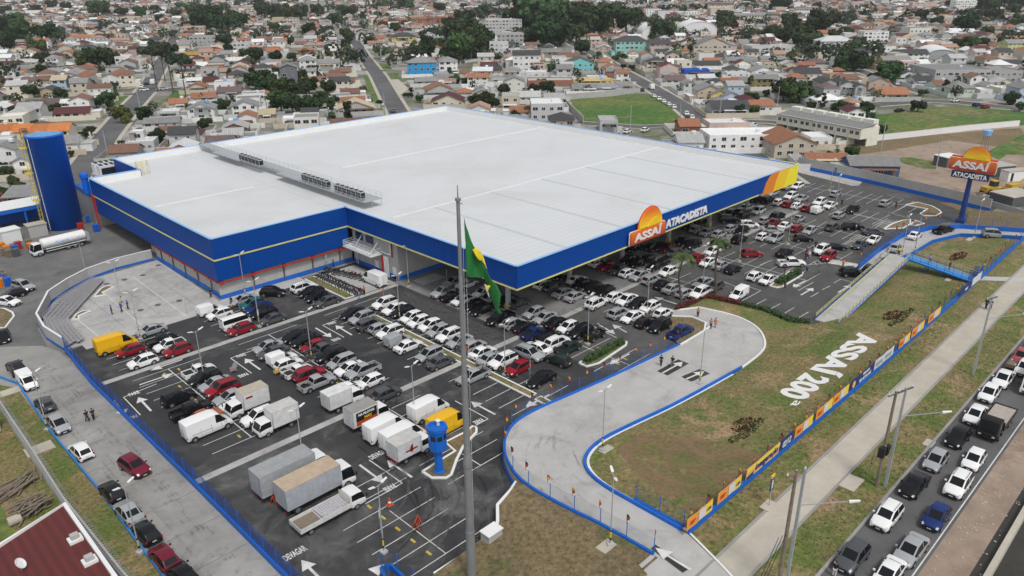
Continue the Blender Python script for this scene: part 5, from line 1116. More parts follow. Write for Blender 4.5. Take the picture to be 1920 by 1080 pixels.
# ================================================================== WALLS, FENCES, FLAGS
def path_pts(path, step):
    out = []; carry = 0
    for a, b in zip(path, path[1:]):
        a = Vector(a); b = Vector(b); L = (b-a).length; s = carry
        while s < L: out.append((a.lerp(b, s/L), (b-a).normalized())); s += step
        carry = s-L
    return out
def mesh_fence(name, path, label, wall_h=.7, mesh_h=1.9, step=2.6, wall_mat=M_bluew, th=.25, cat='fence', posts=True, mm=M_mesh):
    r = empty(name, path[0]); tag(r, label, cat); o0 = Vector(path[0]); P = [Vector(p)-o0 for p in path]
    MB().wall(P, th, wall_h).build('base_wall', wall_mat, r)
    if mesh_h:
        MB().wall([p+Vector((0, 0, wall_h)) for p in P], .03, mesh_h).build('wire_mesh', mm, r)
        if posts:
            pm = MB().bar((0, 0, wall_h-.02), (0, 0, wall_h+mesh_h+.06), .045, 5).mesh('post', M_bluew)
            for q, d in path_pts(P, step): link('post', pm, r, q)
    return r
def pix_path(L, z=0): return [at(*p, z) if z != 'g' else gat(*p) for p in L]
fl = [(24.1, 46), (24.1, 75), (24.0, 90), (23.9, 108), (24.6, 121.5)]
mesh_fence('mesh_fence', [(x, y, 0) for x, y in fl], 'long blue mesh fence on a low blue wall between side road and car park')
mesh_fence('mesh_fence', [(29.0, 44.0, 0), (30.9, 49.3, 0), (31.8, 49.0, 0), (31.6, 44.5, 0)], 'short blue mesh fence with a corner at the bottom edge of the photo', .6, mm=M_mesht)
MB_ = empty('low_blue_kerb_wall', (16, 40, 0)); tag(MB_, 'low light blue kerb wall along the left edge of the side road', 'wall')
MB().wall([(0, 0, 0), (0, 28.7, 0), (.3, 41.6, 0), (.1, 58.5, 0), (.6, 75, 0), (-1, 80, 0)], .18, .35).build('kerb_wall', mat('light_blue_paint', (.03, .20, .52), .6, var=.15, scale=.6), MB_)
gw = empty('plaza_wall', (24.6, 121.5, 0)); tag(gw, 'curved grey rendered wall with pale coping around the plaza', 'wall')
pw = [(24.6, 121.5), (23.9, 128), (24.5, 134.3), (28.8, 143.5), (33, 147.5), (37.2, 150.4), (43, 152.2), (49.7, 152.3)]
pw = [(a-24.6, b-121.5, 0) for a, b in pw]
MB().wall([(a, b, .45) for a, b, _ in pw], .2, 1.75).build('wall', M_grey, gw); MB().wall(pw, .24, .45).build('blue_base', M_bluew, gw); MB().wall([(a, b, 2.2) for a, b, _ in pw], .3, .08).build('coping', M_white, gw)
# retaining walls and fences of the entrance ramp
r3 = lambda L, up=0: [(x, y, zg(x, y)+up) for x, y in L]
def fence_g(name, pts, label, **k): return mesh_fence(name, r3(pts), label, mm=M_mesht, **k)
rw_ = empty('ramp_retaining_wall', (0, 0, 0)); tag(rw_, 'grey retaining wall with blue foot holding up the curved entrance ramp', 'wall')
RL = [p for p in RAMP_L if p[1] > 43]
m = MB(); n = len(RL)
for i in range(n-1):
    a, b = RL[i], RL[i+1]; za, zb = zg(*a)+.06, zg(*b)+.06; m.add([(a[0]-.05, a[1]+.05, .0), (b[0]-.05, b[1]+.05, 0), (b[0]-.05, b[1]+.05, zb), (a[0]-.05, a[1]+.05, za), (a[0]+.1, a[1]-.1, 0), (b[0]+.1, b[1]-.1, 0), (b[0]+.1, b[1]-.1, zb), (a[0]+.1, a[1]-.1, za)], [(0, 3, 2, 1), (4, 5, 6, 7), (2, 3, 7, 6)])
m.build('wall', M_grey, rw_)
m = MB()
for i in range(n-1):
    a, b = RL[i], RL[i+1]; m.wall([(a[0]-.12, a[1]+.12, 0), (b[0]-.12, b[1]+.12, 0)], .1, .5)
m.build('blue_foot', M_bluew, rw_)
fence_g('ramp_fence', RAMP_L, 'blue mesh fence along the outer curve of the entrance ramp, flags on top', wall_h=.32, mesh_h=1.7, step=3.2)
gpr = empty('grass_plot_wall', (48.6, 48.8, 0)); tag(gpr, 'grey curving wall with pale coping between asphalt and the grass corner', 'wall')
gp = [(48.6, 48.8), (47.2, 48.2), (44.4, 47.4), (42.7, 45.6), (41.4, 44.6)]
MB().wall([(a-48.6, b-48.8, .3) for a, b in gp], .2, .9).build('wall', M_grey, gpr); MB().wall([(a-48.6, b-48.8, 0) for a, b in gp], .24, .3).build('blue_base', M_bluew, gpr); MB().wall([(a-48.6, b-48.8, 1.2) for a, b in gp], .34, .1).build('coping', M_white, gpr)
cb = empty('meter_box', (40.9, 44.6, 0)); tag(cb, 'grey concrete utility box with blue foot at the end of the grey wall', 'utility box'); MB().box(-.9, .9, -.6, .6, .5, 1.7).build('box', M_grey, cb); MB().box(-.92, .92, -.62, .62, 0, .5).build('blue_base', M_bluew, cb); MB().box(-1, 1, -.7, .7, 1.7, 1.8).build('cap', M_white, cb)
struct(MB().wall([(34.2, 45.5, 0), (40.2, 45.4, 0)], .2, .15).build('kerb', M_white))
rr_ = empty('ramp_inner_wall', (0, 0, 0)); tag(rr_, 'low blue kerb wall along the inner curve of the entrance ramp', 'wall'); MB().wall([(x, y, zg(x, y)) for x, y in RAMP_R[:NRA]], .25, .45).build('wall', M_bluew, rr_)
struct(MB().wall([(x, y, zg(x, y)) for x, y in RAMP_R[NRA-1:]+[(101.4, 63.4)]], .3, .2).build('kerb', M_white)); struct(MB().wall([(x, y, zg(x, y)) for x, y in [(98.6, 62.6), (100.7, 60.2), (100.3, 57.3), (97.5, 55.8), (90.4, 55.5)]], .3, .2).build('kerb', M_white))
struct(MB().wall([(x+.4, y-.2, zg(x, y)) for x, y in RAMP_R[:NRA-2]], .3, .08).build('ramp_gutter', M_white))
wl_ = [(53.6, 30.3), (75, 30.3), (95, 30.2), (120, 30.4), (142, 30.6)]
fence_g('front_fence', wl_, 'long blue wall with mesh, flags and banners along the pavement grass', wall_h=.75, mesh_h=1.5, step=2.9)
fence_g('front_fence', [(146, 30.6), (160, 30.8), (175, 31)], 'blue wall with mesh right of the footbridge along the path', wall_h=.75, mesh_h=1.5, step=2.9)
fence_g('gate', [(54.2, 31.2), (54.6, 37.5)], 'open blue sliding mesh gate on the inner side of the entrance ramp', wall_h=.25, mesh_h=1.9, step=3, cat='gate')
fence_g('exit_ramp_fence', CRAMP_O, 'blue wall and mesh fence on the outer side of the curved exit ramp', wall_h=1.0, mesh_h=1.7, step=2.6)
ei = empty('exit_ramp_wall', (0, 0, 0)); tag(ei, 'blue wall without mesh on the inner curve of the exit ramp', 'wall'); MB().wall([(x, y, zg(x, y)) for x, y in CRAMP_I[1:]], .25, .75).build('wall', M_bluew, ei)
# boundary wall at the far side
bw_ = empty('boundary_wall', (0, 0, 0)); tag(bw_, 'long grey panel wall with blue foot behind the right car park', 'wall')
bp = [at('Z3', 648, 945), at('Z3', 1000, 1020), at('T9', 1920, 270), at('Tr', 1100, 0), at('Tr', 1530, 110)]; bp = [(p.x, p.y, 0) for p in bp]
MB().wall([(a, b, 1.0) for a, b, _ in bp], .18, 2.2).build('wall', M_grey, bw_); MB().wall(bp, .24, 1.0).build('blue_base', M_bluew, bw_)
m = MB()
for q, d in path_pts(bp, 3.0): m.bar((q.x, q.y, 1), (q.x, q.y, 3.25), .14, 4)
m.build('pillar', M_metal, bw_)
sw_ = empty('side_wall', (0, 0, 0)); tag(sw_, 'low blue and white wall continuing behind the dry lawn at right', 'wall'); q = [at('Tr', 1480, 20), at('Tr', 1920, 150), at('M', 1990, 420)]; MB().wall([(p.x, p.y, 0) for p in q], .2, 1.3).build('wall', M_grey, sw_)
# footbridge and its long access ramp
fb = empty('footbridge', (0, 0, 0)); tag(fb, 'blue steel footbridge and long sloping walkway with yellow handrails', 'footbridge')
A0, A1 = Vector((113.4, 43.4, .35)), Vector((146.5, 44.6, 2.6)); dA = (A1-A0).normalized(); qA = Vector((-dA.y, dA.x, 0)).normalized()
def deck(a, b, wd, mt, nm, rails=True, sides=(-1, 1), th=.25):
    d = (b-a).normalized(); q = Vector((-d.y, d.x, 0)).normalized()*wd/2
    MB().poly([a+q, a-q, b-q, b+q], th).build(nm, mt, fb)
    m = MB(); y_ = MB(); L = (b-a).length; k = max(2, int(L/1.5))
    for s in sides:
        for i in range(k+1): p = a.lerp(b, i/k)+q*s; m.bar(p, p+Vector((0, 0, 1.1)), .035)
        for h in (.35, .6, .85, 1.1): (y_ if h > .4 else m).bar(a+q*s+Vector((0, 0, h)), b+q*s+Vector((0, 0, h)), .03)
        m.bar(a+q*s-Vector((0, 0, .12)), b+q*s-Vector((0, 0, .12)), .09)
    m.build('railing', M_bluew, fb); y_.build('handrail', M_ylw, fb)
deck(A0, A1, 3.6, M_conc2, 'ramp_deck')
m = MB(); a = A0+dA*1.8+qA*.9; b = A1-dA*4+qA*.9
for i in range(20): p = a.lerp(b, i/19); m.bar(p, p+Vector((0, 0, 1.1)), .03)
for h in (.7, 1.1): m.bar(a+Vector((0, 0, h)), b+Vector((0, 0, h)), .03)
m.build('middle_rail', M_ylw, fb)
B0 = Vector((147.5, 43.2, 2.62)); B1 = Vector((143.8, 31.0, 2.4)); deck(B0, B1, 2.7, mat('bright_blue_deck', (.03, .24, .62), .6, var=.1), 'bridge_deck')
m = MB()
for i in range(1, 9): p = A0.lerp(A1, i/9); m.bar((p.x, p.y, 0), (p.x, p.y, p.z-.2), .12, 6)
for t in (.3, .55, .8):
    p = B0.lerp(B1, t)
    for s in (-.8, .8): m.bar((p.x+s, p.y, .1), (p.x+s, p.y, p.z-.2), .12, 6)
m.build('support', M_bluew, fb)
gtw = empty('pedestrian_gate', (144.6, 30.7, 2)); tag(gtw, 'blue pedestrian gate frame where footbridge meets the front wall', 'gate'); m = MB()
for x in (-1.4, 1.4): m.bar((x, 0, 0), (x, 0, 2.5), .09)
m.bar((-1.4, 0, 2.5), (1.4, 0, 2.5), .07); m.build('frame', M_bluew, gtw); MB().box(-1.4, -1.36, -.1, 1.2, .2, 2.2).build('gate_leaf', M_mesh, gtw); MB().box(1.36, 1.4, -.1, 1.2, .2, 2.2).build('gate_leaf', M_mesh, gtw)
# fence flags: pole with a small drooping flag
def make_fl(c1, c2):
    r = empty('fence_flag'); MB().bar((0, 0, 0), (0, 0, 1.15), .022, 5).build('pole', M_black, r)
    f = MB(); f.add([(0, 0, 1.12), (.22, .06, .95), (.34, -.04, .62), (.16, .03, .42), (0, 0, .5), (0, .015, 1.12), (.22, .075, .95), (.34, -.025, .62), (.16, .045, .42), (0, .015, .5)], [(0, 1, 2, 3, 4), (9, 8, 7, 6, 5), (0, 5, 6, 1), (1, 6, 7, 2), (2, 7, 8, 3), (3, 8, 9, 4)]); f.build('flag_cloth', c1, r)
    g = MB(); g.add([(0, -.012, .8), (.2, .04, .72), (.3, -.055, .45), (.12, .02, .3), (0, -.012, .36), (0, .03, .8), (.2, .085, .72), (.3, 0, .45), (.12, .06, .3), (0, .03, .36)], [(0, 1, 2, 3, 4), (9, 8, 7, 6, 5), (0, 5, 6, 1), (1, 6, 7, 2), (2, 7, 8, 3), (3, 8, 9, 4)]); g.build('flag_tip', c2, r); return r
M_fr = mat('red_flag', (.30, .035, .02), .8); M_fy = mat('orange_yellow_flag', (.58, .30, .05), .8); M_fn = mat('black_flag', (.02, .015, .02), .8)
FV = [None, None, None]; FD = [(M_fr, M_fy, 'red and yellow'), (M_fy, M_fr, 'yellow and red'), (M_fn, M_fr, 'black and red')]
def flags(path, step, h, where, grp):
    for i, (q, d) in enumerate(path_pts([Vector(p) for p in path], step)):
        k = (i*2+(i//3)) % 3
        if FV[k] is None: FV[k] = make_fl(FD[k][0], FD[k][1]); f = FV[k]
        else: f = copy_tree(FV[k])
        f.location = (q.x, q.y, q.z+h); f.rotation_euler = (0, 0, rnd.uniform(-1.2, .6)); f.scale = (.95,)*3; tag(f, f'small {FD[k][2]} flag, {ordn(i)} flag from the near end {where}', 'flag', grp)
flags(r3(wl_), 3.0, 2.1, 'on the front fence', 'small flags on the front fence'); flags(r3(RAMP_L), 3.3, 1.9, 'along the entrance ramp', 'small flags along the entrance ramp'); flags(r3(CRAMP_O), 4, 2.6, 'on the exit ramp fence', 'small flags on the exit ramp fence')
flags(r3([(146.6, 30.7), (160, 30.9), (174, 31)]), 3.4, 2.1, 'right of the footbridge', 'small flags right of the footbridge')
# banners on the front fence; x measured along the wall
def bx(t, x, y):
    a, b, s = TILE[t]; d = _f + RT*((a+x/s-960)/F_PX) + DN*((b+y/s-540)/F_PX); k = 30.2/d.y; return d.x*k
def banner(x0, x1, mt, label, parts=(), h0=.85, h1=2.25):
    r = empty('banner', ((x0+x1)/2, 30.12, 2.0)); tag(r, label, 'banner', 'banners on the front fence'); w_ = x1-x0
    m = MB(); n = 8; vs = []
    for i in range(n+1):
        x = -w_/2+w_*i/n; o_ = .03*sin(i*1.7); vs += [(x, o_, h0), (x, o_, h1), (x, o_+.02, h0), (x, o_+.02, h1)]
    m.add(vs, [f for i in range(n) for f in ((4*i, 4*i+4, 4*i+5, 4*i+1), (4*i+2, 4*i+3, 4*i+7, 4*i+6), (4*i+1, 4*i+5, 4*i+7, 4*i+3))]); m.build('sheet', mt, r)
    for p in parts: p(r, w_)
    return r
def word(t, size, mt, x, z, sx=1.0, shear=0):
    return lambda r, w_: letters(t, size, mt, r, frame((x, -.05, z), (1, 0, 0), (0, 0, 1)), .006, .03, shear, sx)
def patch(x0, x1, z0, z1, mt):
    return lambda r, w_: MB().box(x0*w_, x1*w_, -.045, -.035, z0, z1).build('printed_patch', mt, r)
M_bpeach = mat('peach_banner', (.75, .42, .16), .7, var=.1, scale=1); M_bnavy = mat('navy_banner', (.015, .03, .16), .7); M_bor = mat('orange_banner', (.75, .30, .05), .7, var=.1); M_byel = mat('yellow_banner', (.80, .60, .05), .7); M_bwht = mat('white_banner', (.6, .62, .66), .7, var=.06)
x0, x1 = bx('Z9', 350, 540), bx('Z9', 535, 390)
banner(x0, x1, M_bpeach, 'long yellow and peach opening banner with dark handwriting', [patch(-.5, .5, 1.75, 2.2, M_byel), word('Inauguração', 1.15, M_bnavy, (x1-x0)*.1, 1.25, .9, .15), lambda r, w_: MB().add([(-w_/2+.1, -.05, .9), (-w_*.3, -.05, .9), (-w_*.27, -.05, 1.35), (-w_/2+.1, -.05, 1.2)], [(0, 1, 2, 3)]).build('printed_patch', M_bnavy, r)])
x2 = bx('Z9', 610, 340); banner(x1+.05, x2, M_bnavy, 'navy date banner reading 02/12 beside the opening banner', [word('02/12', 1.1, M_white, 0, 1.1, .8, .15)])
for i, (xa, xb) in enumerate(((20, 160), (193, 320))):
    a, b = bx('Z9', xa, 790-(xa-20)*.85), bx('Z9', xb, 720-(xb-160)*.85)
    banner(a, b, M_bor, ('first' if i == 0 else 'second')+' orange and yellow flyer banner from the gate end of the fence', [patch(-.05, .2, .95, 2.15, M_bwht), patch(.2, .48, .9, 2.2, M_byel), word('200ª', .6, M_orange_d, -(b-a)*.28, 1.3, .9, .1), word('LOJA', .5, M_bnavy, (b-a)*.34, 1.3, .8, .1)])
for i, (ta, xa, ya, tb_, xb, yb) in enumerate((('Z9', 628, 280, 'Z9', 726, 210), ('Z9', 745, 190, 'Z9', 835, 125), ('Z9', 840, 110, 'Z9', 925, 50), ('M', 1683, 655, 'M', 1705, 630), ('M', 1708, 628, 'M', 1733, 600), ('M', 1742, 590, 'M', 1765, 570))):
    a, b = bx(ta, xa, ya), bx(tb_, xb, yb)
    if b-a < 2: b = a+4
    banner(a, b, M_bor, ordn(i+2)+' orange and yellow flyer banner from the gate end of the fence', [patch(-.05, .2, .95, 2.15, M_bwht), patch(.2, .48, .9, 2.2, M_byel), word('200ª', .6, M_orange_d, -(b-a)*.28, 1.3, .9, .1)])
a, b = bx('M', 1592, 735), bx('M', 1635, 700); banner(a, b, M_bnavy, 'dark blue banner with white lettering and round emblem below the ground letters', [word('MERCADO', .45, M_white, 1, 1.75, 1), word('1951 AUTO-LANC', .6, M_white, .8, 1.0, .8, .1), lambda r, w_: MB().lathe([(.5, 0), (.5, .01)], 12).build('emblem', M_bpeach, r).__setattr__('matrix_local', frame((-w_*.38, -.05, 1.5), (1, 0, 0), (0, 0, 1)))])
a, b = bx('M', 1636, 700), bx('M', 1673, 665); banner(a, b, M_bwht, 'pale grey banner with faded text right of the dark blue banner', [patch(-.4, -.1, 1.2, 1.8, M_metal), patch(.05, .35, 1.2, 1.8, M_metal)])
a, b = bx('M', 1800, 548), bx('M', 1822, 530); banner(a, b, M_bnavy, 'dark purple banner just left of the white banner near the footbridge', [word('VAGAS', .6, M_white, 0, 1.2, .8)]); a, b = bx('M', 1822, 530), bx('M', 1838, 512); banner(a, b+1, M_bwht, 'white banner beside the pedestrian gate of the footbridge')
# ================================================================== LAMP POSTS AND POLES
def make_lamp():
    r = empty('lamp_post'); MB().bar((0, 0, 0), (0, 0, 8.0), .075, 8, .045).build('pole', M_metal, r)
    MB().bar((0, 0, .9), (0, 0, 1.6), .085, 8).build('yellow_band', M_yel, r); MB().bar((0, 0, .6), (0, 0, .9), .087, 8).bar((0, 0, 1.6), (0, 0, 1.8), .084, 8).build('black_band', M_black, r); MB().box(-.3, .3, -.3, .3, 0, .25).build('foot', M_conc2, r)
    for s in (-1, 1):
        a = MB().bar((0, 0, 7.9), (s*.5, 0, 8.05), .035).build('arm', M_metal, r)
        h = MB(); h.add([(s*.45, -.14, 8.02), (s*.45, .14, 8.02), (s*1.15, .1, 8.22), (s*1.15, -.1, 8.22), (s*.45, -.14, 8.12), (s*.45, .14, 8.12), (s*1.15, .1, 8.28), (s*1.15, -.1, 8.28)], [(0, 3, 2, 1), (4, 5, 6, 7), (0, 1, 5, 4), (1, 2, 6, 5), (2, 3, 7, 6), (3, 0, 4, 7)] if s > 0 else [(1, 2, 3, 0), (7, 6, 5, 4), (4, 5, 1, 0), (5, 6, 2, 1), (6, 7, 3, 2), (7, 4, 0, 3)]); h.build('lamp_head', M_white, r)
    return r
LMP = [(37.0, 133.0, 1, 'on the plaza by the walking people'), (37.3, 151.9, 0, 'behind the curved plaza wall in the yard'), (34.1, 117.2, 1, 'by the silver sedan beside the plaza'), (35.1, 96.5, 1, 'over the lower left block of cars'), (53.7, 121.2, .6, 'by the corner of the store wing'), (49.4, 108.0, 1, 'at the drain strip near the red hatchback'), (49.1, 91.7, 1, 'in the middle of the centre block'), (34.3, 68.9, 1, 'beside the silver and tan lorries'), (32.6, 51.2, 1, 'near the orange cone in the lower car park'), (49.5, 67.8, 1, 'beside the white vans'), (65.9, 68.3, 1, 'by the red hatchback at the strip end'), (81.3, 66.0, 1, 'beside the open black jeep'), (96.9, 66.3, 1, 'near the palms by the entrance lane'), (66.6, 93.6, 1, 'in the long grass strip, top half'),
       (16.0, 99.2, 0, 'left kerb of the side road by the silver wagon'), (15.7, 68.3, 0, 'left kerb of the side road lower down'), (113.2, 66, 1, 'behind the second palm'), (129.5, 68, 1, 'beside the red hatchback in the right car park'), (145.5, 66, 1, 'in the right car park near the black sedan'), (177, 70, 1, 'in the far right rows'), (192, 78, 1, 'nearest the grey boundary wall'), (76.5, 104, .8, 'at the canopy crossing by the motorcycles')]
lpz = None
for i, (x, y, k, wh) in enumerate(LMP):
    if lpz is None: lpz = make_lamp(); l_ = lpz
    else: l_ = copy_tree(lpz)
    l_.location = (x, y, 0.02); l_.rotation_euler = (0, 0, radians(8)+(.2 if k < 1 else 0)); tag(l_, 'slender double headed lamp post '+wh, 'lamp post', 'double headed lamp posts')
def single_lamp(t, x, y, label, top=8.2, zf=None, rz=0):
    p = gat(t, x, y) if zf is None else at(t, x, y, zf); l_ = copy_tree(lpz); l_.location = p; l_.rotation_euler = (0, 0, rz); tag(l_, label, 'lamp post', 'double headed lamp posts')
single_lamp('Z8', 1468, 372, 'slender lamp post at the inner edge of the entrance ramp curve'); single_lamp('Z8', 1512, 905, 'lamp post with white head by the ramp gate and the grass', rz=.9); single_lamp('Z8', 1520, 700, 'lamp post standing in the middle of the bank grass near the gate', rz=.5) if 0 else None
single_lamp('Z6', 95, 1080, 'lamp post on the lower side of the ramp near its arrow'); single_lamp('Tr', 545, 585, 'lamp post beside the exit ramp near the guard in yellow'); single_lamp('Tr', 1355, 400, 'lamp post on the inner side of the exit ramp curve'); single_lamp('Tr', 690, 540, 'lamp post between exit ramp and footbridge')
def util_pole(t, x, y, h, label, wood=False, arm=None, cross=True, z=2.0, lean=(0, 0), cat='utility pole'):
    p = at(t, x, y, z); r = empty('utility_pole', p); tag(r, label, cat, 'poles along the avenue'); top = Vector((lean[0], lean[1], h))
    MB().bar((0, 0, 0), top, .2, 8 if wood else 4, .13).build('pole', M_wood if wood else M_metal, r)
    if cross:
        MB().box(-1.1, 1.1, -.06, .06, h-.35, h-.2, 0, -.3, (lean[0], lean[1], 0)).build('crossarm', M_wood if wood else M_greyd, r); m = MB()
        for s in (-1, 0, 1): m.lathe([(.05, 0), (.08, .1), (.04, .22)], 8, (lean[0]+s*1.0*cos(-.3), lean[1]+s*1.0*sin(-.3), h-.2))
        m.build('insulator', M_white, r)
    if arm:
        a = Vector((lean[0]*.75, lean[1]*.75, h*.72)); b = a+Vector((arm[0], arm[1], arm[2])); MB().bar(a, b, .045).build('arm', M_metal, r); d = (b-a).normalized(); MB().bar(b-d*.1, b+d*.75, .16, 6, .1).build('lamp_head', M_white, r)
    return r
util_pole('Z9', 530, 1180, 13, 'leaning dark wooden pole over the path, lower one of the pair', True, None); util_pole('Z9', 575, 1170, 13, 'pale concrete lamp pole beside the lower wooden pole', False, (2.2, -3.2, .9), False)
util_pole('Z9', 1090, 575, 11.5, 'dark wooden pole with transformer box, upper one of the pair', True, None); util_pole('Z9', 1138, 578, 12, 'pale concrete lamp pole beside the wooden pole with transformer', False, (2.2, -3.2, .9))
util_pole('Z6', 1632, 1030, 11.5, 'tall concrete lamp pole on the right verge beyond the walkers', False, (2.6, -3.4, 1.0))
util_pole('M', 1838, 640, 10, 'wooden pole with crossarm beside the path far right', True, None) if 0 else None
b_ = at('Z9', 1090, 575, 2); tb_ = empty('transformer', (b_.x, b_.y, 6)); tag(tb_, 'black transformer box hung on the upper wooden pole', 'transformer'); MB().box(-.9, -.25, -.3, .3, 0, 1.1).box(.25, .9, -.3, .3, -.2, .9).build('box', M_black, tb_)
wires = empty('overhead_wires', (0, 0, 0)); tag(wires, 'thin dark wires from the lower wooden pole towards the path', 'wires'); p = at('Z9', 530, 1180, 2); m = MB()
for k in range(3):
    a = Vector((p.x, p.y, 8.6-k*.4)); pts = [a+Vector((-6*i, -1.2*i+k*.3, -.25*i*(6-i)*.2-i*.5)) for i in range(7)]
    for u, v in zip(pts, pts[1:]): m.bar(u, v, .03)
m.build('wire', M_black, wires)
TP = [('H1', 1775, 672), ]
def town_pole(t, x, y, h, wh): p = at(t, x, y); r = empty('street_pole', (p.x, p.y, 0)); tag(r, 'thin street power pole '+wh, 'utility pole', 'power poles in the town streets'); MB().bar((0, 0, 0), (0, 0, h), .16, 6, .1).build('pole', M_metal, r); MB().box(-1, 1, -.06, .06, h-.6, h-.45).build('crossarm', M_greyd, r)
for t, x, y, h, wh in (('H1', 1575, 860, 9, 'beside the curving left street'), ('H1', 1235, 680, 9, 'before the white row houses at left'), ('B', 980, 480, 9, 'on the street behind the roof notch'), ('H3', 490, 910, 8, 'at the near end of the middle street'), ('H3', 1465, 320, 8, 'behind the white house near dark trees'), ('H4', 1185, 535, 8, 'beside the turquoise house'), ('H4', 1640, 580, 9, 'by the sloping street at the green field'), ('H4', 1000, 230, 10, 'near the big trees at the street bend'), ('H4', 1330, 1075, 8, 'at the lower edge of the green field'), ('H4', 1885, 1040, 8, 'at the right corner of the green field'), ('H5', 415, 960, 9, 'in front of the dark roofed house'), ('H5', 120, 825, 9, 'beside the beige gabled row'), ('H5', 1065, 830, 8, 'before the big dark tree'), ('H5', 1735, 800, 9, 'before the grey gabled house'), ('Z3', 735, 800, 9, 'in front of the cream townhouse row, left'), ('Z3', 848, 825, 8, 'in front of the cream townhouse row, right'), ('Z3', 1115, 850, 9, 'at the corner of the white boundary wall'), ('Z3', 1425, 950, 9, 'pale pole left of the totem sign'), ('H6', 1095, 690, 9, 'beside the pale green house'), ('H6', 1600, 835, 10, 'by the road near the machinery yard'), ('H6', 650, 570, 8, 'in front of the dark roofed row')):
    town_pole(t, x, y, h, wh)
# ================================================================== PEOPLE
def skin_body(nodes, edges, root=0, sub=1):
    me = bpy.data.meshes.new('b'); me.from_pydata([n[0] for n in nodes], edges, []); ob = bpy.data.objects.new('b', me); COL.objects.link(ob); m = ob.modifiers.new('s', 'SKIN')
    for i, n in enumerate(nodes): me.skin_vertices[0].data[i].radius = (n[1], n[1]*(n[2] if len(n) > 2 else 1))
    me.skin_vertices[0].data[root].use_root = True; s = ob.modifiers.new('u', 'SUBSURF'); s.levels = sub; s.render_levels = sub
    bpy.context.view_layer.update(); r = bpy.data.meshes.new_from_object(ob.evaluated_get(bpy.context.evaluated_depsgraph_get())); bpy.data.objects.remove(ob); bpy.data.meshes.remove(me)
    r.polygons.foreach_set('use_smooth', [True]*len(r.polygons)); return r
def make_person(step, armf):
    r = empty('person'); s = step
    N = [((0, 0, .96), .10, .8), ((0, 0, 1.2), .095, .75), ((0, 0, 1.40), .10, .65), ((0, 0, 1.5), .055), ((.01, 0, 1.58), .075), ((.02, 0, 1.7), .085)]
    E = [(0, 1), (1, 2), (2, 3), (3, 4), (4, 5)]
    def add(p, rad, pr): N.append((p, rad)); E.append((pr, len(N)-1)); return len(N)-1
    for sd in (-1, 1):
        sx = s*sd; a = add((0, sd*.1, .88), .095, 0); b = add((.5*sx*.5, sd*.1, .48), .065, a); c = add((.5*sx-.05*abs(s), sd*.1, .08), .045, b); add((.5*sx+.1, sd*.11, .035), .04, c)
        sh = add((0, sd*.19, 1.40), .045, 2); el = add((-armf*sd*.15, sd*.25, 1.14), .036, sh); wr = add((-armf*sd*.15+.12, sd*.25, .92), .03, el); add((-armf*sd*.15+.17, sd*.24, .83), .032, wr)
    b = skin_body(N, E); b.materials.append(M_skin); link('body', b, r)
    sh = [((0, 0, .94), .17, .85), ((0, 0, 1.2), .165, .82), ((0, 0, 1.46), .17, .74)]; se = [(0, 1), (1, 2)]
    for sd in (-1, 1): sh.append(((0, sd*.2, 1.43), .09)); se.append((2, len(sh)-1)); sh.append(((-armf*sd*.08, sd*.235, 1.16), .07)); se.append((len(sh)-2, len(sh)-1))
    q = skin_body(sh, se); q.materials.append(M_cloth); o_ = link('shirt', q, r); o_['tint'] = 1
    tq = [((0, 0, .95), .15, .85)]; te = []
    for sd in (-1, 1):
        sx = s*sd; tq.append(((0, sd*.1, .86), .11)); te.append((0, len(tq)-1)); tq.append(((.25*sx, sd*.1, .48), .082)); te.append((len(tq)-2, len(tq)-1)); tq.append(((.5*sx-.05*abs(s), sd*.1, .12), .065)); te.append((len(tq)-2, len(tq)-1))
    q = skin_body(tq, te); q.materials.append(M_cloth); o2 = link('trousers', q, r); o2['tint2'] = 1
    h = MB().lathe([(.04, .1), (.105, .06), (.11, -.0), (.09, -.05)], 10, (.0, 0, 1.71)); h = h.build('hair', M_black, r); shade(h.data, 80)
    return r
PP = [make_person(0, 0), make_person(.45, 1), make_person(-.35, -.8)]; pu = [0, 0, 0]
def person(t, x, y, shirt, trou, label, pose=0, hd=None, z=0.0):
    p = gat(t, x, y) if z == 'g' else at(t, x, y, z); src = PP[pose]; r = src if not pu[pose] else copy_tree(src); pu[pose] += 1
    for ch in r.children:
        if ch.get('tint'): ch.color = (*shirt, 1)
        if ch.get('tint2'): ch.color = (*trou, 1)
    r.location = (p.x, p.y, p.z+.02); r.rotation_euler = (0, 0, radians(hd if hd is not None else rnd.uniform(0, 360))); tag(r, label, 'person', 'people'); return r
bl, nv_, bk, wh_, og, gr, lb, tl_ = (.01, .06, .32), (.02, .025, .06), (.01, .01, .012), (.6, .6, .6), (.75, .18, .03), (.15, .15, .16), (.2, .3, .5), (.03, .18, .16)
person('Z4', 632, 692, bl, nv_, 'person in blue shirt standing alone, left of three on the plaza', 0); person('Z4', 686, 676, bl, nv_, 'person in blue shirt, middle of three on the plaza', 1, 200); person('Z4', 722, 662, bl, nv_, 'person in blue shirt stepping out, right of three on the plaza', 2, -30)
person('Z7', 495, 215, bk, bk, 'left person in black of the pair walking on the side road', 1, -80); person('Z7', 530, 205, bk, bk, 'right person in black of the pair walking on the side road', 2, -80)
person('Z4', 1188, 595, bk, nv_, 'person in black beside the blue corner of the store wing'); person('Z4', 1878, 425, bl, nv_, 'person in blue by the wall next to the motorcycles'); person('Z4', 1680, 470, bk, wh_, 'person with stroller walking along the store wing wall', 1)
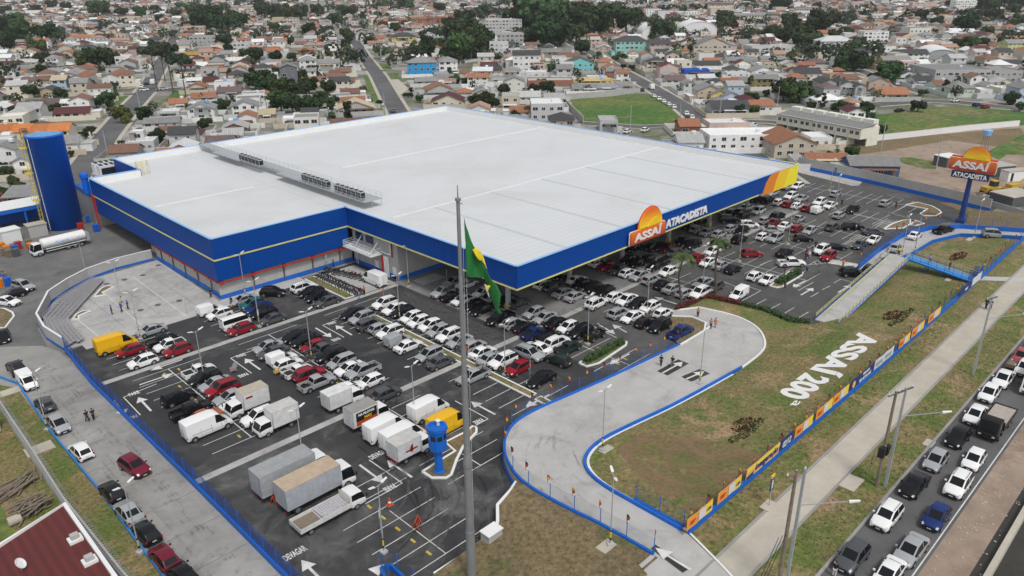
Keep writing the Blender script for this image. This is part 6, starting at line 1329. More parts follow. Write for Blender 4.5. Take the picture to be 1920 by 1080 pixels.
person('T1', 570, 560, bk, bk, 'person in black loading the silver sedan by the wing'); person('T1', 660, 610, lb, lb, 'person in light blue among the cars by the wing'); person('T1', 575, 630, (.5, .35, .35), bk, 'person in pale pink beside the white hatchback by the wing'); person('T1', 645, 875, tl_, (.2, .12, .1), 'person in teal at the door of the red hatchback near the strip', 0)
person('T3', 668, 685, wh_, nv_, 'person in white shirt and navy trousers with cart behind the white pickup'); person('Z5', 238, 590, og, (.5, .3, .2), 'attendant in orange vest behind the first white suv of the row', 0)
person('Z5', 102, 605, (.3, .35, .45), lb, 'person in blue jeans at the end of the motorcycle rows'); person('Z5', 130, 580, (.6, .15, .1), bk, 'person in red and white top at the motorcycle rows'); person('Z5', 385, 470, og, (.6, .35, .1), 'attendant in orange near the yellow store entrance posts'); person('Z5', 327, 455, lb, nv_, 'person in light blue by the store entrance'); person('Z5', 352, 430, bk, bk, 'person in black left of the store entrance door'); person('Z5', 381, 420, bk, bk, 'person in black in the store entrance shade')
person('Z5', 710, 920, (.5, .04, .04), gr, 'person in red shirt on the grass strip beside the flagpole'); person('Z5', 1797, 980, bk, bk, 'left person of the dark clothed pair walking on the ramp', 1, 200, 'g'); person('Z5', 1860, 985, bk, gr, 'right person of the dark clothed pair walking on the ramp', 2, 200, 'g')
person('Z6', 84, 705, og, bk, 'worker in orange vest at the white kerb above the ramp', 0, 0, 'g'); person('Z6', 182, 765, og, (.4, .3, .25), 'worker in bright orange vest standing on the ramp', 0, 0, 'g'); person('Z6', 157, 770, (.3, .2, .2), nv_, 'person with dark clothes left of the orange worker on the ramp', 1, 20, 'g')
person('Z6', 893, 78, bk, bk, 'person in black walking between the far parked cars', 1); person('Z6', 1198, 92, bk, bk, 'person in black alone near the empty far right bays', 0); person('Z6', 972, 222, wh_, bk, 'person in white shirt beside the turning black suv', 0)
for i, (x, y, c) in enumerate(((697, 345, lb), (727, 360, gr), (745, 320, bk), (690, 385, bk), (700, 375, (.5, .1, .1)))): person('Z6', x, y, c, nv_, ['person in light blue', 'person in grey', 'person in black', 'person in dark clothes', 'person in red top'][i]+' in the group with a cart by the white suv', i % 3)
person('Z6', 900, 425, og, (.4, .2, .1), 'worker in orange vest at the zebra crossing', 0); person('Z6', 765, 470, tl_, gr, 'person in green shirt walking across the open asphalt', 1); person('Z6', 697, 450, lb, nv_, 'person in blue beside the white pickup nose'); person('Z6', 573, 545, bk, bk, 'person in black squatting place by the planted island', 0); person('Z6', 572, 460, bk, gr, 'person in black behind the planted island', 0)
p = person('Z6', 1225, 405, (.55, .6, .05), bk, 'guard in yellow vest at the top of the walkway ramp', 0, 200); p.location = (146.6, 44.8, 2.62); p = person('Z6', 1408, 430, lb, bl, 'person in blue crossing the footbridge', 1, 250); p.location = (146.2, 39.2, 2.6); p = person('Z6', 1512, 445, (.12, .02, .02), bk, 'person in dark red crossing the footbridge', 2, 250); p.location = (145.2, 35.6, 2.5)
person('Z6', 1703, 660, bk, bk, 'left person in black of the pair walking on the path', 1, 180, 2.0); person('Z6', 1727, 662, (.1, .02, .02), bk, 'right person in dark red of the pair on the path', 2, 180, 2.0); person('M', 1848, 578, (.06, .06, .03), gr, 'person in olive walking on the path farther right', 1, 180, 2.0)
person('Z9', 850, 1085, bk, wh_, 'person in black beside the dark grey suv at the bottom edge', 0, 0, 2.0); person('Z6', 1006, 350, bl, nv_, 'person in blue by the exit ramp fence', 0)
# ================================================================== SMALL THINGS
def make_cart():
    m = MB()
    for z in (.55, .75, .95):
        for a, b in (((-.45, -.25), (.4, -.22)), ((.4, -.22), (.4, .22)), ((.4, .22), (-.45, .25)), ((-.45, .25), (-.45, -.25))): m.bar((*a, z), (*b, z), .014, 4)
    for x in (-.45, -.2, .1, .4):
        for s in (-.24, .24): m.bar((x, s, .2 if x in (-.45, .4) else .5), (x, s, .98), .012, 4)
    m.bar((-.55, -.25, 1.02), (-.55, .25, 1.02), .025, 4); m.box(-.42, .38, -.22, .22, .5, .515); return m
cm = make_cart().mesh('shopping_cart', mat('cart_wire', (.40,.39,.40), .5, var=.2))
prows = [(0, 0), (1, 0), (2, 0), (3, 0), (4, 0), (5, 0)]
CO = [at('Z4', x, y, .5) for x, y in ((505, 500), (335, 600), (243, 705), (280, 790), (355, 870))]; CI = [at('Z4', x, y, .5) for x, y in ((582, 497), (482, 616), (390, 714), (425, 772), (475, 826))]
for k in range(6):
    L_ = [Vector((a.lerp(b, (k+.3)/6).x, a.lerp(b, (k+.3)/6).y, 0)) for a, b in zip(CO, CI)]
    for i, (q, d) in enumerate(path_pts(L_, .82)):
        if len(prows) and i > 40: break
        o_ = link('shopping_cart', cm, None, (q.x, q.y, .012), atan2(d.y, d.x)); tag(o_, f'grey wire shopping cart nested in the {ordn(k)} row from the curved plaza wall', 'shopping cart', f'shopping carts nested in the {ordn(k)} row from the plaza wall')
def cart_at(t, x, y, label, load): 
    p = at(t, x, y); o_ = empty('loaded_cart', (p.x, p.y, .012), rnd.uniform(0, 6)); tag(o_, label, 'shopping cart'); link('basket', cm, o_); m = MB()
    for i in range(7): m.box(-.35+i*.1, -.25+i*.1, -.2+(i % 2)*.15, .05+(i % 2)*.15, .52, .85+.1*(i % 3))
    m.build('goods', load, o_)
cart_at('T3', 110, 600, 'loaded shopping cart with pink and white bags behind the black suv', mat('pink_bags', (.45, .25, .24), .8, var=.4, scale=6)); cart_at('T3', 130, 560, 'full shopping cart of mixed bags by the painted lane arrow', mat('mixed_bags', (.35, .33, .38), .8, var=.5, scale=6)); cart_at('T3', 600, 625, 'shopping cart with yellow goods pushed by the person in white', M_gold); cart_at('Z6', 712, 365, 'shopping cart amid the group by the white suv', M_bwht)
def make_cone():
    r = empty('traffic_cone'); MB().lathe([(.2, .04), (.045, .72)], 12).box(-.24, .24, -.24, .24, 0, .04).build('cone', M_orange_d, r); MB().lathe([(.155, .26), (.12, .4)], 12).build('white_band', M_white, r); return r
c = make_cone(); c.location = at('Z8', 272, 680); c.scale = (1.3,)*3; tag(c, 'orange cone with white band near the double lamp post, lower car park', 'traffic cone', 'orange cones')
c = copy_tree(c); c.location = at('Z7', 1898, 955); tag(c, 'orange cone between the bays left of the lamp post', 'traffic cone', 'orange cones') if 0 else [bpy.data.objects.remove(k_) for k_ in list(c.children)+[c]]
for t, x, y, lb_ in (('Z8', 425, 800, 'orange folding barrier lying in the lower asphalt'), ('Z7', 1550, 665, 'small orange folding barrier behind the silver lorry')):
    p = at(t, x, y); r = empty('folding_barrier', p, .6); tag(r, lb_, 'barrier'); m = MB()
    for s in (-1, 1):
        for x_ in (-.5, .5): m.bar((x_, s*.4, 0), (x_, s*.03, 1.0), .04)
        for h in (.35, .65, .95): m.box(-.6, .6, s*(.4-h*.37)-.015, s*(.4-h*.37)+.015, h-.07, h+.07)
    m.build('board', M_orange_d, r)
for t, x, y, lb_ in (('Z4', 1052, 690, 'white bay sign on a post at the plaza edge'), ('T1', 885, 805, 'white sign post beside the dark grey hatchback by the strip'), ('Z5', 595, 525, 'white sign on a post at the canopy crossing'), ('Z5', 1062, 1060, 'white sign post beside the red hatchback'), ('Z8', 225, 840, 'white sign hung on the lamp post by the cone'), ('Z4', 1842, 440, 'white sign post among the motorcycles')):
    p = at(t, x, y); r = empty('sign_post', p, -pi/4); tag(r, lb_, 'sign', 'white bay signs'); MB().bar((0, 0, 0), (0, 0, 3.1), .035, 6).build('post', M_metal, r); MB().box(-.02, .02, -.28, .28, 2.1, 3.1).build('plate', M_white, r)
    MB().box(-.028, -.02, -.2, .2, 2.75, 2.9).box(-.028, -.02, -.2, .2, 2.3, 2.38).box(-.028, -.02, -.2, .2, 2.5, 2.56).build('sign_text', M_tail, r)
p = at('Z9', 485, 685, 2); r = empty('street_banner', p); tag(r, 'small navy and yellow vertical street sign on the path verge', 'sign'); MB().bar((0, 0, 0), (0, 0, 3.6), .05, 6).build('post', M_metal, r); MB().box(-.35, .35, -.03, .03, 1.9, 3.5).build('board', M_navy, r); MB().box(-.35, .35, -.04, .04, 3.5, 3.85).build('cap_board', M_gold, r)
mm = letters('ASSAÍ', .42, M_white, r, frame((-.12, -.04, 2.7), (0, 0, -1), (1, 0, 0)), .006, .015)
for t, x, y, sx, sy in (('Z9', 950, 558, 1.4, .8), ('Z9', 480, 685, .9, .5), ('Q', 200, 437, 1.5, 1.1), ('Q', 60, 145, 2.0, .9), ('Z8', 1490, 370, .9, .5), ('Z8', 1490, 915, .9, .6), ('Tr', 1310, 415, 1.2, .5), ('Tr', 1065, 872, .7, .4), ('Z9', 1385, 335, .8, .5)):
    p = gat(t, x, y) if t in ('Z8', 'Tr') else at(t, x, y, 2.0 if t == 'Z9' else .02); struct(MB().box(-sx, sx, -sy, sy, 0, .1).build('concrete_slab', M_path)).location = p
SLB = [tuple(o_.location[:2]) for o_ in COL.objects if o_.name.startswith('concrete_slab')]
def bed(name, t, x, y, sx, sy, mt, g=True):
    p = gat(t, x, y) if g else at(t, x, y); m = MB(); rr = random.Random(3)
    for i in range(int(260*sx*sy/4)+60):
        a = rr.uniform(0, 2*pi); q = sqrt(rr.random()); cx, cy = p.x+sx*q*cos(a), p.y+sy*q*sin(a); z = zg(cx, cy) if g else .1; h = rr.uniform(.08, .26); w2 = rr.uniform(.08, .18); b = rr.uniform(0, 3)
        m.add([(cx-w2*cos(b), cy-w2*sin(b), z), (cx+w2*cos(b), cy+w2*sin(b), z), (cx+w2*.6*cos(b+1), cy+w2*.6*sin(b+1), z+h), (cx-w2*.8*cos(b), cy-w2*.8*sin(b), z+h*.8)], [(0, 1, 2, 3)])
    return stuff(m.build(name, mt))
LEAFG = mat('hedge_leaves', (.035, .07, .018), .8, var=.5, scale=3)
bed('red_flower_bed', 'Z9', 345, 230, 2.2, 1.2, M_redbed); bed('green_flower_bed', 'Z9', 360, 262, 4.0, .9, LEAFG); bed('red_flower_bed', 'Z6', 1180, 695, 2.6, 1.2, M_redbed); bed('green_flower_bed', 'Z6', 1230, 705, 5, .8, LEAFG); bed('red_flower_bed', 'Tr', 1180, 605, 3.4, 1.2, M_redbed)
def hedge(name, path, wd, h, mt, n=60, label=''):
    m = MB(); rr = random.Random(5)
    for a, b in zip(path, path[1:]):
        a = Vector(a); b = Vector(b); L = (b-a).length
        for i in range(int(L*n)):
            q = a.lerp(b, rr.random()); cx, cy = q.x+rr.uniform(-wd, wd), q.y+rr.uniform(-wd, wd); z = q.z+rr.uniform(0, h); w2 = rr.uniform(.08, .2); u = Vector((rr.gauss(0, 1), rr.gauss(0, 1), rr.gauss(0, 1))).normalized(); v = u.orthogonal().normalized(); c_ = Vector((cx, cy, z)); m.add([c_-u*w2, c_+v*w2, c_+u*w2, c_-v*w2], [(0, 1, 2, 3)])
    o_ = m.build(name, mt); return stuff(o_)
hp_ = [(101.6, 63.6), (109.8, 63.2), (111.0, 57)]; hedge('red_hedge', [(x, y, zg(x, y)) for x, y in hp_], .5, .7, M_redbed, 120); hedge('green_hedge', [(x, y, zg(x, y)) for x, y in [(111, 57), (111.6, 53), (110.6, 48), (111.8, 45.5)]], .5, .7, LEAFG, 120)
p1 = at('Z5', 1380, 960); p2 = at('Z5', 1580, 850); hedge('island_hedge', [(p1.x, p1.y, .1), (p2.x, p2.y, .1)], .6, .8, LEAFG, 200); p1 = at('Z6', 540, 520); p2 = at('Z6', 655, 462); hedge('island_hedge', [(p1.x, p1.y, .1), (p2.x, p2.y, .1)], .6, 1.0, LEAFG, 200)
cbw = empty('concrete_barrier', (0, 0, 0)); tag(cbw, 'long pale concrete barrier beside the dark ditch at the bottom right', 'barrier'); MB().wall([(55, 8.0, 1.9), (150, 8.4, 1.9)], .5, .9).build('wall', M_path, cbw)
TUFT = [mat('tuft_green', (.075, .12, .025), .9), mat('tuft_straw', (.27, .22, .10), .9), mat('tuft_olive', (.13, .13, .04), .9)]; tf = MB(); rt5 = random.Random(8)
def tuft(x, y, z):
    mi = rt5.choice((0, 1, 2, 2)); s = rt5.uniform(.025, .07)
    for k in range(2): a = rt5.uniform(0, 3.14); dx, dy = s*cos(a), s*sin(a); tf.add([(x-dx, y-dy, z), (x+dx, y+dy, z), (x+dx*1.3, y+dy*1.3, z+s*1.2), (x-dx*1.2, y-dy*1.2, z+s)], [(0, 1, 2, 3)], mi)
for x0, x1, y0, y1, n in ((54, 112, 31, 47, 9000), (108, 172, 31, 44, 3500), (50, 130, 27.9, 30, 3000), (50, 130, 19.3, 23, 5000), (38, 48, 31, 46, 2500), (9, 15.8, 55, 112, 3500)):
    for _ in range(n//2):
        x, y = rt5.uniform(x0, x1), rt5.uniform(y0, y1)
        if (83 < x < 112.5 and 33.2 < y < 38) or (57 < x < 71 and 31 < y < 45) or (x < 56 and 18 < y < 31) or any(hypot(x-a, y-b) < 1.6 for a, b in SLB): continue
        if x0 == 54 and (x < 56 and y > 40 or y > 44.8 and x < 98): continue
        z = zg(x, y)+.04 if y0 >= 31 and x0 > 20 else (1.975 if x0 > 20 else .02)
        tuft(x, y, z)
stuff(tf.build('grass_tufts', TUFT), 'short grass tufts on the banks and verges', 'grass')
# near the left edge: razor wire wall, maroon roof house, timber
# ================================================================== NEIGHBOURS AT THE LEFT EDGE
rz_ = empty('razor_wire_wall', (0, 0, 0)); tag(rz_, 'grey block wall topped with coiled razor wire along the left verge', 'wall'); q = [at('Q', -20, 185, 1.2), at('Q', 170, 470, 1.2), at('Q', 330, 720, 1.2), at('Q', 450, 870, 1.2), at('Q', 620, 1085, 1.2), at('Q', 760, 1250, 1.2)]; q = [Vector((p.x, p.y, 0)) for p in q]
MB().wall(q, .2, 2.2).build('wall', M_grey, rz_); m = MB()
for i, (p, d) in enumerate(path_pts(q, .45)):
    n_ = Vector((-d.y, d.x, 0)); c_ = p+Vector((0, 0, 2.55)); r_ = .42; pts = [c_+(n_*cos(a)+Vector((0, 0, 1))*sin(a))*r_+d*(a/(2*pi))*.45 for a in [2*pi*k/9 for k in range(10)]]
    for u, v in zip(pts, pts[1:]): m.bar(u, v, .018, 3)
m.build('razor_coil', M_metal, rz_)
P0, P1, P2 = at('Q', 325, 715, 3.6), at('Q', 30, 905, 3.6), at('Q', 580, 1080, 3.6); u = (P1-P0)*1.35; v = (P2-P0)*1.6
mh = empty('maroon_roof_house', (P0.x, P0.y, 0)); tag(mh, 'white house with ribbed maroon sheet roof and white parapets at bottom left', 'house'); Z = Vector((0, 0, 1))
c4 = [Vector((0, 0, 0)), u, u+v, v]; MB().poly([p+Z*3.3 for p in c4], 3.3).build('wall', M_white, mh); MB().poly([p+Z*3.45 for p in c4], .12).build('roof', M_maroon, mh)
m = MB(); m.wall([c4[1]+Z*3.3, c4[0]+Z*3.3, c4[3]+Z*3.3], .35, .45).wall([u*.0+v*.62+Z*3.3, u+v*.62+Z*3.3], .3, .35); m.build('parapet', M_white, mh)
for s, t_ in ((.12, .27), (.12, .45)):
    c_ = u*s+v*t_; k = empty('roof_vent', (0, 0, 0)); bpy.data.objects.remove(k); MB().box(c_.x-.6, c_.x+.6, c_.y-.5, c_.y+.5, 3.45, 3.75).build('roof_vent', M_white, mh)
    MB().box(c_.x-.35, c_.x+.35, c_.y-.3, c_.y+.3, 3.75, 4.2).build('chimney', M_grey, mh)
p = at('Q', 95, 1010, 4.4); ds = empty('satellite_dish', (p.x, p.y, 3.47)); tag(ds, 'round white satellite dish on the maroon roof', 'satellite dish'); m = MB().lathe([(.05, 0), (.35, .06), (.55, .16), (.54, .18), (.3, .1)], 16); d_ = m.build('dish', M_white, ds); d_.location = (0, 0, .7); d_.rotation_euler = (radians(50), 0, 1); MB().bar((0, 0, 0), (0, 0, .75), .04).build('mast', M_metal, ds)
def simple_house_at(): pass
p = at('Q', -30, 400, 0); h2 = empty('corner_house', (p.x-4, p.y+2, 0), .9); tag(h2, 'white house with maroon roof edge at the left picture border', 'house'); MB().box(-6, 3.5, -4, 5, 0, 3.4).build('wall', M_white, h2); MB().box(-6, 3.6, -4.1, 5.1, 3.4, 3.55).build('roof', M_maroon, h2); MB().box(3.3, 3.65, -4.2, 5.2, 3.55, 3.8).build('parapet', M_white, h2)
p = at('Q', 0, 1010, 2.6); h3 = empty('tile_roof_annex', (p.x-3, p.y-2.5, 0), -.4); tag(h3, 'small annex with old brown clay tile roof at the bottom left corner', 'house'); MB().box(-4, 4, -4, 3.5, 0, 2.6).build('wall', M_grey, h3); MB().add([(-4.3, -4.3, 2.6), (4.3, -4.3, 2.6), (4.3, 3.8, 3.2), (-4.3, 3.8, 3.2), (-4.3, -4.3, 2.45), (4.3, -4.3, 2.45), (4.3, 3.8, 3.05), (-4.3, 3.8, 3.05)], [(0, 1, 2, 3), (7, 6, 5, 4), (0, 4, 5, 1), (1, 5, 6, 2), (2, 6, 7, 3), (3, 7, 4, 0)]).build('roof', M_objr, h3).color = (.22, .10, .05, 1)
for k, (x, y, lb_, L, n) in enumerate(((150, 735, 'messy heap of old timber boards beside the drum behind the wall', 3.2, 60), (75, 625, 'long leaning timber planks piled in the yard behind the wall', 5.0, 34), (175, 560, 'timber planks leaning against the razor wire wall', 2.6, 12))):
    p = at('Q', x, y, .4); r = empty('timber_pile', (p.x, p.y, 0)); tag(r, lb_, 'timber pile'); m = MB()
    for i in range(n): m.box(-L/2*rnd.uniform(.5, 1), L/2*rnd.uniform(.5, 1), -.09, .09, 0, .05, 0, radians(10)+rnd.gauss(0, .18 if k else .35)+(1.2 if k == 2 else .3), (rnd.uniform(-1.0, 1.0), rnd.uniform(-1.1, 1.1), .02+i*.018))
    m.build('boards', M_wood, r)
p = at('Q', 75, 800, .4); r = empty('drum', (p.x, p.y, 0)); tag(r, 'grey concrete pipe drum lying by the timber heap', 'drum'); m = MB().bar((-.6, 0, .5), (.6, 0, .5), .5, 14); m.build('shell', M_path, r)
# ------------------------------------------------------------------ loading yard things
def boxthing(name, t, x, y, sx, sy, h, wallm, label, cat, rot=0, roofm=None, z=0, ov=.15, extra=None):
    p = at(t, x, y, z); r = empty(name, p, rot); tag(r, label, cat); MB().box(-sx/2, sx/2, -sy/2, sy/2, 0, h).build('wall', wallm, r)
    if roofm: MB().box(-sx/2-ov, sx/2+ov, -sy/2-ov, sy/2+ov, h, h+.18).build('roof', roofm, r)
    if extra: extra(r)
    return r
p = at('Z4', 150, 205); r = empty('yard_shed', (p.x, p.y+3, 0)); tag(r, 'open yard shed with blue fascia and white roof left of the water tower', 'shed')
MB().box(-11, 6, -3, 5, 4.0, 4.9).build('fascia', M_bluew, r); MB().box(-11.1, 6.1, -3.1, 5.1, 4.9, 5.0).build('roof', M_white, r); MB().box(-11, 6, 4.7, 5, 0, 4).build('wall', M_bluew, r)
for x in (-10.8, -5, .5, 5.8): MB().box(x-.15, x+.15, -2.9, -2.6, 0, 4).build('column', M_bluew, r)
boxthing('kiosk', 'L', 570, 330, 3.6, 2.6, 2.6, M_grey, 'small grey kiosk with pale roof in front of the blue water tower', 'kiosk', 0, M_path); boxthing('white_container', 'L', 165, 420, 3.6, 3.0, 2.7, M_white, 'white covered container among pallets at the far left', 'container', .1, M_white)
pal = [(30, 520, M_orange, 'orange'), (110, 560, M_orange, 'orange'), (140, 620, M_wood, 'wooden'), (60, 600, M_wood, 'wooden'), (230, 560, M_bluew, 'blue'), (240, 610, M_greyd, 'dark'), (280, 500, M_red, 'red'), (440, 470, M_wood, 'wooden'), (470, 520, M_orange, 'orange'), (20, 930, M_wood, 'wooden'), (60, 980, M_wood, 'wooden'), (10, 1010, M_bluew, 'blue'), (110, 1050, M_bluew, 'blue'), (30, 1060, M_orange, 'orange'), (1300, 110, M_bluew, 'blue'), (1240, 130, M_wood, 'wooden'), (1450, 240, M_bluew, 'blue'), (1210, 220, M_red, 'red')]
for i, (x, y, mt, cn) in enumerate(pal):
    p = at('L', x, y, .5); r = empty('pallet_stack', (p.x, p.y, 0), rnd.uniform(-.2, .2)); near = 'near the far left edge by the parked cars' if y > 900 else 'right of the water tower' if x > 1000 else 'left of the tanker truck'; k = sum(1 for q_ in pal[:i] if q_[3] == cn and ((q_[1] > 900) == (y > 900)) and ((q_[0] > 1000) == (x > 1000)))
    tag(r, f'{cn} crate stack, {ordn(k)} of its colour {near}', 'crates', 'crate and pallet stacks in the yard'); m = MB()
    for j in range(5):
        for k2 in range(3): m.box(-.6+k2*.42, -.6+k2*.42+.36, -.55, .55, j*.34, j*.34+.28, 0, rnd.uniform(-.05, .05))
    m.build('crates', mt, r)
# ------------------------------------------------------------------ machinery yard on the right
p = at('R', 1300, 330); r = empty('water_tank', (p.x, p.y, 0)); tag(r, 'bright blue round water tank on thin legs behind the pole sign', 'water tank'); MB().lathe([(1.0, 6), (1.3, 7.4), (1.3, 7.6), (.3, 7.9)], 16).build('tank', M_bluel, r); m = MB()
for a in range(4): m.bar((.9*cos(a*pi/2), .9*sin(a*pi/2), 0), (.8*cos(a*pi/2), .8*sin(a*pi/2), 6), .08)
m.build('leg', M_wood, r)
boxthing('site_cabin', 'R', 1760, 700, 7, 2.6, 2.7, M_white, 'white site cabin with dark doorway at the right edge', 'cabin', -.5, M_path, extra=lambda r: MB().box(-2.6, -1.8, -1.33, -1.3, .1, 2.3).build('door', M_black, r)); boxthing('scrap_shed', 'R', 1500, 620, 7, 5, 2.8, M_greyd, 'grey scrap shed behind the pole sign', 'shed', -.5, M_grey); boxthing('carport', 'R', 760, 480, 6, 4.5, 2.8, M_greyd, 'dark open carport with white roof left of the pole sign', 'carport', -.4, M_white); boxthing('low_shed', 'R', 1750, 1040, 9, 6, 2.4, M_greyd, 'grey roofed low shed beside the yellow machine', 'shed', -.4, M_path)
p = at('R', 1440, 900); r = empty('wheel_loader', (p.x, p.y, 0), -.5); tag(r, 'yellow wheel loader parked in the dirt yard right of the pole sign', 'machine'); yl = mat('machine_yellow', (.50, .32, .03), .6, var=.2, scale=1)
MB().box(-3, .5, -1, 1, .8, 1.9).box(.5, 2.2, -.8, .8, .8, 1.5).bar((1.5, -.7, 1.4), (4.2, -.7, .8), .14).bar((1.5, .7, 1.4), (4.2, .7, .8), .14).box(4.0, 4.9, -1.3, 1.3, .3, 1.1).build('body', yl, r); MB().box(-.8, .7, -.75, .75, 1.9, 3.2).build('cab', M_glass, r); MB().box(-.9, .8, -.85, .85, 3.2, 3.35).build('cab_roof', yl, r)
for x in (-2, 1.6):
    for s in (-1, 1): wheel(.75, 4, 1, x, s*1.35, r, True)
p = at('R', 1750, 870); r = empty('backhoe', (p.x, p.y, 0), -.4); tag(r, 'orange and yellow digger arm and machine at the right edge', 'machine'); MB().box(-2, 1.2, -.9, .9, .8, 2.0).bar((1, 0, 1.8), (3.4, 0, 3.0), .2).bar((3.4, 0, 3.0), (4.6, 0, .8), .16).box(4.2, 5, -.4, .4, .2, .9).build('body', yl, r)
for x in (-1.4, .8):
    for s in (-1, 1): wheel(.6, 4, 1, x, s*1.1, r, False)
rb = random.Random(9)
for i in range(22):
    x, y = rb.uniform(1280, 1900), rb.uniform(930, 1010); p = at('R', x, y); r = empty('rubble_heap', (p.x, p.y, 0)); tag(r, 'small heap of rubble and scrap behind the end of the grey wall', 'rubble', 'rubble heaps behind the grey wall'); m = MB()
    for k in range(7): a = rb.uniform(.2, .7); m.box(-a, a, -a*.6, a*.6, 0, a, 0, rb.uniform(0, 3), (rb.uniform(-1, 1), rb.uniform(-1, 1), 0))
    m.build('lumps', rb.choice([M_path, M_dirt, M_greyd, M_white]), r)
def longwall(name, pix, h, mt, label, th=.2):
    P = [at(*q) for q in pix]; r = empty(name, P[0]); tag(r, label, 'wall'); MB().wall([v-P[0] for v in P], th, h).build('wall', mt, r); MB().wall([v-P[0]+Vector((0, 0, h)) for v in P], th+.08, .08).build('coping', M_path, r)
longwall('long_white_wall', [('Z3', 860, 812), ('Z3', 1110, 790), ('Z3', 1300, 770), ('Z3', 1600, 735), ('Z3', 1890, 708)], 2.0, M_white, 'long stained white wall curving along the meadow')
longwall('field_wall', [('H4', 560, 765), ('H4', 1100, 725), ('H4', 1375, 690)], 2.4, M_grey, 'grey block wall along the back of the green field')
longwall('field_side_wall', [('H4', 575, 800), ('H4', 800, 1030)], 2.6, M_grey, 'grey wall at the left side of the green field by the modern house')
longwall('yard_wall', [('H2', 1200, 1010), ('H2', 1480, 980), ('H2', 1760, 960)], 2.6, M_grey, 'grey wall behind the store roof beside the round dark tree')
longwall('street_wall', [('H5', 830, 880), ('H5', 1010, 900)], 3, M_white, 'white graffiti wall left of the cream townhouse row'); longwall('white_street_wall', [('H3', 1390, 350), ('H3', 1640, 310)], 1.6, M_white, 'low white wall under the dark trees behind the blue house'); longwall('grey_street_wall', [('H4', 1200, 330), ('H4', 1500, 500)], 2.2, M_path, 'pale wall along the sloping street opposite the turquoise house')
# ================================================================== TOWN HOUSES
WALLC = {'white': (.74,.74,.72), 'cream': (.66,.61,.50), 'grey': (.42,.42,.41), 'lightgrey': (.56,.56,.55), 'darkgrey': (.15,.16,.17), 'tan': (.46,.37,.28), 'beige': (.52,.46,.37), 'pink': (.55,.43,.38), 'yellow': (.60,.46,.16), 'brick': (.33,.14,.09), 'brown': (.22,.14,.10), 'mint': (.52,.60,.55), 'blue': (.02,.30,.62), 'turquoise': (.22,.60,.60), 'aqua': (.32,.58,.52), 'pale blue': (.45,.54,.64), 'offwhite': (.66,.65,.60), 'royal blue': (.01,.09,.42), 'magenta': (.42,.04,.10), 'lime': (.52,.56,.26), 'denim blue': (.05,.12,.26), 'taupe': (.38,.32,.29), 'pale green': (.52,.58,.50)}
ROOFC = {'orange': (.33,.14,.075), 'salmon': (.36,.22,.165), 'brown': (.19,.10,.07), 'maroon': (.095,.025,.028), 'grey': (.24,.24,.235), 'pale grey': (.42,.42,.41), 'dark grey': (.055,.057,.06), 'white': (.68,.69,.68), 'cream': (.54,.45,.30), 'mauve': (.14,.095,.095), 'ochre': (.42,.27,.07), 'blue': (.01,.09,.42), 'bright orange': (.50,.17,.05)}
WC = {k: [] for k in ()}; HOUSES = []; OCC = []
def win_mesh(w_, h_): 
    m = MB(); m.box(-w_/2-.08, w_/2+.08, -.03, 0, -.08, h_+.08, 1); m.box(-w_/2, w_/2, -.045, -.03, 0, h_, 0); m.box(-.03, .03, -.06, -.045, 0, h_, 1); return m.mesh('window', [M_glass, M_white])
WIN = {(1.3, 1.1): win_mesh(1.3, 1.1), (.8, .8): win_mesh(.8, .8), (1.9, 1.2): win_mesh(1.9, 1.2)}; DOOR = MB().box(-.5, .5, -.04, 0, .02, 2.1).mesh('door', M_wood); GAR = MB().box(-1.4, 1.4, -.04, 0, .02, 2.3).mesh('garage_door', M_greyd)
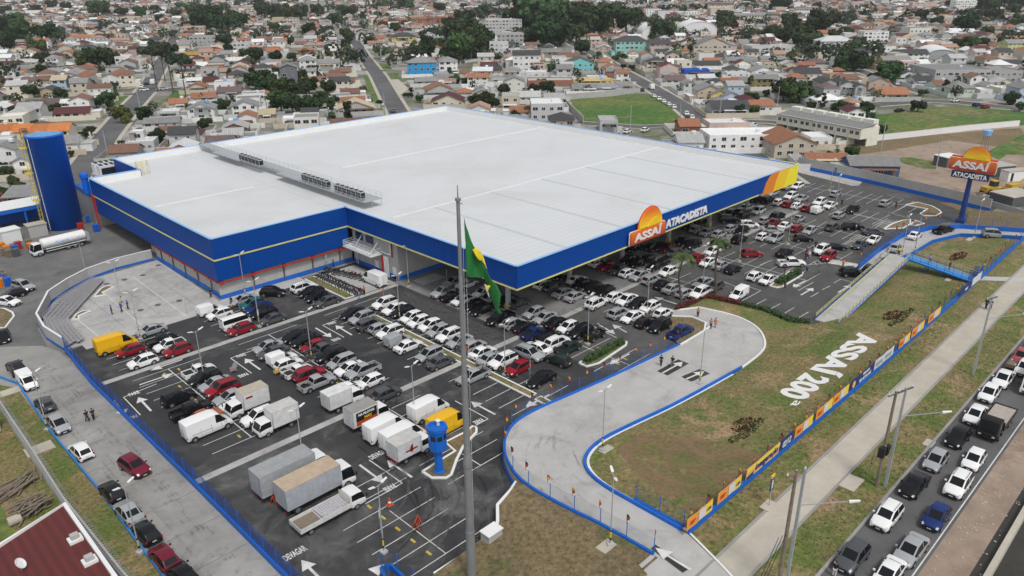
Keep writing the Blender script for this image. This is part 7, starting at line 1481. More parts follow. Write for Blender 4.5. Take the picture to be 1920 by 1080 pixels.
def roof_geo(mb, w, d, h, rt, mi=0, ov=.45, wallmb=None, wmi=0):
    W, D = w/2+ov, d/2+ov; t = .14
    if rt == 'f':
        if wallmb is not None:
            for a in ((-w/2, w/2, -d/2, -d/2+.2), (-w/2, w/2, d/2-.2, d/2), (-w/2, -w/2+.2, -d/2+.2, d/2-.2), (w/2-.2, w/2, -d/2+.2, d/2-.2)): wallmb.box(*a, h, h+.5, wmi)
        mb.box(-w/2+.2, w/2-.2, -d/2+.2, d/2-.2, h, h+.12, mi); return
    if rt == 's': q = d*.12; v = [(-W, -D, h), (W, -D, h), (W, D, h+q), (-W, D, h+q)]; mb.add(v+[(a, b, c-t) for a, b, c in v], [(0, 1, 2, 3), (7, 6, 5, 4), (0, 4, 5, 1), (1, 5, 6, 2), (2, 6, 7, 3), (3, 7, 4, 0)], mi); return
    if rt == 'h':
        q = min(w, d)*.24; k = abs(w-d)/2; r1, r2 = ((-k, 0, h+q), (k, 0, h+q)) if w >= d else ((0, -k, h+q), (0, k, h+q)); e = [(-W, -D, h-.1), (W, -D, h-.1), (W, D, h-.1), (-W, D, h-.1)]
        f = [(0, 1, 5, 4), (2, 3, 4, 5), (3, 0, 4), (1, 2, 5)] if w >= d else [(0, 1, 4), (1, 2, 5, 4), (2, 3, 5), (3, 0, 4, 5)]
        mb.add(e+[r1, r2], f+[(3, 2, 1, 0)], mi); return
    q = (d if rt == 'gx' else w)*.2
    if rt == 'gx':
        lo = h-ov*.4; v = [(-W, -D, lo), (W, -D, lo), (W, 0, h+q), (-W, 0, h+q), (W, D, lo), (-W, D, lo)]
        if wallmb is not None:
            for s in (-w/2, w/2): wallmb.add([(s, -d/2, h), (s, d/2, h), (s, 0, h+q-.05), (s*.98, -d/2, h), (s*.98, d/2, h), (s*.98, 0, h+q-.05)], [(0, 1, 2), (5, 4, 3)] if s > 0 else [(2, 1, 0), (3, 4, 5)], wmi)
        F = [(0, 1, 2, 3), (3, 2, 4, 5)]
    else:
        lo = h-ov*.4; v = [(-W, -D, lo), (-W, D, lo), (0, D, h+q), (0, -D, h+q), (W, D, lo), (W, -D, lo)]
        if wallmb is not None:
            for s in (-d/2, d/2): wallmb.add([(-w/2, s, h), (w/2, s, h), (0, s, h+q-.05), (-w/2, s*.98, h), (w/2, s*.98, h), (0, s*.98, h+q-.05)], [(0, 1, 2), (5, 4, 3)] if s < 0 else [(2, 1, 0), (3, 4, 5)], wmi)
        F = [(3, 2, 1, 0), (5, 4, 2, 3)]
    n = len(v); mb.add(v+[(a, b, c-t) for a, b, c in v], F+[tuple(n+i for i in reversed(f)) for f in F]+[(0, 1, n+1, n), (4, 5, n+5, n+4)], mi)
    e = [(0, 3), (3, 5), (1, 2), (2, 4)] if rt == 'gx' else [(0, 3), (3, 5), (1, 2), (2, 4)]
    for a, b in e: mb.add([v[a], v[b], (v[b][0], v[b][1], v[b][2]-t), (v[a][0], v[a][1], v[a][2]-t)], [(0, 1, 2, 3)], mi)
def house(cx, cy, rot, w, d, h, wall, roof, rt, rr, detail=True, annex=True):
    r = empty('house', (cx, cy, 0), rot); wm_ = MB().box(-w/2, w/2, -d/2, d/2, 0, h); rm = MB(); roof_geo(rm, w, d, h, rt, 0, .45, wm_)
    if annex and rr.random() < .75:
        s = rr.choice((-1, 1)); aw = rr.uniform(2.5, 4); ad = d*rr.uniform(.5, .9); x0 = s*w/2; wm_.box(min(x0, x0+s*aw), max(x0, x0+s*aw), -ad/2, ad/2, 0, 2.5); an = MB().box(min(x0, x0+s*aw)-.2, max(x0, x0+s*aw)+.2, -ad/2-.2, ad/2+.2, 2.5, 2.62).build('annex_roof', M_obj, r); an.color = (*ROOFC[rr.choice(['pale grey', 'grey', 'white', 'grey'])], 1)
    if annex:   # yard walls belong to the plot
        if wall != 'denim blue':
            yw_ = MB().box(-w/2-3.2, -w/2-3.04, -d/2-3.3, d/2+3.3, 0, 1.9)
            for s in (-1, 1): yw_.box(-w/2-3.2, w/2+3.2, s*(d/2+3.4)-.08, s*(d/2+3.4)+.08, 0, 1.9)
            yw_.build('yard_wall', M_obj, r).color = (*WALLC[rr.choice(['white', 'grey', 'lightgrey', 'lightgrey', 'beige', 'offwhite', wall])], 1)
    o1 = wm_.build('wall', M_obj, r); k_ = rr.uniform(.88, 1.06); o1.color = (*[c*k_ for c in WALLC[wall]], 1); k_ = rr.uniform(.82, 1.14); o2 = rm.build('roof', M_objr if roof not in ('white', 'pale grey') or rt != 'f' else M_obj, r); o2.color = (*[c*k_ for c in ROOFC[roof]], 1)
    if annex and rr.random() < .45:
        pw = w*rr.uniform(.35, .8); px_ = rr.uniform(-1, 1)*(w-pw)/2; pz = 2.5 if h < 4 else rr.choice((2.6, 2.6, 5.2)); pr_ = MB().box(px_-pw/2, px_+pw/2, -d/2-2.3, -d/2, pz, pz+.13)
        for sx in (-1, 1): pr_.box(px_+sx*(pw/2-.15)-.08, px_+sx*(pw/2-.15)+.08, -d/2-2.2, -d/2-2.04, 0, pz)
        pr_.build('porch', M_obj, r).color = (*ROOFC[rr.choice(['white', 'pale grey', 'brown', 'grey', 'cream'])], 1)
    if annex and rr.random() < .3:
        bw_ = w*rr.uniform(.4, .7); MB().box(-bw_/2, bw_/2, d/2, d/2+rr.uniform(2, 3.5), 0, h*rr.uniform(.7, 1.25)).build('rear_block', M_obj, r).color = (*WALLC[rr.choice(['white', 'grey', 'offwhite', wall])], 1)
    if detail:
        st = max(1, round(h/2.9)); n = max(1, int(w/2.8))
        for k in range(st):
            z = k*h/st+1.0
            for i in range(n):
                x = -w/2+w*(i+.5)/n; wk_ = rr.choice(list(WIN))
                if k == 0 and i == n-1: o_ = link('door', DOOR, r, (x, -d/2, 0)); continue
                link('window', WIN[wk_], r, (x, -d/2-.002, z))
            if d > 5:
                for i in (-.22, .22): link('window', WIN[(.8, .8)], r, (-w/2-.002, d*i, z), -pi/2)
        if rr.random() < .35 and rt == 'f' or rr.random() < .2:
            MB().lathe([(.7, 0), (.85, .9), (.2, 1.1)], 12).build('water_tank', M_bluel if rr.random() < .2 else M_white, r).location = (w*.2, 0, h+(.1 if rt == 'f' else (d if rt == 'gx' else w)*.17))
    return r
def theta(p): return radians(58.5) if atan2(p[1], p[0]) > radians(50) else radians(46)
NB = {}
def H(t, items):
    for it in items.split(';'):
        a = it.strip().split(','); xl, xr, yb, hp2, dm = map(float, a[:5]); wall, roof, rt = a[5:8]; lab = a[8] if len(a) > 8 else None; ro = float(a[9]) if len(a) > 9 else None
        wall = wall.strip(); roof = roof.strip(); A_ = at(t, xl, yb); B_ = at(t, xr, yb); p = A_.lerp(B_, .5); th = theta(p)-pi/2 if ro is None else radians(ro)
        pr = proj(p); s = TILE[t][2]; w_ = (xr-xl)/s*pr[2]/F_PX; h_ = hp2/s*pr[2]/F_PX*1.04; dd = Vector((-sin(th), cos(th), 0)); side = abs(sin(th-(YAW-pi/2)))
        w_ = max(4, min(w_, 60)*.92); h_ = max(2.6, min(h_, 14)); c_ = p+dd*dm/2; rr = random.Random(int(xl*7+yb*3)); r = house(c_.x, c_.y, th, w_, dm, h_, wall, roof, rt.strip(), rr, annex=dm < 14 and lab != 'x')
        HOUSES.append([c_.x, c_.y, r, wall, roof, rt.strip(), h_, lab.strip() if lab and lab != 'x' else None]); OCC.append((c_.x, c_.y, max(w_, dm)*.5+1.0))
H('B', '-150,135,335,110,9,cream,bright orange,gx,orange roofed townhouse at the left border;140,290,335,110,9,cream,bright orange,gx,second orange townhouse from the left border;300,450,340,112,9,cream,bright orange,gx,third orange townhouse behind the water tower;460,640,345,125,9,cream,bright orange,gx,end orange townhouse right of the water tower;-60,170,560,170,10,white,grey,gy,white gabled house left of the water tower;150,315,640,150,9,white,grey,gy,white gabled extension touching the water tower outline;50,370,900,80,8,brick,grey,s,brick shed with grey sheet roof above the blue yard shed;1140,1400,410,80,8,lightgrey,white,f,modern pale house with raised box behind the store roof;1215,1300,380,140,4,lightgrey,white,f,raised pale box of the modern house;560,710,420,90,9,white,grey,gx;1300,1620,205,60,7,lightgrey,grey,gx;1430,1620,290,50,7,tan,brown,gx;1650,1830,320,70,8,white,maroon,h')
H('H2', '200,510,1000,130,10,white,grey,gy,left white villa with grey gable behind the store;700,990,960,125,10,white,grey,gy,right white villa with grey gable behind the store;240,510,800,45,8,offwhite,orange,gx;375,530,650,90,9,cream,maroon,gx,cream house with maroon dormer roof beside the pines;530,810,745,70,9,grey,mauve,gx,wide house with purple roof and dark veranda;930,1160,780,55,8,white,orange,gy;765,975,1070,115,8,white,orange,gy,small white house with orange gable at the roof edge;1000,1180,1010,80,8,taupe,cream,s;1260,1540,1060,60,6,white,white,f;1245,1445,640,225,9,darkgrey,grey,gy,tall dark grey three storey house with open floors;1455,1655,480,150,9,white,grey,h,white house with grey hip roof and red balcony;1660,1920,470,115,9,white,grey,gx;1090,1270,270,65,9,lightgrey,bright orange,h;1600,1810,200,50,9,magenta,salmon,gx,magenta house with pink roof;1560,1880,135,35,10,white,bright orange,h;1435,1620,280,70,8,brown,orange,h;1085,1250,140,55,9,white,brown,gx;750,905,160,65,8,white,orange,gx;705,890,215,80,9,lightgrey,grey,f;220,520,175,110,12,grey,grey,f,grey concrete building beside the parked cars at the street;360,600,275,45,9,white,orange,gx;120,360,300,35,8,yellow,ochre,gx,long low building with ochre roof;865,1040,460,50,8,cream,maroon,gx;1040,1240,480,65,8,cream,orange,h;600,850,385,60,8,mint,white,gx;180,460,430,40,9,white,white,gx;440,660,430,35,8,grey,grey,gx;410,640,500,40,8,pink,salmon,gx;160,370,600,50,8,white,white,f;1480,1700,600,50,7,cream,orange,gx;1790,1920,520,45,7,grey,brown,gx;1350,1590,820,40,7,offwhite,grey,gx;1670,1880,900,50,7,cream,cream,gy;640,780,560,30,6,brick,maroon,gx;1400,1560,170,40,7,beige,brown,gx;930,1060,180,60,7,grey,salmon,gx')
H('H1', '800,980,655,130,22,white,orange,gy,white row houses with stepped orange roofs nearer the left;1160,1360,600,90,26,white,orange,gy,white row houses with stepped orange roofs right of the dark trees;600,760,665,120,9,pale blue,cream,gx,house with yellow roof and arched dormer;440,600,620,80,8,tan,brown,gx;720,920,490,50,8,grey,brown,gx;650,900,415,50,9,white,grey,gy;1310,1480,410,120,9,white,white,f,curvy white building behind the orange row houses;700,940,300,40,8,brown,brown,gx;100,400,210,60,9,white,maroon,gx;400,560,215,110,8,white,orange,gx;710,1030,140,70,10,white,orange,h;1240,1460,145,50,8,cream,salmon,gx;1050,1240,160,45,8,white,grey,gx;1200,1370,75,35,8,cream,salmon,gx;1420,1640,200,60,9,mint,white,gy;960,1150,830,40,6,white,white,s,white flat roof shed like a billboard beside the street;850,970,840,60,7,cream,brown,gy;620,1010,985,60,9,cream,maroon,gx,low house with wide maroon roof above the orange townhouses;690,880,870,35,7,lightgrey,white,gx;370,560,865,50,7,cream,brown,gy;330,510,950,40,7,cream,orange,gx;100,300,910,60,8,brick,brown,gx;-100,80,990,130,9,white,white,gy;100,270,690,55,8,tan,grey,gx;150,290,500,40,8,white,orange,h;0,180,300,60,9,white,cream,gx;0,230,420,50,9,offwhite,maroon,gx;200,420,460,35,8,grey,grey,gx;540,720,430,45,8,lightgrey,grey,gx;1460,1600,420,70,8,lightgrey,pale grey,f;1480,1640,500,40,8,grey,pale grey,f;0,90,620,60,7,brown,brown,gx;250,400,600,35,7,cream,mauve,gx;540,700,860,35,7,cream,mauve,gx;880,1040,190,40,8,white,brown,gx;1160,1400,270,30,8,grey,brown,gx')
H('H3', '735,1090,505,150,10,blue,grey,h,bright blue two storey house by the street corner,-38;1095,1320,490,145,10,white,grey,h,white house right of the bright blue house,-38;560,860,140,80,12,yellow,dark grey,h,yellow walled house with dark hip roof;490,780,300,70,10,beige,mauve,gy;1410,1660,615,100,8,white,orange,gx,white two storey house with orange roof left of the grey hall;1590,1810,500,70,8,grey,dark grey,gx;960,1270,740,90,11,grey,orange,gy,grey gabled house with orange roofs by the store ridge;1000,1400,850,45,11,cream,maroon,gy,house with maroon roof touching the store ridge;1480,1680,715,50,8,cream,grey,gy;1290,1470,745,40,7,grey,orange,h;830,1100,610,40,8,grey,grey,gx;0,160,620,60,8,cream,brown,gx;0,215,750,50,8,cream,brown,gx;0,280,860,45,9,cream,orange,gx;-50,400,935,60,11,grey,cream,gy,wide pale gabled house at the left foot of the middle street;-60,120,500,40,8,cream,brown,gx;0,165,430,50,8,white,grey,f;300,480,180,50,8,pink,salmon,gx;250,520,110,35,8,white,orange,gx;1330,1440,520,60,7,offwhite,brown,gx;1680,1890,590,60,8,grey,grey,f;1810,1930,500,40,7,grey,orange,gx;1150,1290,620,30,7,grey,salmon,gx;980,1150,130,50,8,white,grey,gx')
H('H4', '0,330,460,190,10,white,dark grey,gx,white house with black tiled roofs and dark balconies;330,570,320,90,9,cream,grey,gx;510,770,350,75,9,cream,brown,gx;600,930,465,110,11,turquoise,mauve,gy,turquoise gabled house beside the sloping street;155,710,650,90,11,brick,pale grey,f,long orange brick hall with pale roof;670,960,700,55,8,offwhite,grey,gx,off white house at the back wall of the green field;960,1170,690,50,8,pale blue,grey,gx,pale blue house at the back wall of the green field;1170,1360,670,55,8,pale blue,grey,gx;840,1080,580,60,8,white,pale grey,f;720,1150,605,35,6,yellow,cream,f;1150,1540,255,140,13,aqua,dark grey,h,aqua office building with dark hip roof and dormer;1540,1780,270,130,11,taupe,dark grey,gx,brown pink house with dark roof beside the aqua office;1510,1750,435,90,9,cream,dark grey,h,cream octagonal house with dark pointed roof;1690,1920,480,60,9,white,mauve,gx;200,600,1000,170,15,lightgrey,white,f,modern pale flat roofed house with dark garage at the field;-20,240,970,70,8,white,orange,gx;0,330,800,70,9,lightgrey,pale grey,gx;0,150,640,50,8,grey,grey,f;150,400,520,60,6,white,white,f;1720,1960,600,60,9,cream,mauve,gx;1300,1560,330,50,7,offwhite,white,f')
H('Z2', '805,1025,205,140,13,lightgrey,white,f,tall pale apartment block in front of the big dark trees;870,1030,285,85,12,grey,pale grey,f,stepped grey apartment house below the tall block;830,945,318,70,10,lightgrey,pale grey,f;730,790,60,30,10,white,grey,gx;520,600,215,35,10,white,grey,gx')
H('Z2', ';'.join(f'{215+i*55},{265+i*55},{160-i*3},38,9,brick,{"brown" if i % 2 else "orange"},gx' for i in range(10)))
H('H5', '100,560,300,140,13,beige,grey,gy,large beige hall with grey roof and narrow windows;750,1320,270,90,20,lightgrey,pale grey,f,long pale concrete hall with parked cars on its roof;480,830,385,60,9,white,grey,gx;870,1180,375,65,8,pink,grey,gx;1200,1450,355,60,8,white,orange,gy;1390,1650,400,50,8,grey,mauve,h;50,440,415,50,8,grey,dark grey,gx;0,310,510,70,8,royal blue,blue,f,royal blue walled shop building with flat top;480,760,525,45,6,white,pale grey,f;760,1040,495,50,9,white,grey,gy;570,850,620,60,9,offwhite,grey,gx;800,1090,650,110,9,yellow,grey,gx,two storey house with yellow end wall and grey roof;1240,1560,600,130,10,cream,dark grey,gx,tall cream house with roof terrace;430,640,625,50,8,white,orange,gx;150,440,790,130,10,tan,grey,gy,tan gabled house nearest the access street;300,520,800,100,9,yellow,grey,gy;430,650,810,90,9,pale blue,grey,gy;310,760,950,90,11,grey,dark grey,gx,grey house with dark tiled roof and two trees in front;1540,1730,745,170,11,grey,dark grey,gy,left one of the two tall grey gabled houses;1745,1930,755,160,11,grey,dark grey,gy,right one of the two tall grey gabled houses;1480,1810,835,45,8,white,white,h;1520,1920,245,130,13,lightgrey,white,h,pale mansion with several light roofs by the trees;1100,1290,450,40,7,beige,orange,gx;1300,1500,420,40,7,cream,orange,gx;560,770,130,60,8,white,orange,gx;1690,1830,490,50,7,brick,orange,h;0,150,700,110,9,lightgrey,grey,gy;1400,1600,730,50,8,grey,grey,f;450,600,700,50,7,yellow,cream,f')
H('Z3', '135,380,760,60,9,pink,white,f,brick pink flat house with white roof near the roof corner,-43;125,600,850,80,12,white,white,f,wide white flat roofed house just behind the far roof corner,-43;500,760,890,80,15,beige,orange,gy,beige house with orange gable roof by the boundary wall,-43;930,1220,1000,70,8,denim blue,grey,gx,dark blue wooden house behind the grey boundary wall,-50;690,930,945,25,6,cream,orange,gx,low orange roof touching the boundary wall,-50;-20,100,760,50,9,brick,orange,gx;-30,120,860,60,9,white,pale grey,gx;1280,1430,65,45,10,pink,brown,f;1520,1710,70,70,14,white,white,f,white apartment building at the top right;250,470,140,50,10,cream,grey,gx;140,290,80,50,10,cream,mauve,gx;630,810,90,35,9,white,grey,gx')
H('H6', '90,390,165,150,11,white,salmon,f,white three storey block with small windows;80,480,275,95,11,white,grey,f,low grey and white industrial building;310,650,425,105,9,yellow,grey,gx,pale yellow house with grey roof among trees;470,860,330,80,11,white,dark grey,gx,white gabled house with black roof left of the arched hall;870,1560,585,140,26,grey,grey,f,large grey warehouse with white sign panel;1550,1900,575,120,18,grey,grey,f,grey warehouse with tall dark doorway;500,720,565,80,9,white,dark grey,gy;680,900,620,70,9,white,dark grey,gx;910,1100,670,70,9,mint,brown,gx;1080,1370,725,90,11,pale green,grey,h,pale green house with grey hip roof at the crossing;1410,1560,735,70,8,white,white,f;160,430,655,60,9,cream,orange,gx;270,640,770,70,11,cream,orange,gx,low cream house with orange roof and dark gate;590,800,160,90,9,lightgrey,cream,gy;690,850,185,60,8,white,white,gy;1590,1720,225,60,8,white,orange,gy;1710,1920,255,120,10,lime,grey,gx,lime green house with black windows at the right edge;1450,1650,190,50,9,beige,brown,h;1170,1440,115,50,10,beige,brown,h;0,130,765,150,9,grey,dark grey,gy;1200,1500,380,50,12,white,grey,gx;1500,1850,360,50,12,beige,pale grey,f')
H('H6', ';'.join(f'{865+i*105},{965+i*105},{170+i*12},45,9,cream,orange,gy' for i in range(4)))
# cream townhouse row, arched halls
a0, a1 = at('Z3', 520, 735), at('Z3', 990, 832); dv = (a1-a0).normalized(); ang = atan2(dv.y, dv.x); L = (a1-a0).length; up_ = Vector((-dv.y, dv.x, 0))
for i in range(7):
    c_ = a0+dv*(L*(i+.5)/7)+up_*4.5; r = empty('townhouse', (c_.x, c_.y, 0), ang); w_ = L/7-.12; tag(r, f'cream townhouse with shared grey roof, {ordn(i)} from the left in the long row', 'house', 'cream townhouses in one row')
    MB().box(-w_/2, w_/2, -4.5, 4.5, 2.6, 6).box(-w_/2, -w_/2+.2, -4.5, 4.5, 0, 2.6).box(-w_/2, w_/2, -1, 4.5, 0, 2.6).box(-w_/2, -w_/2+.15, -9, -4.5, 0, 1.7).build('wall', M_obj, r).color = (.68, .66, .57, 1); MB().add([(-w_/2-.05, -5, 5.9), (w_/2+.05, -5, 5.9), (w_/2+.05, 3, 6.9), (-w_/2-.05, 3, 6.9), (-w_/2-.05, -5, 5.75), (w_/2+.05, -5, 5.75), (w_/2+.05, 3, 6.75), (-w_/2-.05, 3, 6.75)], [(0, 1, 2, 3), (7, 6, 5, 4), (0, 4, 5, 1), (2, 6, 7, 3), (1, 5, 6, 2), (3, 7, 4, 0)]).build('roof', M_objr, r).color = (.22, .22, .215, 1)
    MB().box(-w_/2+.3, w_/2-.6, 2, 4.4, 6, 8).build('attic', M_obj, r).color = (.72, .71, .64, 1); MB().box(-w_/2+.5, w_/2-.3, -1.1, -1, .1, 2.2).build('garage_door', M_greyd, r)
    for x in (-w_*.22, w_*.22): link('window', WIN[(1.3, 1.1)], r, (x, -4.502, 3.9))
    OCC.append((c_.x, c_.y, 6))
def arch_hall(t, xl, xr, yb, hpx, dm, mt, label, rot=None):
    A_ = at(t, xl, yb); B_ = at(t, xr, yb); p = A_.lerp(B_, .5); pr = proj(p); s = TILE[t][2]; w_ = (xr-xl)/s*pr[2]/F_PX; h_ = hpx/s*pr[2]/F_PX; th = radians(rot); c_ = p+Vector((-sin(th), cos(th), 0))*dm/2; r = empty('arched_hall', (c_.x, c_.y, 0), th); tag(r, label, 'hall'); n = 14; m = MB(); vs = []
    base = h_*.45
    for i in range(n+1):
        a = pi*i/n; x = -w_/2*cos(a); z = base+(h_-base)*sin(a); vs += [(x, -dm/2, z), (x, dm/2, z), (x*.98, -dm/2, z-.25), (x*.98, dm/2, z-.25)]
    m.add(vs, [f for i in range(n) for f in ((4*i, 4*i+4, 4*i+5, 4*i+1), (4*i+2, 4*i+3, 4*i+7, 4*i+6), (4*i, 4*i+2, 4*i+6, 4*i+4), (4*i+1, 4*i+5, 4*i+7, 4*i+3))]); shade(m.build('roof', M_white, r).data, 60)
    g = MB().box(-w_/2, w_/2, -dm/2+.3, dm/2-.3, 0, base); ar = [(-w_/2*.97*cos(pi*i/n), -dm/2+.35, base+(h_-base-.3)*sin(pi*i/n)) for i in range(n+1)]; g.add(ar, [tuple(range(n, -1, -1))]); g.build('wall', mt, r)
    for i in range(5): link('window', WIN[(1.9, 1.2)], r, (-w_*.3+i*w_*.15, -dm/2+.29, base*.6))
    OCC.append((c_.x, c_.y, max(w_, dm)*.5))
arch_hall('H6', 830, 1150, 330, 130, 34, M_metal, 'metal warehouse with curved white roof', -62); arch_hall('Z2', 1690, 1880, 235, 95, 30, M_white, 'white sports hall with curved roof behind the trees', -45); arch_hall('Z3', 0, 190, 210, 85, 30, M_white, 'white curved roof hall with tall windows right of the sports hall', -45)
# ---- procedural fill: plots along the street grid, nearest ones as things, the rest as one far town
def inpoly(x, y, P):
    c = False; j = len(P)-1
    for i in range(len(P)):
        if (P[i][1] > y) != (P[j][1] > y) and x < (P[j][0]-P[i][0])*(y-P[i][1])/(P[j][1]-P[i][1])+P[i][0]: c = not c
        j = i
    return c
FIELDS = [[tuple(at(*q)[:2]) for q in P] for P in (
    [('H4', 540, 770), ('H4', 1370, 690), ('H4', 1560, 690), ('H4', 1930, 890), ('H4', 1990, 1100), ('H4', 900, 1110), ('H4', 800, 1040)], [('H6', 180, 860), ('H6', 800, 800), ('H6', 2600, 900), ('R', 2400, 1500), ('R', 0, 900), ('Z3', 760, 900), ('Z3', 860, 800), ('H6', 180, 1180)], [('H2', -60, 780), ('H2', 0, 620), ('H2', 330, 620), ('H2', 240, 785)], [('H3', 500, 540), ('H3', 650, 450), ('H3', 780, 700), ('H3', 660, 760)])]
FIELDS.append([(-40, 30), (214, 30), (216, 108), (182, 222), (60, 207), (20, 240), (-40, 240)])
def free(x, y, r_):
    for P in FIELDS:
        if inpoly(x, y, P): return False
    for P, hw in ROADS:
        for (ax, ay), (bx_, by) in zip(P, P[1:]):
            dx, dy = bx_-ax, by-ay; t = max(0, min(1, ((x-ax)*dx+(y-ay)*dy)/(dx*dx+dy*dy))); 
            if hypot(x-ax-t*dx, y-ay-t*dy) < hw+r_*.8: return False
    for a, b, q in OCC:
        if abs(x-a) < q+r_ and hypot(x-a, y-b) < (q+r_)*.86: return False
    return True
TREEDATA = []
def TR(t, items):
    for it in items.split(';'):
        a = it.split(); x, y, wpx = float(a[0]), float(a[1]), float(a[2]); k = a[3] if len(a) > 3 else 'o'; p = at(t, x, y); pr = proj(p); TREEDATA.append((p.x, p.y, wpx/TILE[t][2]*pr[2]/F_PX/2, k))
TR('H1', '60 235 250;270 130 250;560 150 250;430 270 180;490 370 170;480 470 120;1000 440 230;1130 440 260;1250 410 200;1010 370 200;350 740 170;700 760 150;1090 850 120;1220 880 200;1390 1020 190 y;1480 1010 90 p;1290 650 90;520 960 140;640 930 140;150 960 150;1660 180 120;1530 190 100;1500 570 60;1370 870 60;120 520 130;20 470 100;860 300 60')
TR('H1', '1775 672 230 a'); TR('H2', '30 690 230 a;180 775 230 a;-60 560 200 a')
TR('H2', '620 200 180;650 250 110;540 120 90;505 375 60;600 375 80;700 410 80;690 500 100;850 300 120;960 350 170;1200 340 150;1380 330 130;880 410 120;790 720 140 p;960 640 220;1130 700 240;1260 780 240;1190 490 100;1480 570 140;1560 700 200;1770 700 170;1250 920 280;1380 930 220;1500 920 200;1600 890 200;1720 810 150;1820 980 150 c;590 910 170;500 860 110;800 790 80;1330 160 110;1090 870 130 p;1440 720 180;1050 590 180;1340 680 160;1660 900 150;1850 820 120;930 480 90')
TR('H3', '60 190 120;310 160 110;160 330 100;920 190 130 c;830 310 200;960 310 180;1100 190 150;1200 340 180;1350 350 300;1500 290 300;1600 250 260;1420 180 240;1300 200 200;1550 130 220;1220 520 75 c;1290 600 130;1390 610 90;240 680 90;790 740 80 c;730 740 70;1590 880 230;1700 870 150;1500 830 130;1820 710 130;1760 335 80;320 820 70;430 830 70;480 900 60 p;90 120 100;600 20 120')
TR('Z2', '1040 190 220;1110 200 240;1190 190 200;1350 180 180;1420 210 200;1480 160 160;1600 190 160;1150 270 170;1230 260 160;1060 260 110;1800 235 130;640 260 130;690 270 170;740 280 140;480 270 65;880 195 80;960 195 90;1320 240 110;1350 305 85;220 70 60;360 60 90;550 80 60;690 165 120;690 60 40;800 90 60;1280 120 80;1530 120 100;620 200 100;1010 150 110;40 100 70;20 220 60')
TR('H4', '780 240 160;250 690 130;400 710 150;330 640 110;1160 330 80;1250 320 80;1250 420 55;1350 430 75;170 960 110 p;550 770 45;440 450 90;520 450 60;1800 290 80;650 540 40;980 270 60;1700 330 50;1880 300 50')
TR('H5', '140 290 165;960 370 100;640 950 125;790 940 135;440 950 75;1130 770 260;1260 800 260;1380 760 160;1080 700 160;1130 530 130 p;1440 650 100;1370 600 110;1780 925 165;1700 900 120;1840 430 210;400 525 70;1170 360 80;1000 110 200;1150 130 200;1400 190 200;1540 240 150;1290 160 170;1480 120 160;1700 120 140;1550 820 120;940 730 80')
TR('Z3', '240 195 110;230 150 90;770 195 160;620 205 100;590 160 80;550 80 120;690 250 100;910 220 80;1430 95 60;1600 190 130;1340 130 75;1430 165 70;900 400 100;960 400 120;1090 380 65 p;1160 460 120;1200 430 90;1850 100 90;1800 60 120;1700 80 110;990 280 70;1880 160 80;1500 60 60;750 60 50;380 30 50;1740 130 80;1900 60 120')
TR('H6', '40 250 160;50 410 190;270 390 100 p;160 410 130;340 540 190;460 550 100;410 60 90;1020 700 100 c;780 720 100;720 900 145;1380 700 65;1770 820 150;1860 890 110;1280 210 190;1400 200 180;1140 200 140;1180 705 45;120 930 160;170 1030 140;60 960 120;1500 60 120;900 60 110;1640 220 80;220 560 110')
TR('Z1', '560 105 110;1110 120 100;1150 195 120;1250 195 140;1370 170 90;1200 150 130;1310 140 90;1500 110 100;1590 110 90;1640 120 110;1740 205 80;1700 110 90;1790 100 80;1880 140 80;1840 205 70;100 160 100;70 210 130;150 220 70;10 250 80;300 60 60;380 70 60;690 100 70;800 110 70;880 80 60;1000 110 60;1060 170 60;1460 60 60;1540 180 60;1280 70 40;30 90 70;210 90 60;900 130 50;1020 60 50')
TR('B', '60 660 140;180 790 130;20 820 130;120 720 120;1060 430 100;1150 430 90;1110 370 80;1440 340 140;1680 330 90;820 260 100;760 290 80;1260 230 50;1560 350 70;650 450 60;690 800 60;40 560 80'); TR('Z3', '860 905 60 k;820 890 40;950 895 75;1120 750 45')
for x_, y_, r_, k_ in TREEDATA: OCC.append((x_, y_, r_*.35))
cand = []; rp_ = random.Random(21)
for zone, th0 in ((0, radians(58.5)), (1, radians(46))):
    uu = Vector((cos(th0), sin(th0))); vv = Vector((-sin(th0), cos(th0))); v_ = -2600.0; k = 0
    while v_ < 2600:
        u_ = -200.0
        while u_ < 2700:
            x, y = uu.x*u_+vv.x*v_, uu.y*u_+vv.y*v_; u_ += rp_.uniform(10.5, 14.5)
            if y < 20 or x < 5 or (atan2(y, x) > radians(50)) != (zone == 0): continue
            d = hypot(x, y)
            if d < 190 or d > 2500: continue
            pr = proj((x, y, 2))
            if pr is None or not (-60 < pr[0] < 1980 and -45 < pr[1] < 560): continue
            if rp_.random() < .07: continue
            cand.append((d, x+rp_.uniform(-1.5, 1.5), y+rp_.uniform(-1.5, 1.5), th0-pi/2+rp_.choice((0, 0, pi/2))+rp_.uniform(-.05, .05)))
        k += 1; v_ += 14.0 if k % 2 else (24.0 if k % 4 == 0 else 15.5)
cand.sort(); WK = ['white']*14+['cream']*5+['offwhite']*5+['lightgrey']*7+['grey']*5+['beige']*3+['tan', 'pink', 'yellow', 'mint', 'pale blue', 'brick', 'taupe', 'brown']; RK = ['orange']*6+['salmon']*5+['brown']*8+['grey']*14+['pale grey']*9+['dark grey']*3+['maroon']*2+['white']*3+['mauve']*2
MAXH = 292; FARW = [mat('far_wall_'+k.replace(' ', '_'), WALLC[k], .85) for k in ('white', 'cream', 'offwhite', 'lightgrey', 'grey', 'beige', 'tan', 'pink')]; FARR = [mat('far_roof_'+k.replace(' ', '_'), ROOFC[k], .85, var=.2, scale=.5) for k in ('orange', 'salmon', 'brown', 'grey', 'pale grey', 'dark grey', 'maroon', 'white', 'grey')]
far = MB(); nfar = 0; FREEPTS = []
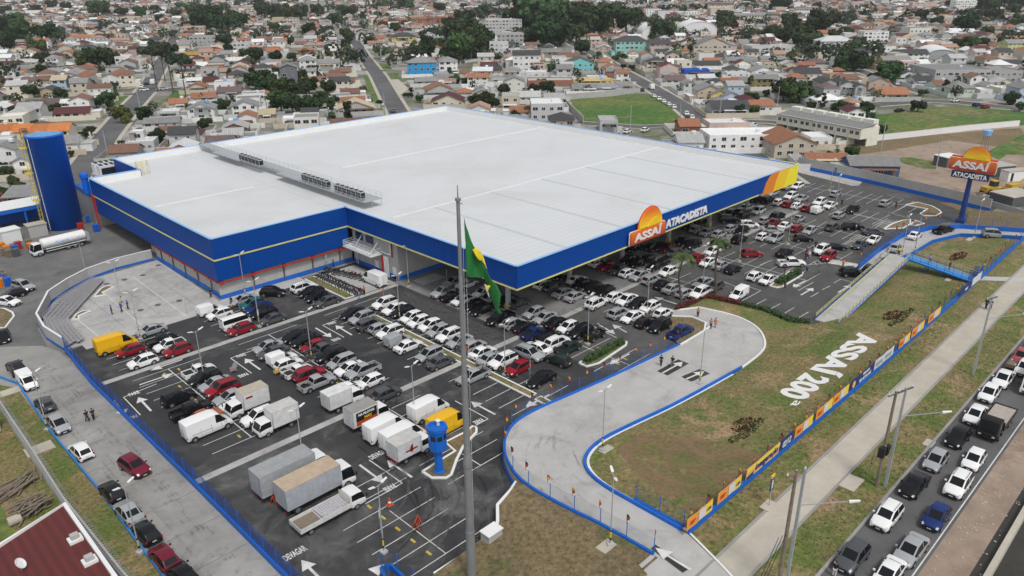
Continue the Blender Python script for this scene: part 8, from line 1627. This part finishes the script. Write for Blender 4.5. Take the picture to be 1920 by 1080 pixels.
for d, x, y, th in cand:
    w_, dm, h_ = rp_.uniform(6, 10), rp_.uniform(6.5, 10), rp_.choice((2.8, 3.0, 3.2, 5.4, 5.8)); big = d > 700 and rp_.random() < .03
    if big: w_, dm, h_ = rp_.uniform(12, 20), rp_.uniform(10, 14), rp_.uniform(6, 10)
    if not free(x, y, 5.0 if d > 430 else 6.6): continue
    if rp_.random() < .09: FREEPTS.append((x, y)); continue
    wall, roof = rp_.choice(WK), rp_.choice(RK); rt = rp_.choice(('gx', 'gx', 'gy', 'h', 'gx', 'f')) if not big else 'f'
    if rt == 'f': roof = rp_.choice(('pale grey', 'grey', 'white'))
    if len(HOUSES) < MAXH:
        r = house(x, y, th, w_, dm, h_, wall, roof, rt, rp_, detail=d < 520); HOUSES.append([x, y, r, wall, roof, rt, h_, None]); OCC.append((x, y, 4.5))
    else:
        c, s = cos(th), sin(th); m = MB(); wi = rp_.randrange(8); ri = 8+rp_.randrange(9); m.box(-w_/2, w_/2, -dm/2, dm/2, 0, h_, wi); roof_geo(m, w_, dm, h_, rt, ri, .4, m if d < 1100 else None, wi)
        if d < 1300:
            for i in range(2 if not big else 5):
                xx = -w_/2+w_*(i+.5)/(2 if not big else 5)
                for zz in ([1.0] if h_ < 4 else [1.0, 3.8] if not big else [1.0, 3.8, 6.6]): m.box(xx-.55, xx+.55, -dm/2-.03, -dm/2+.1, zz, zz+1.1, 17)
            if rp_.random() < .7: sx = rp_.choice((-1, 1))*w_/2; aw = rp_.uniform(2, 4); m.box(min(sx, sx+(aw if sx > 0 else -aw)), max(sx, sx+(aw if sx > 0 else -aw)), -dm/3, dm/3, 0, 2.6, 8+rp_.choice((3, 4, 7, 3)))
            m.box(-w_/2-3, w_/2+3, -dm/2-3.1, -dm/2-2.95, 0, 1.8, wi)
        k0 = len(far.v); far.v += [(x+a*c-b*s, y+a*s+b*c, z) for a, b, z in m.v]; far.f += [tuple(i+k0 for i in f) for f in m.f]; far.m += m.m; nfar += 1
fo = far.build('distant_houses', FARW+FARR+[M_glass]); stuff(fo, 'far spread of small houses fading towards the top of the photo', 'houses')
# labels: landmark phrase or appearance plus nearest landmark
LMK = [(x, y, lab) for x, y, r, a, b, c, h_, lab in HOUSES if lab]
def short(lab):
    w_ = lab.split(); return 'the '+' '.join(w_[:6]) if len(w_) > 6 else 'the '+lab
def trim(lab):
    for cut in (' with ', ' behind ', ' beside ', ' right of ', ' left of ', ' at the ', ' by the ', ' above ', ' below ', ' touching ', ' nearest ', ' just ', ' among ', ' in front'):
        if cut in lab: lab = lab.split(cut)[0]
    return lab
TRM = {}
for x, y, l_ in LMK: TRM.setdefault(trim(l_), []).append(l_)
REF = [(x, y, trim(l_)) for x, y, l_ in LMK if len(TRM[trim(l_)]) == 1 and len(trim(l_).split()) >= 3]
def nearref(x, y, k=0): return sorted(REF, key=lambda q: hypot(q[0]-x, q[1]-y))[k][2]
ROOFT = {'gx': 'gabled', 'gy': 'gabled', 'h': 'hipped', 'f': 'flat', 's': 'sloping'}
tmp = {}
for e in HOUSES:
    x, y, r, wall, roof, rt, h_, lab = e
    if lab: tag(r, lab, 'house'); r.name = 'building' if any(q in lab for q in ('hall', 'warehouse', 'building', 'block', 'office')) else 'house'; r['category'] = 'building' if r.name.startswith('building') else 'house'; continue
    key = (wall, roof, ROOFT[rt], nearref(x, y)); tmp.setdefault(key, []).append((hypot(x, y), r, h_))
for (wall, roof, rt, ref), L_ in tmp.items():
    L_.sort(key=lambda q: q[0])
    for i, (d, r, h_) in enumerate(L_):
        ps = '' if len(L_) == 1 else (ordn(i)+' ')
        lb_ = f'{ps}{wall} house with {roof} {rt} roof, near the {ref}'
        if len(lb_.split()) > 16: lb_ = ' '.join(lb_.split()[:16])
        tag(r, lb_, 'house', 'houses of the town')
# ================================================================== TREES
def leafball(seed, n=1700, shape='o', leaf=.13):
    rr = random.Random(seed); m = MB(); cl = []
    for i in range(15):
        a = rr.uniform(0, 2*pi); q = rr.random()**.5*.68; z = rr.uniform(.35, 1.35)
        if shape == 'c': q *= .5; z = rr.uniform(.2, 2.3)
        if shape == 'a': z = rr.uniform(1.9, 2.25); q = rr.random()**.5*.8
        cl.append((q*cos(a), q*sin(a), z, rr.uniform(.28, .44)*(.8 if shape == 'c' else 1)*(.85 if shape == 'a' else 1)))
    for i in range(n):
        cx, cy, cz, cr = cl[i % len(cl)]; v = Vector((rr.gauss(0, 1), rr.gauss(0, 1), rr.gauss(0, 1))).normalized(); rad = cr*rr.uniform(.55, 1.08); p = Vector((cx, cy, cz))+Vector((v.x*rad, v.y*rad, v.z*rad*(.8 if shape != 'a' else .45)))
        s = leaf*rr.uniform(.6, 1.25); nrm = (v+Vector((rr.gauss(0, .5), rr.gauss(0, .5), rr.gauss(.2, .5)))).normalized(); a_ = nrm.orthogonal().normalized(); b_ = nrm.cross(a_)
        m.add([p-a_*s, p-b_*s*.7, p+a_*s, p+b_*s*.7], [(0, 1, 2, 3)])
    return m.mesh('crown', M_leaf)
def palm_mesh(seed, n=16, droop=1.0, seg=6, wleaf=.16):
    rr = random.Random(seed); m = MB()
    for i in range(n):
        a = 2*pi*i/n+rr.uniform(-.15, .15); el = rr.uniform(.1, .9); L = rr.uniform(.8, 1.05); p = Vector((0, 0, 0)); pts = [p]
        for k in range(seg): d = Vector((cos(a)*cos(el), sin(a)*cos(el), sin(el))); p = p+d*L/seg; pts.append(p); el -= .38*droop
        for k in range(1, seg+1):
            for s in (-1, 1):
                for j in range(2):
                    q = pts[k-1].lerp(pts[k], j/2); sd = Vector((-sin(a), cos(a), 0))*s; tip = q+sd*wleaf*(1.2-.5*k/seg)*1.3+(pts[k]-pts[k-1])*.5-Vector((0, 0, wleaf*.9)); m.add([q, q+(pts[k]-pts[k-1])*.35, tip], [(0, 1, 2)])
    return m.mesh('fronds', M_leaf)
CR = {'o': [leafball(i) for i in range(5)], 'y': [leafball(31)], 'c': [leafball(41+i, 1000, 'c') for i in range(2)], 'a': [leafball(51+i, 1300, 'a', .11) for i in range(2)], 'p': [palm_mesh(3), palm_mesh(4)], 'k': [leafball(61, 300, 'c', .1)]}
def trunk_mesh(h, r0, limbs, seed):
    rr = random.Random(seed); m = MB(); m.bar((0, 0, 0), (0, 0, h*.6), r0, 7, r0*.75); m.bar((0, 0, h*.6), (.05, .03, h), r0*.75, 7, r0*.45)
    for i in range(limbs): a = 2*pi*i/max(1, limbs)+rr.random(); z = h*rr.uniform(.55, .95); m.bar((0, 0, z), (cos(a)*.45, sin(a)*.45, z+rr.uniform(.3, .6)), r0*.45, 5, r0*.2)
    return m.mesh('trunk', M_bark)
TK = {'o': trunk_mesh(.75, .07, 6, 1), 'y': trunk_mesh(.75, .07, 6, 2), 'c': trunk_mesh(1.6, .06, 4, 3), 'a': trunk_mesh(2.1, .05, 7, 4), 'k': trunk_mesh(1.2, .08, 5, 5)}; PALMT = MB().bar((0, 0, 0), (.1, 0, .6), .022, 8, .017).bar((.1, 0, .6), (.05, 0, 1), .017, 8, .015).mesh('trunk', M_bark)
KN = {'o': ('leafy_tree', 'dense dark green round tree'), 'y': ('leafy_tree', 'light yellow green round tree'), 'c': ('tall_tree', 'narrow upright dark tree'), 'a': ('umbrella_pine', 'tall flat topped dark pine'), 'p': ('palm_tree', 'palm tree with drooping fronds'), 'k': ('cactus_tree', 'bushy upright cactus like tree')}
TI = []; rt_ = random.Random(77)
def tree(x, y, r_, k, z=0.0, col=None, ph=None):
    g = empty(KN[k][0], (x, y, z), rt_.uniform(0, 6.28)); 
    if k == 'p':
        hgt = ph or r_*2.2; t_ = link('trunk', PALMT, g); t_.scale = (hgt, hgt, hgt); c_ = link('crown', rt_.choice(CR['p']), g, (.05*hgt, 0, hgt*.99), 0, col or (.045, .075, .025)); c_.scale = (r_,)*3
    else:
        sc_ = {'a': 1.15, 'c': 1.35}.get(k, 1.22); g.scale = (r_*sc_, r_*sc_, r_*sc_*rt_.uniform(.85, 1.12)*(1.55 if k == 'a' else 1)); link('trunk', TK[k], g)
        base = {'o': (.028, .052, .016), 'y': (.10, .14, .03), 'c': (.022, .040, .017), 'a': (.020, .034, .018), 'k': (.05, .08, .03)}[k]; f = rt_.choice((.7, .85, 1.0, 1.2, 1.9)); hue = rt_.uniform(.8, 1.35)
        c_ = link('crown', rt_.choice(CR[k]), g, None, 0, col or (base[0]*f*hue, base[1]*f, base[2]*f))
        if k == 'a': g.scale.z = r_*1.9
    TI.append((x, y, g, k)); return g
for x, y, r_, k in TREEDATA: tree(x, y, r_, k)
rest = []
for x, y in FREEPTS: rest.append((hypot(x, y), x+rt_.uniform(-2, 2), y+rt_.uniform(-2, 2), rt_.uniform(1.8, 3.6)))
for d, x, y, th in cand:
    if d > 330 and rt_.random() < .30: rest.append((d, x+6.5*cos(th+.8)+rt_.uniform(-1, 1), y+6.5*sin(th+.8)+rt_.uniform(-1, 1), rt_.uniform(1.3, 3.2)))
for i in range(110):     # wooded patches far off
    a, d = rt_.uniform(.12, 1.45), rt_.uniform(500, 2200); cx, cy = d*cos(a), d*sin(a)
    for j in range(int(rt_.uniform(5, 20))): x, y = cx+rt_.gauss(0, 20), cy+rt_.gauss(0, 14); rest.append((hypot(x, y), x, y, rt_.uniform(3, 6)))
rest.sort(); ft = MB(); FL = [mat('far_leaves_a', (.022, .042, .014), .85), mat('far_leaves_b', (.035, .06, .018), .85), mat('far_leaves_c', (.016, .030, .014), .85)]
for d, x, y, r_ in rest:
    pr = proj((x, y, 3))
    if pr is None or not (-30 < pr[0] < 1950 and -40 < pr[1] < 500) or not all(not inpoly(x, y, P) for P in FIELDS): continue
    if any(hypot(x-(ax+t*(bx_-ax)), y-(ay+t*(by-ay))) < hw-1 for P, hw in ROADS if d < 700 for (ax, ay), (bx_, by) in zip(P, P[1:]) for t in (max(0, min(1, ((x-ax)*(bx_-ax)+(y-ay)*(by-ay))/((bx_-ax)**2+(by-ay)**2))),)): continue
    if len(TI) < 288: tree(x, y, r_, 'c' if rt_.random() < .1 else 'o'); continue
    n = 46 if d < 900 else 22; s0 = r_*(.22 if d < 900 else .36); mi = rt_.randrange(3)
    for i in range(n):
        v = Vector((rt_.gauss(0, 1), rt_.gauss(0, 1), rt_.gauss(.15, 1))).normalized(); q = rt_.uniform(.7, 1.02)*r_; p = Vector((x, y, r_*1.15))+Vector((v.x*q, v.y*q, v.z*q*.85)); nrm = (v+Vector((rt_.gauss(0, .4), rt_.gauss(0, .4), rt_.gauss(0, .4)))).normalized(); a_ = nrm.orthogonal().normalized()*s0; b_ = nrm.cross(a_); ft.add([p-a_, p-b_, p+a_, p+b_], [(0, 1, 2, 3)], mi)
stuff(ft.build('distant_trees', FL), 'scattered dark trees across the far town', 'trees')
tmp = {}
for x, y, g, k in TI: tmp.setdefault((k, nearref(x, y)), []).append((hypot(x, y), g))
for (k, ref), L_ in tmp.items():
    L_.sort(key=lambda q: q[0])
    for i, (d, g) in enumerate(L_): lb_ = (f'{ordn(i)} nearest of the {KN[k][1]}s' if len(L_) > 1 else KN[k][1])+f' near the {ref}'; tag(g, ' '.join(lb_.split()[:16]), 'palm tree' if k == 'p' else 'tree', 'trees of the town')
for t, x, y, px_, py_, r_, lb_ in (('T7', 1190, 1075, 1190, 590, 3.2, 'left tall palm at the hedge corner, larger green crown'), ('T7', 1572, 960, 1625, 420, 2.6, 'right palm with curved trunk and sparse drooping crown')):
    p = at(t, x, y); hh = 9.5 if r_ > 3 else 10.5; g = tree(p.x, p.y, r_, 'p', 0, (.075, .115, .035), hh); TI.pop(); tag(g, lb_, 'palm tree', 'palms by the entrance')

# ------------------------------------------------------------------ thin haze over the far town
me = MB().box(-3000, 5200, -3000, 5200, -1.2, 75).mesh('haze', mat('haze_air', (.8,.8,.8)))
hm = bpy.data.materials.new('haze_volume'); hm.use_nodes = True; hn = hm.node_tree; hn.nodes.clear(); ho = hn.nodes.new('ShaderNodeOutputMaterial'); hv = hn.nodes.new('ShaderNodeVolumePrincipled')
hv.inputs['Color'].default_value = (.86, .88, .90, 1); hv.inputs['Density'].default_value = .00009; hv.inputs['Anisotropy'].default_value = .2; hn.links.new(hv.outputs[0], ho.inputs['Volume'])
me.materials.clear(); me.materials.append(hm); ho_ = link('haze', me); ho_['kind'] = 'stuff'
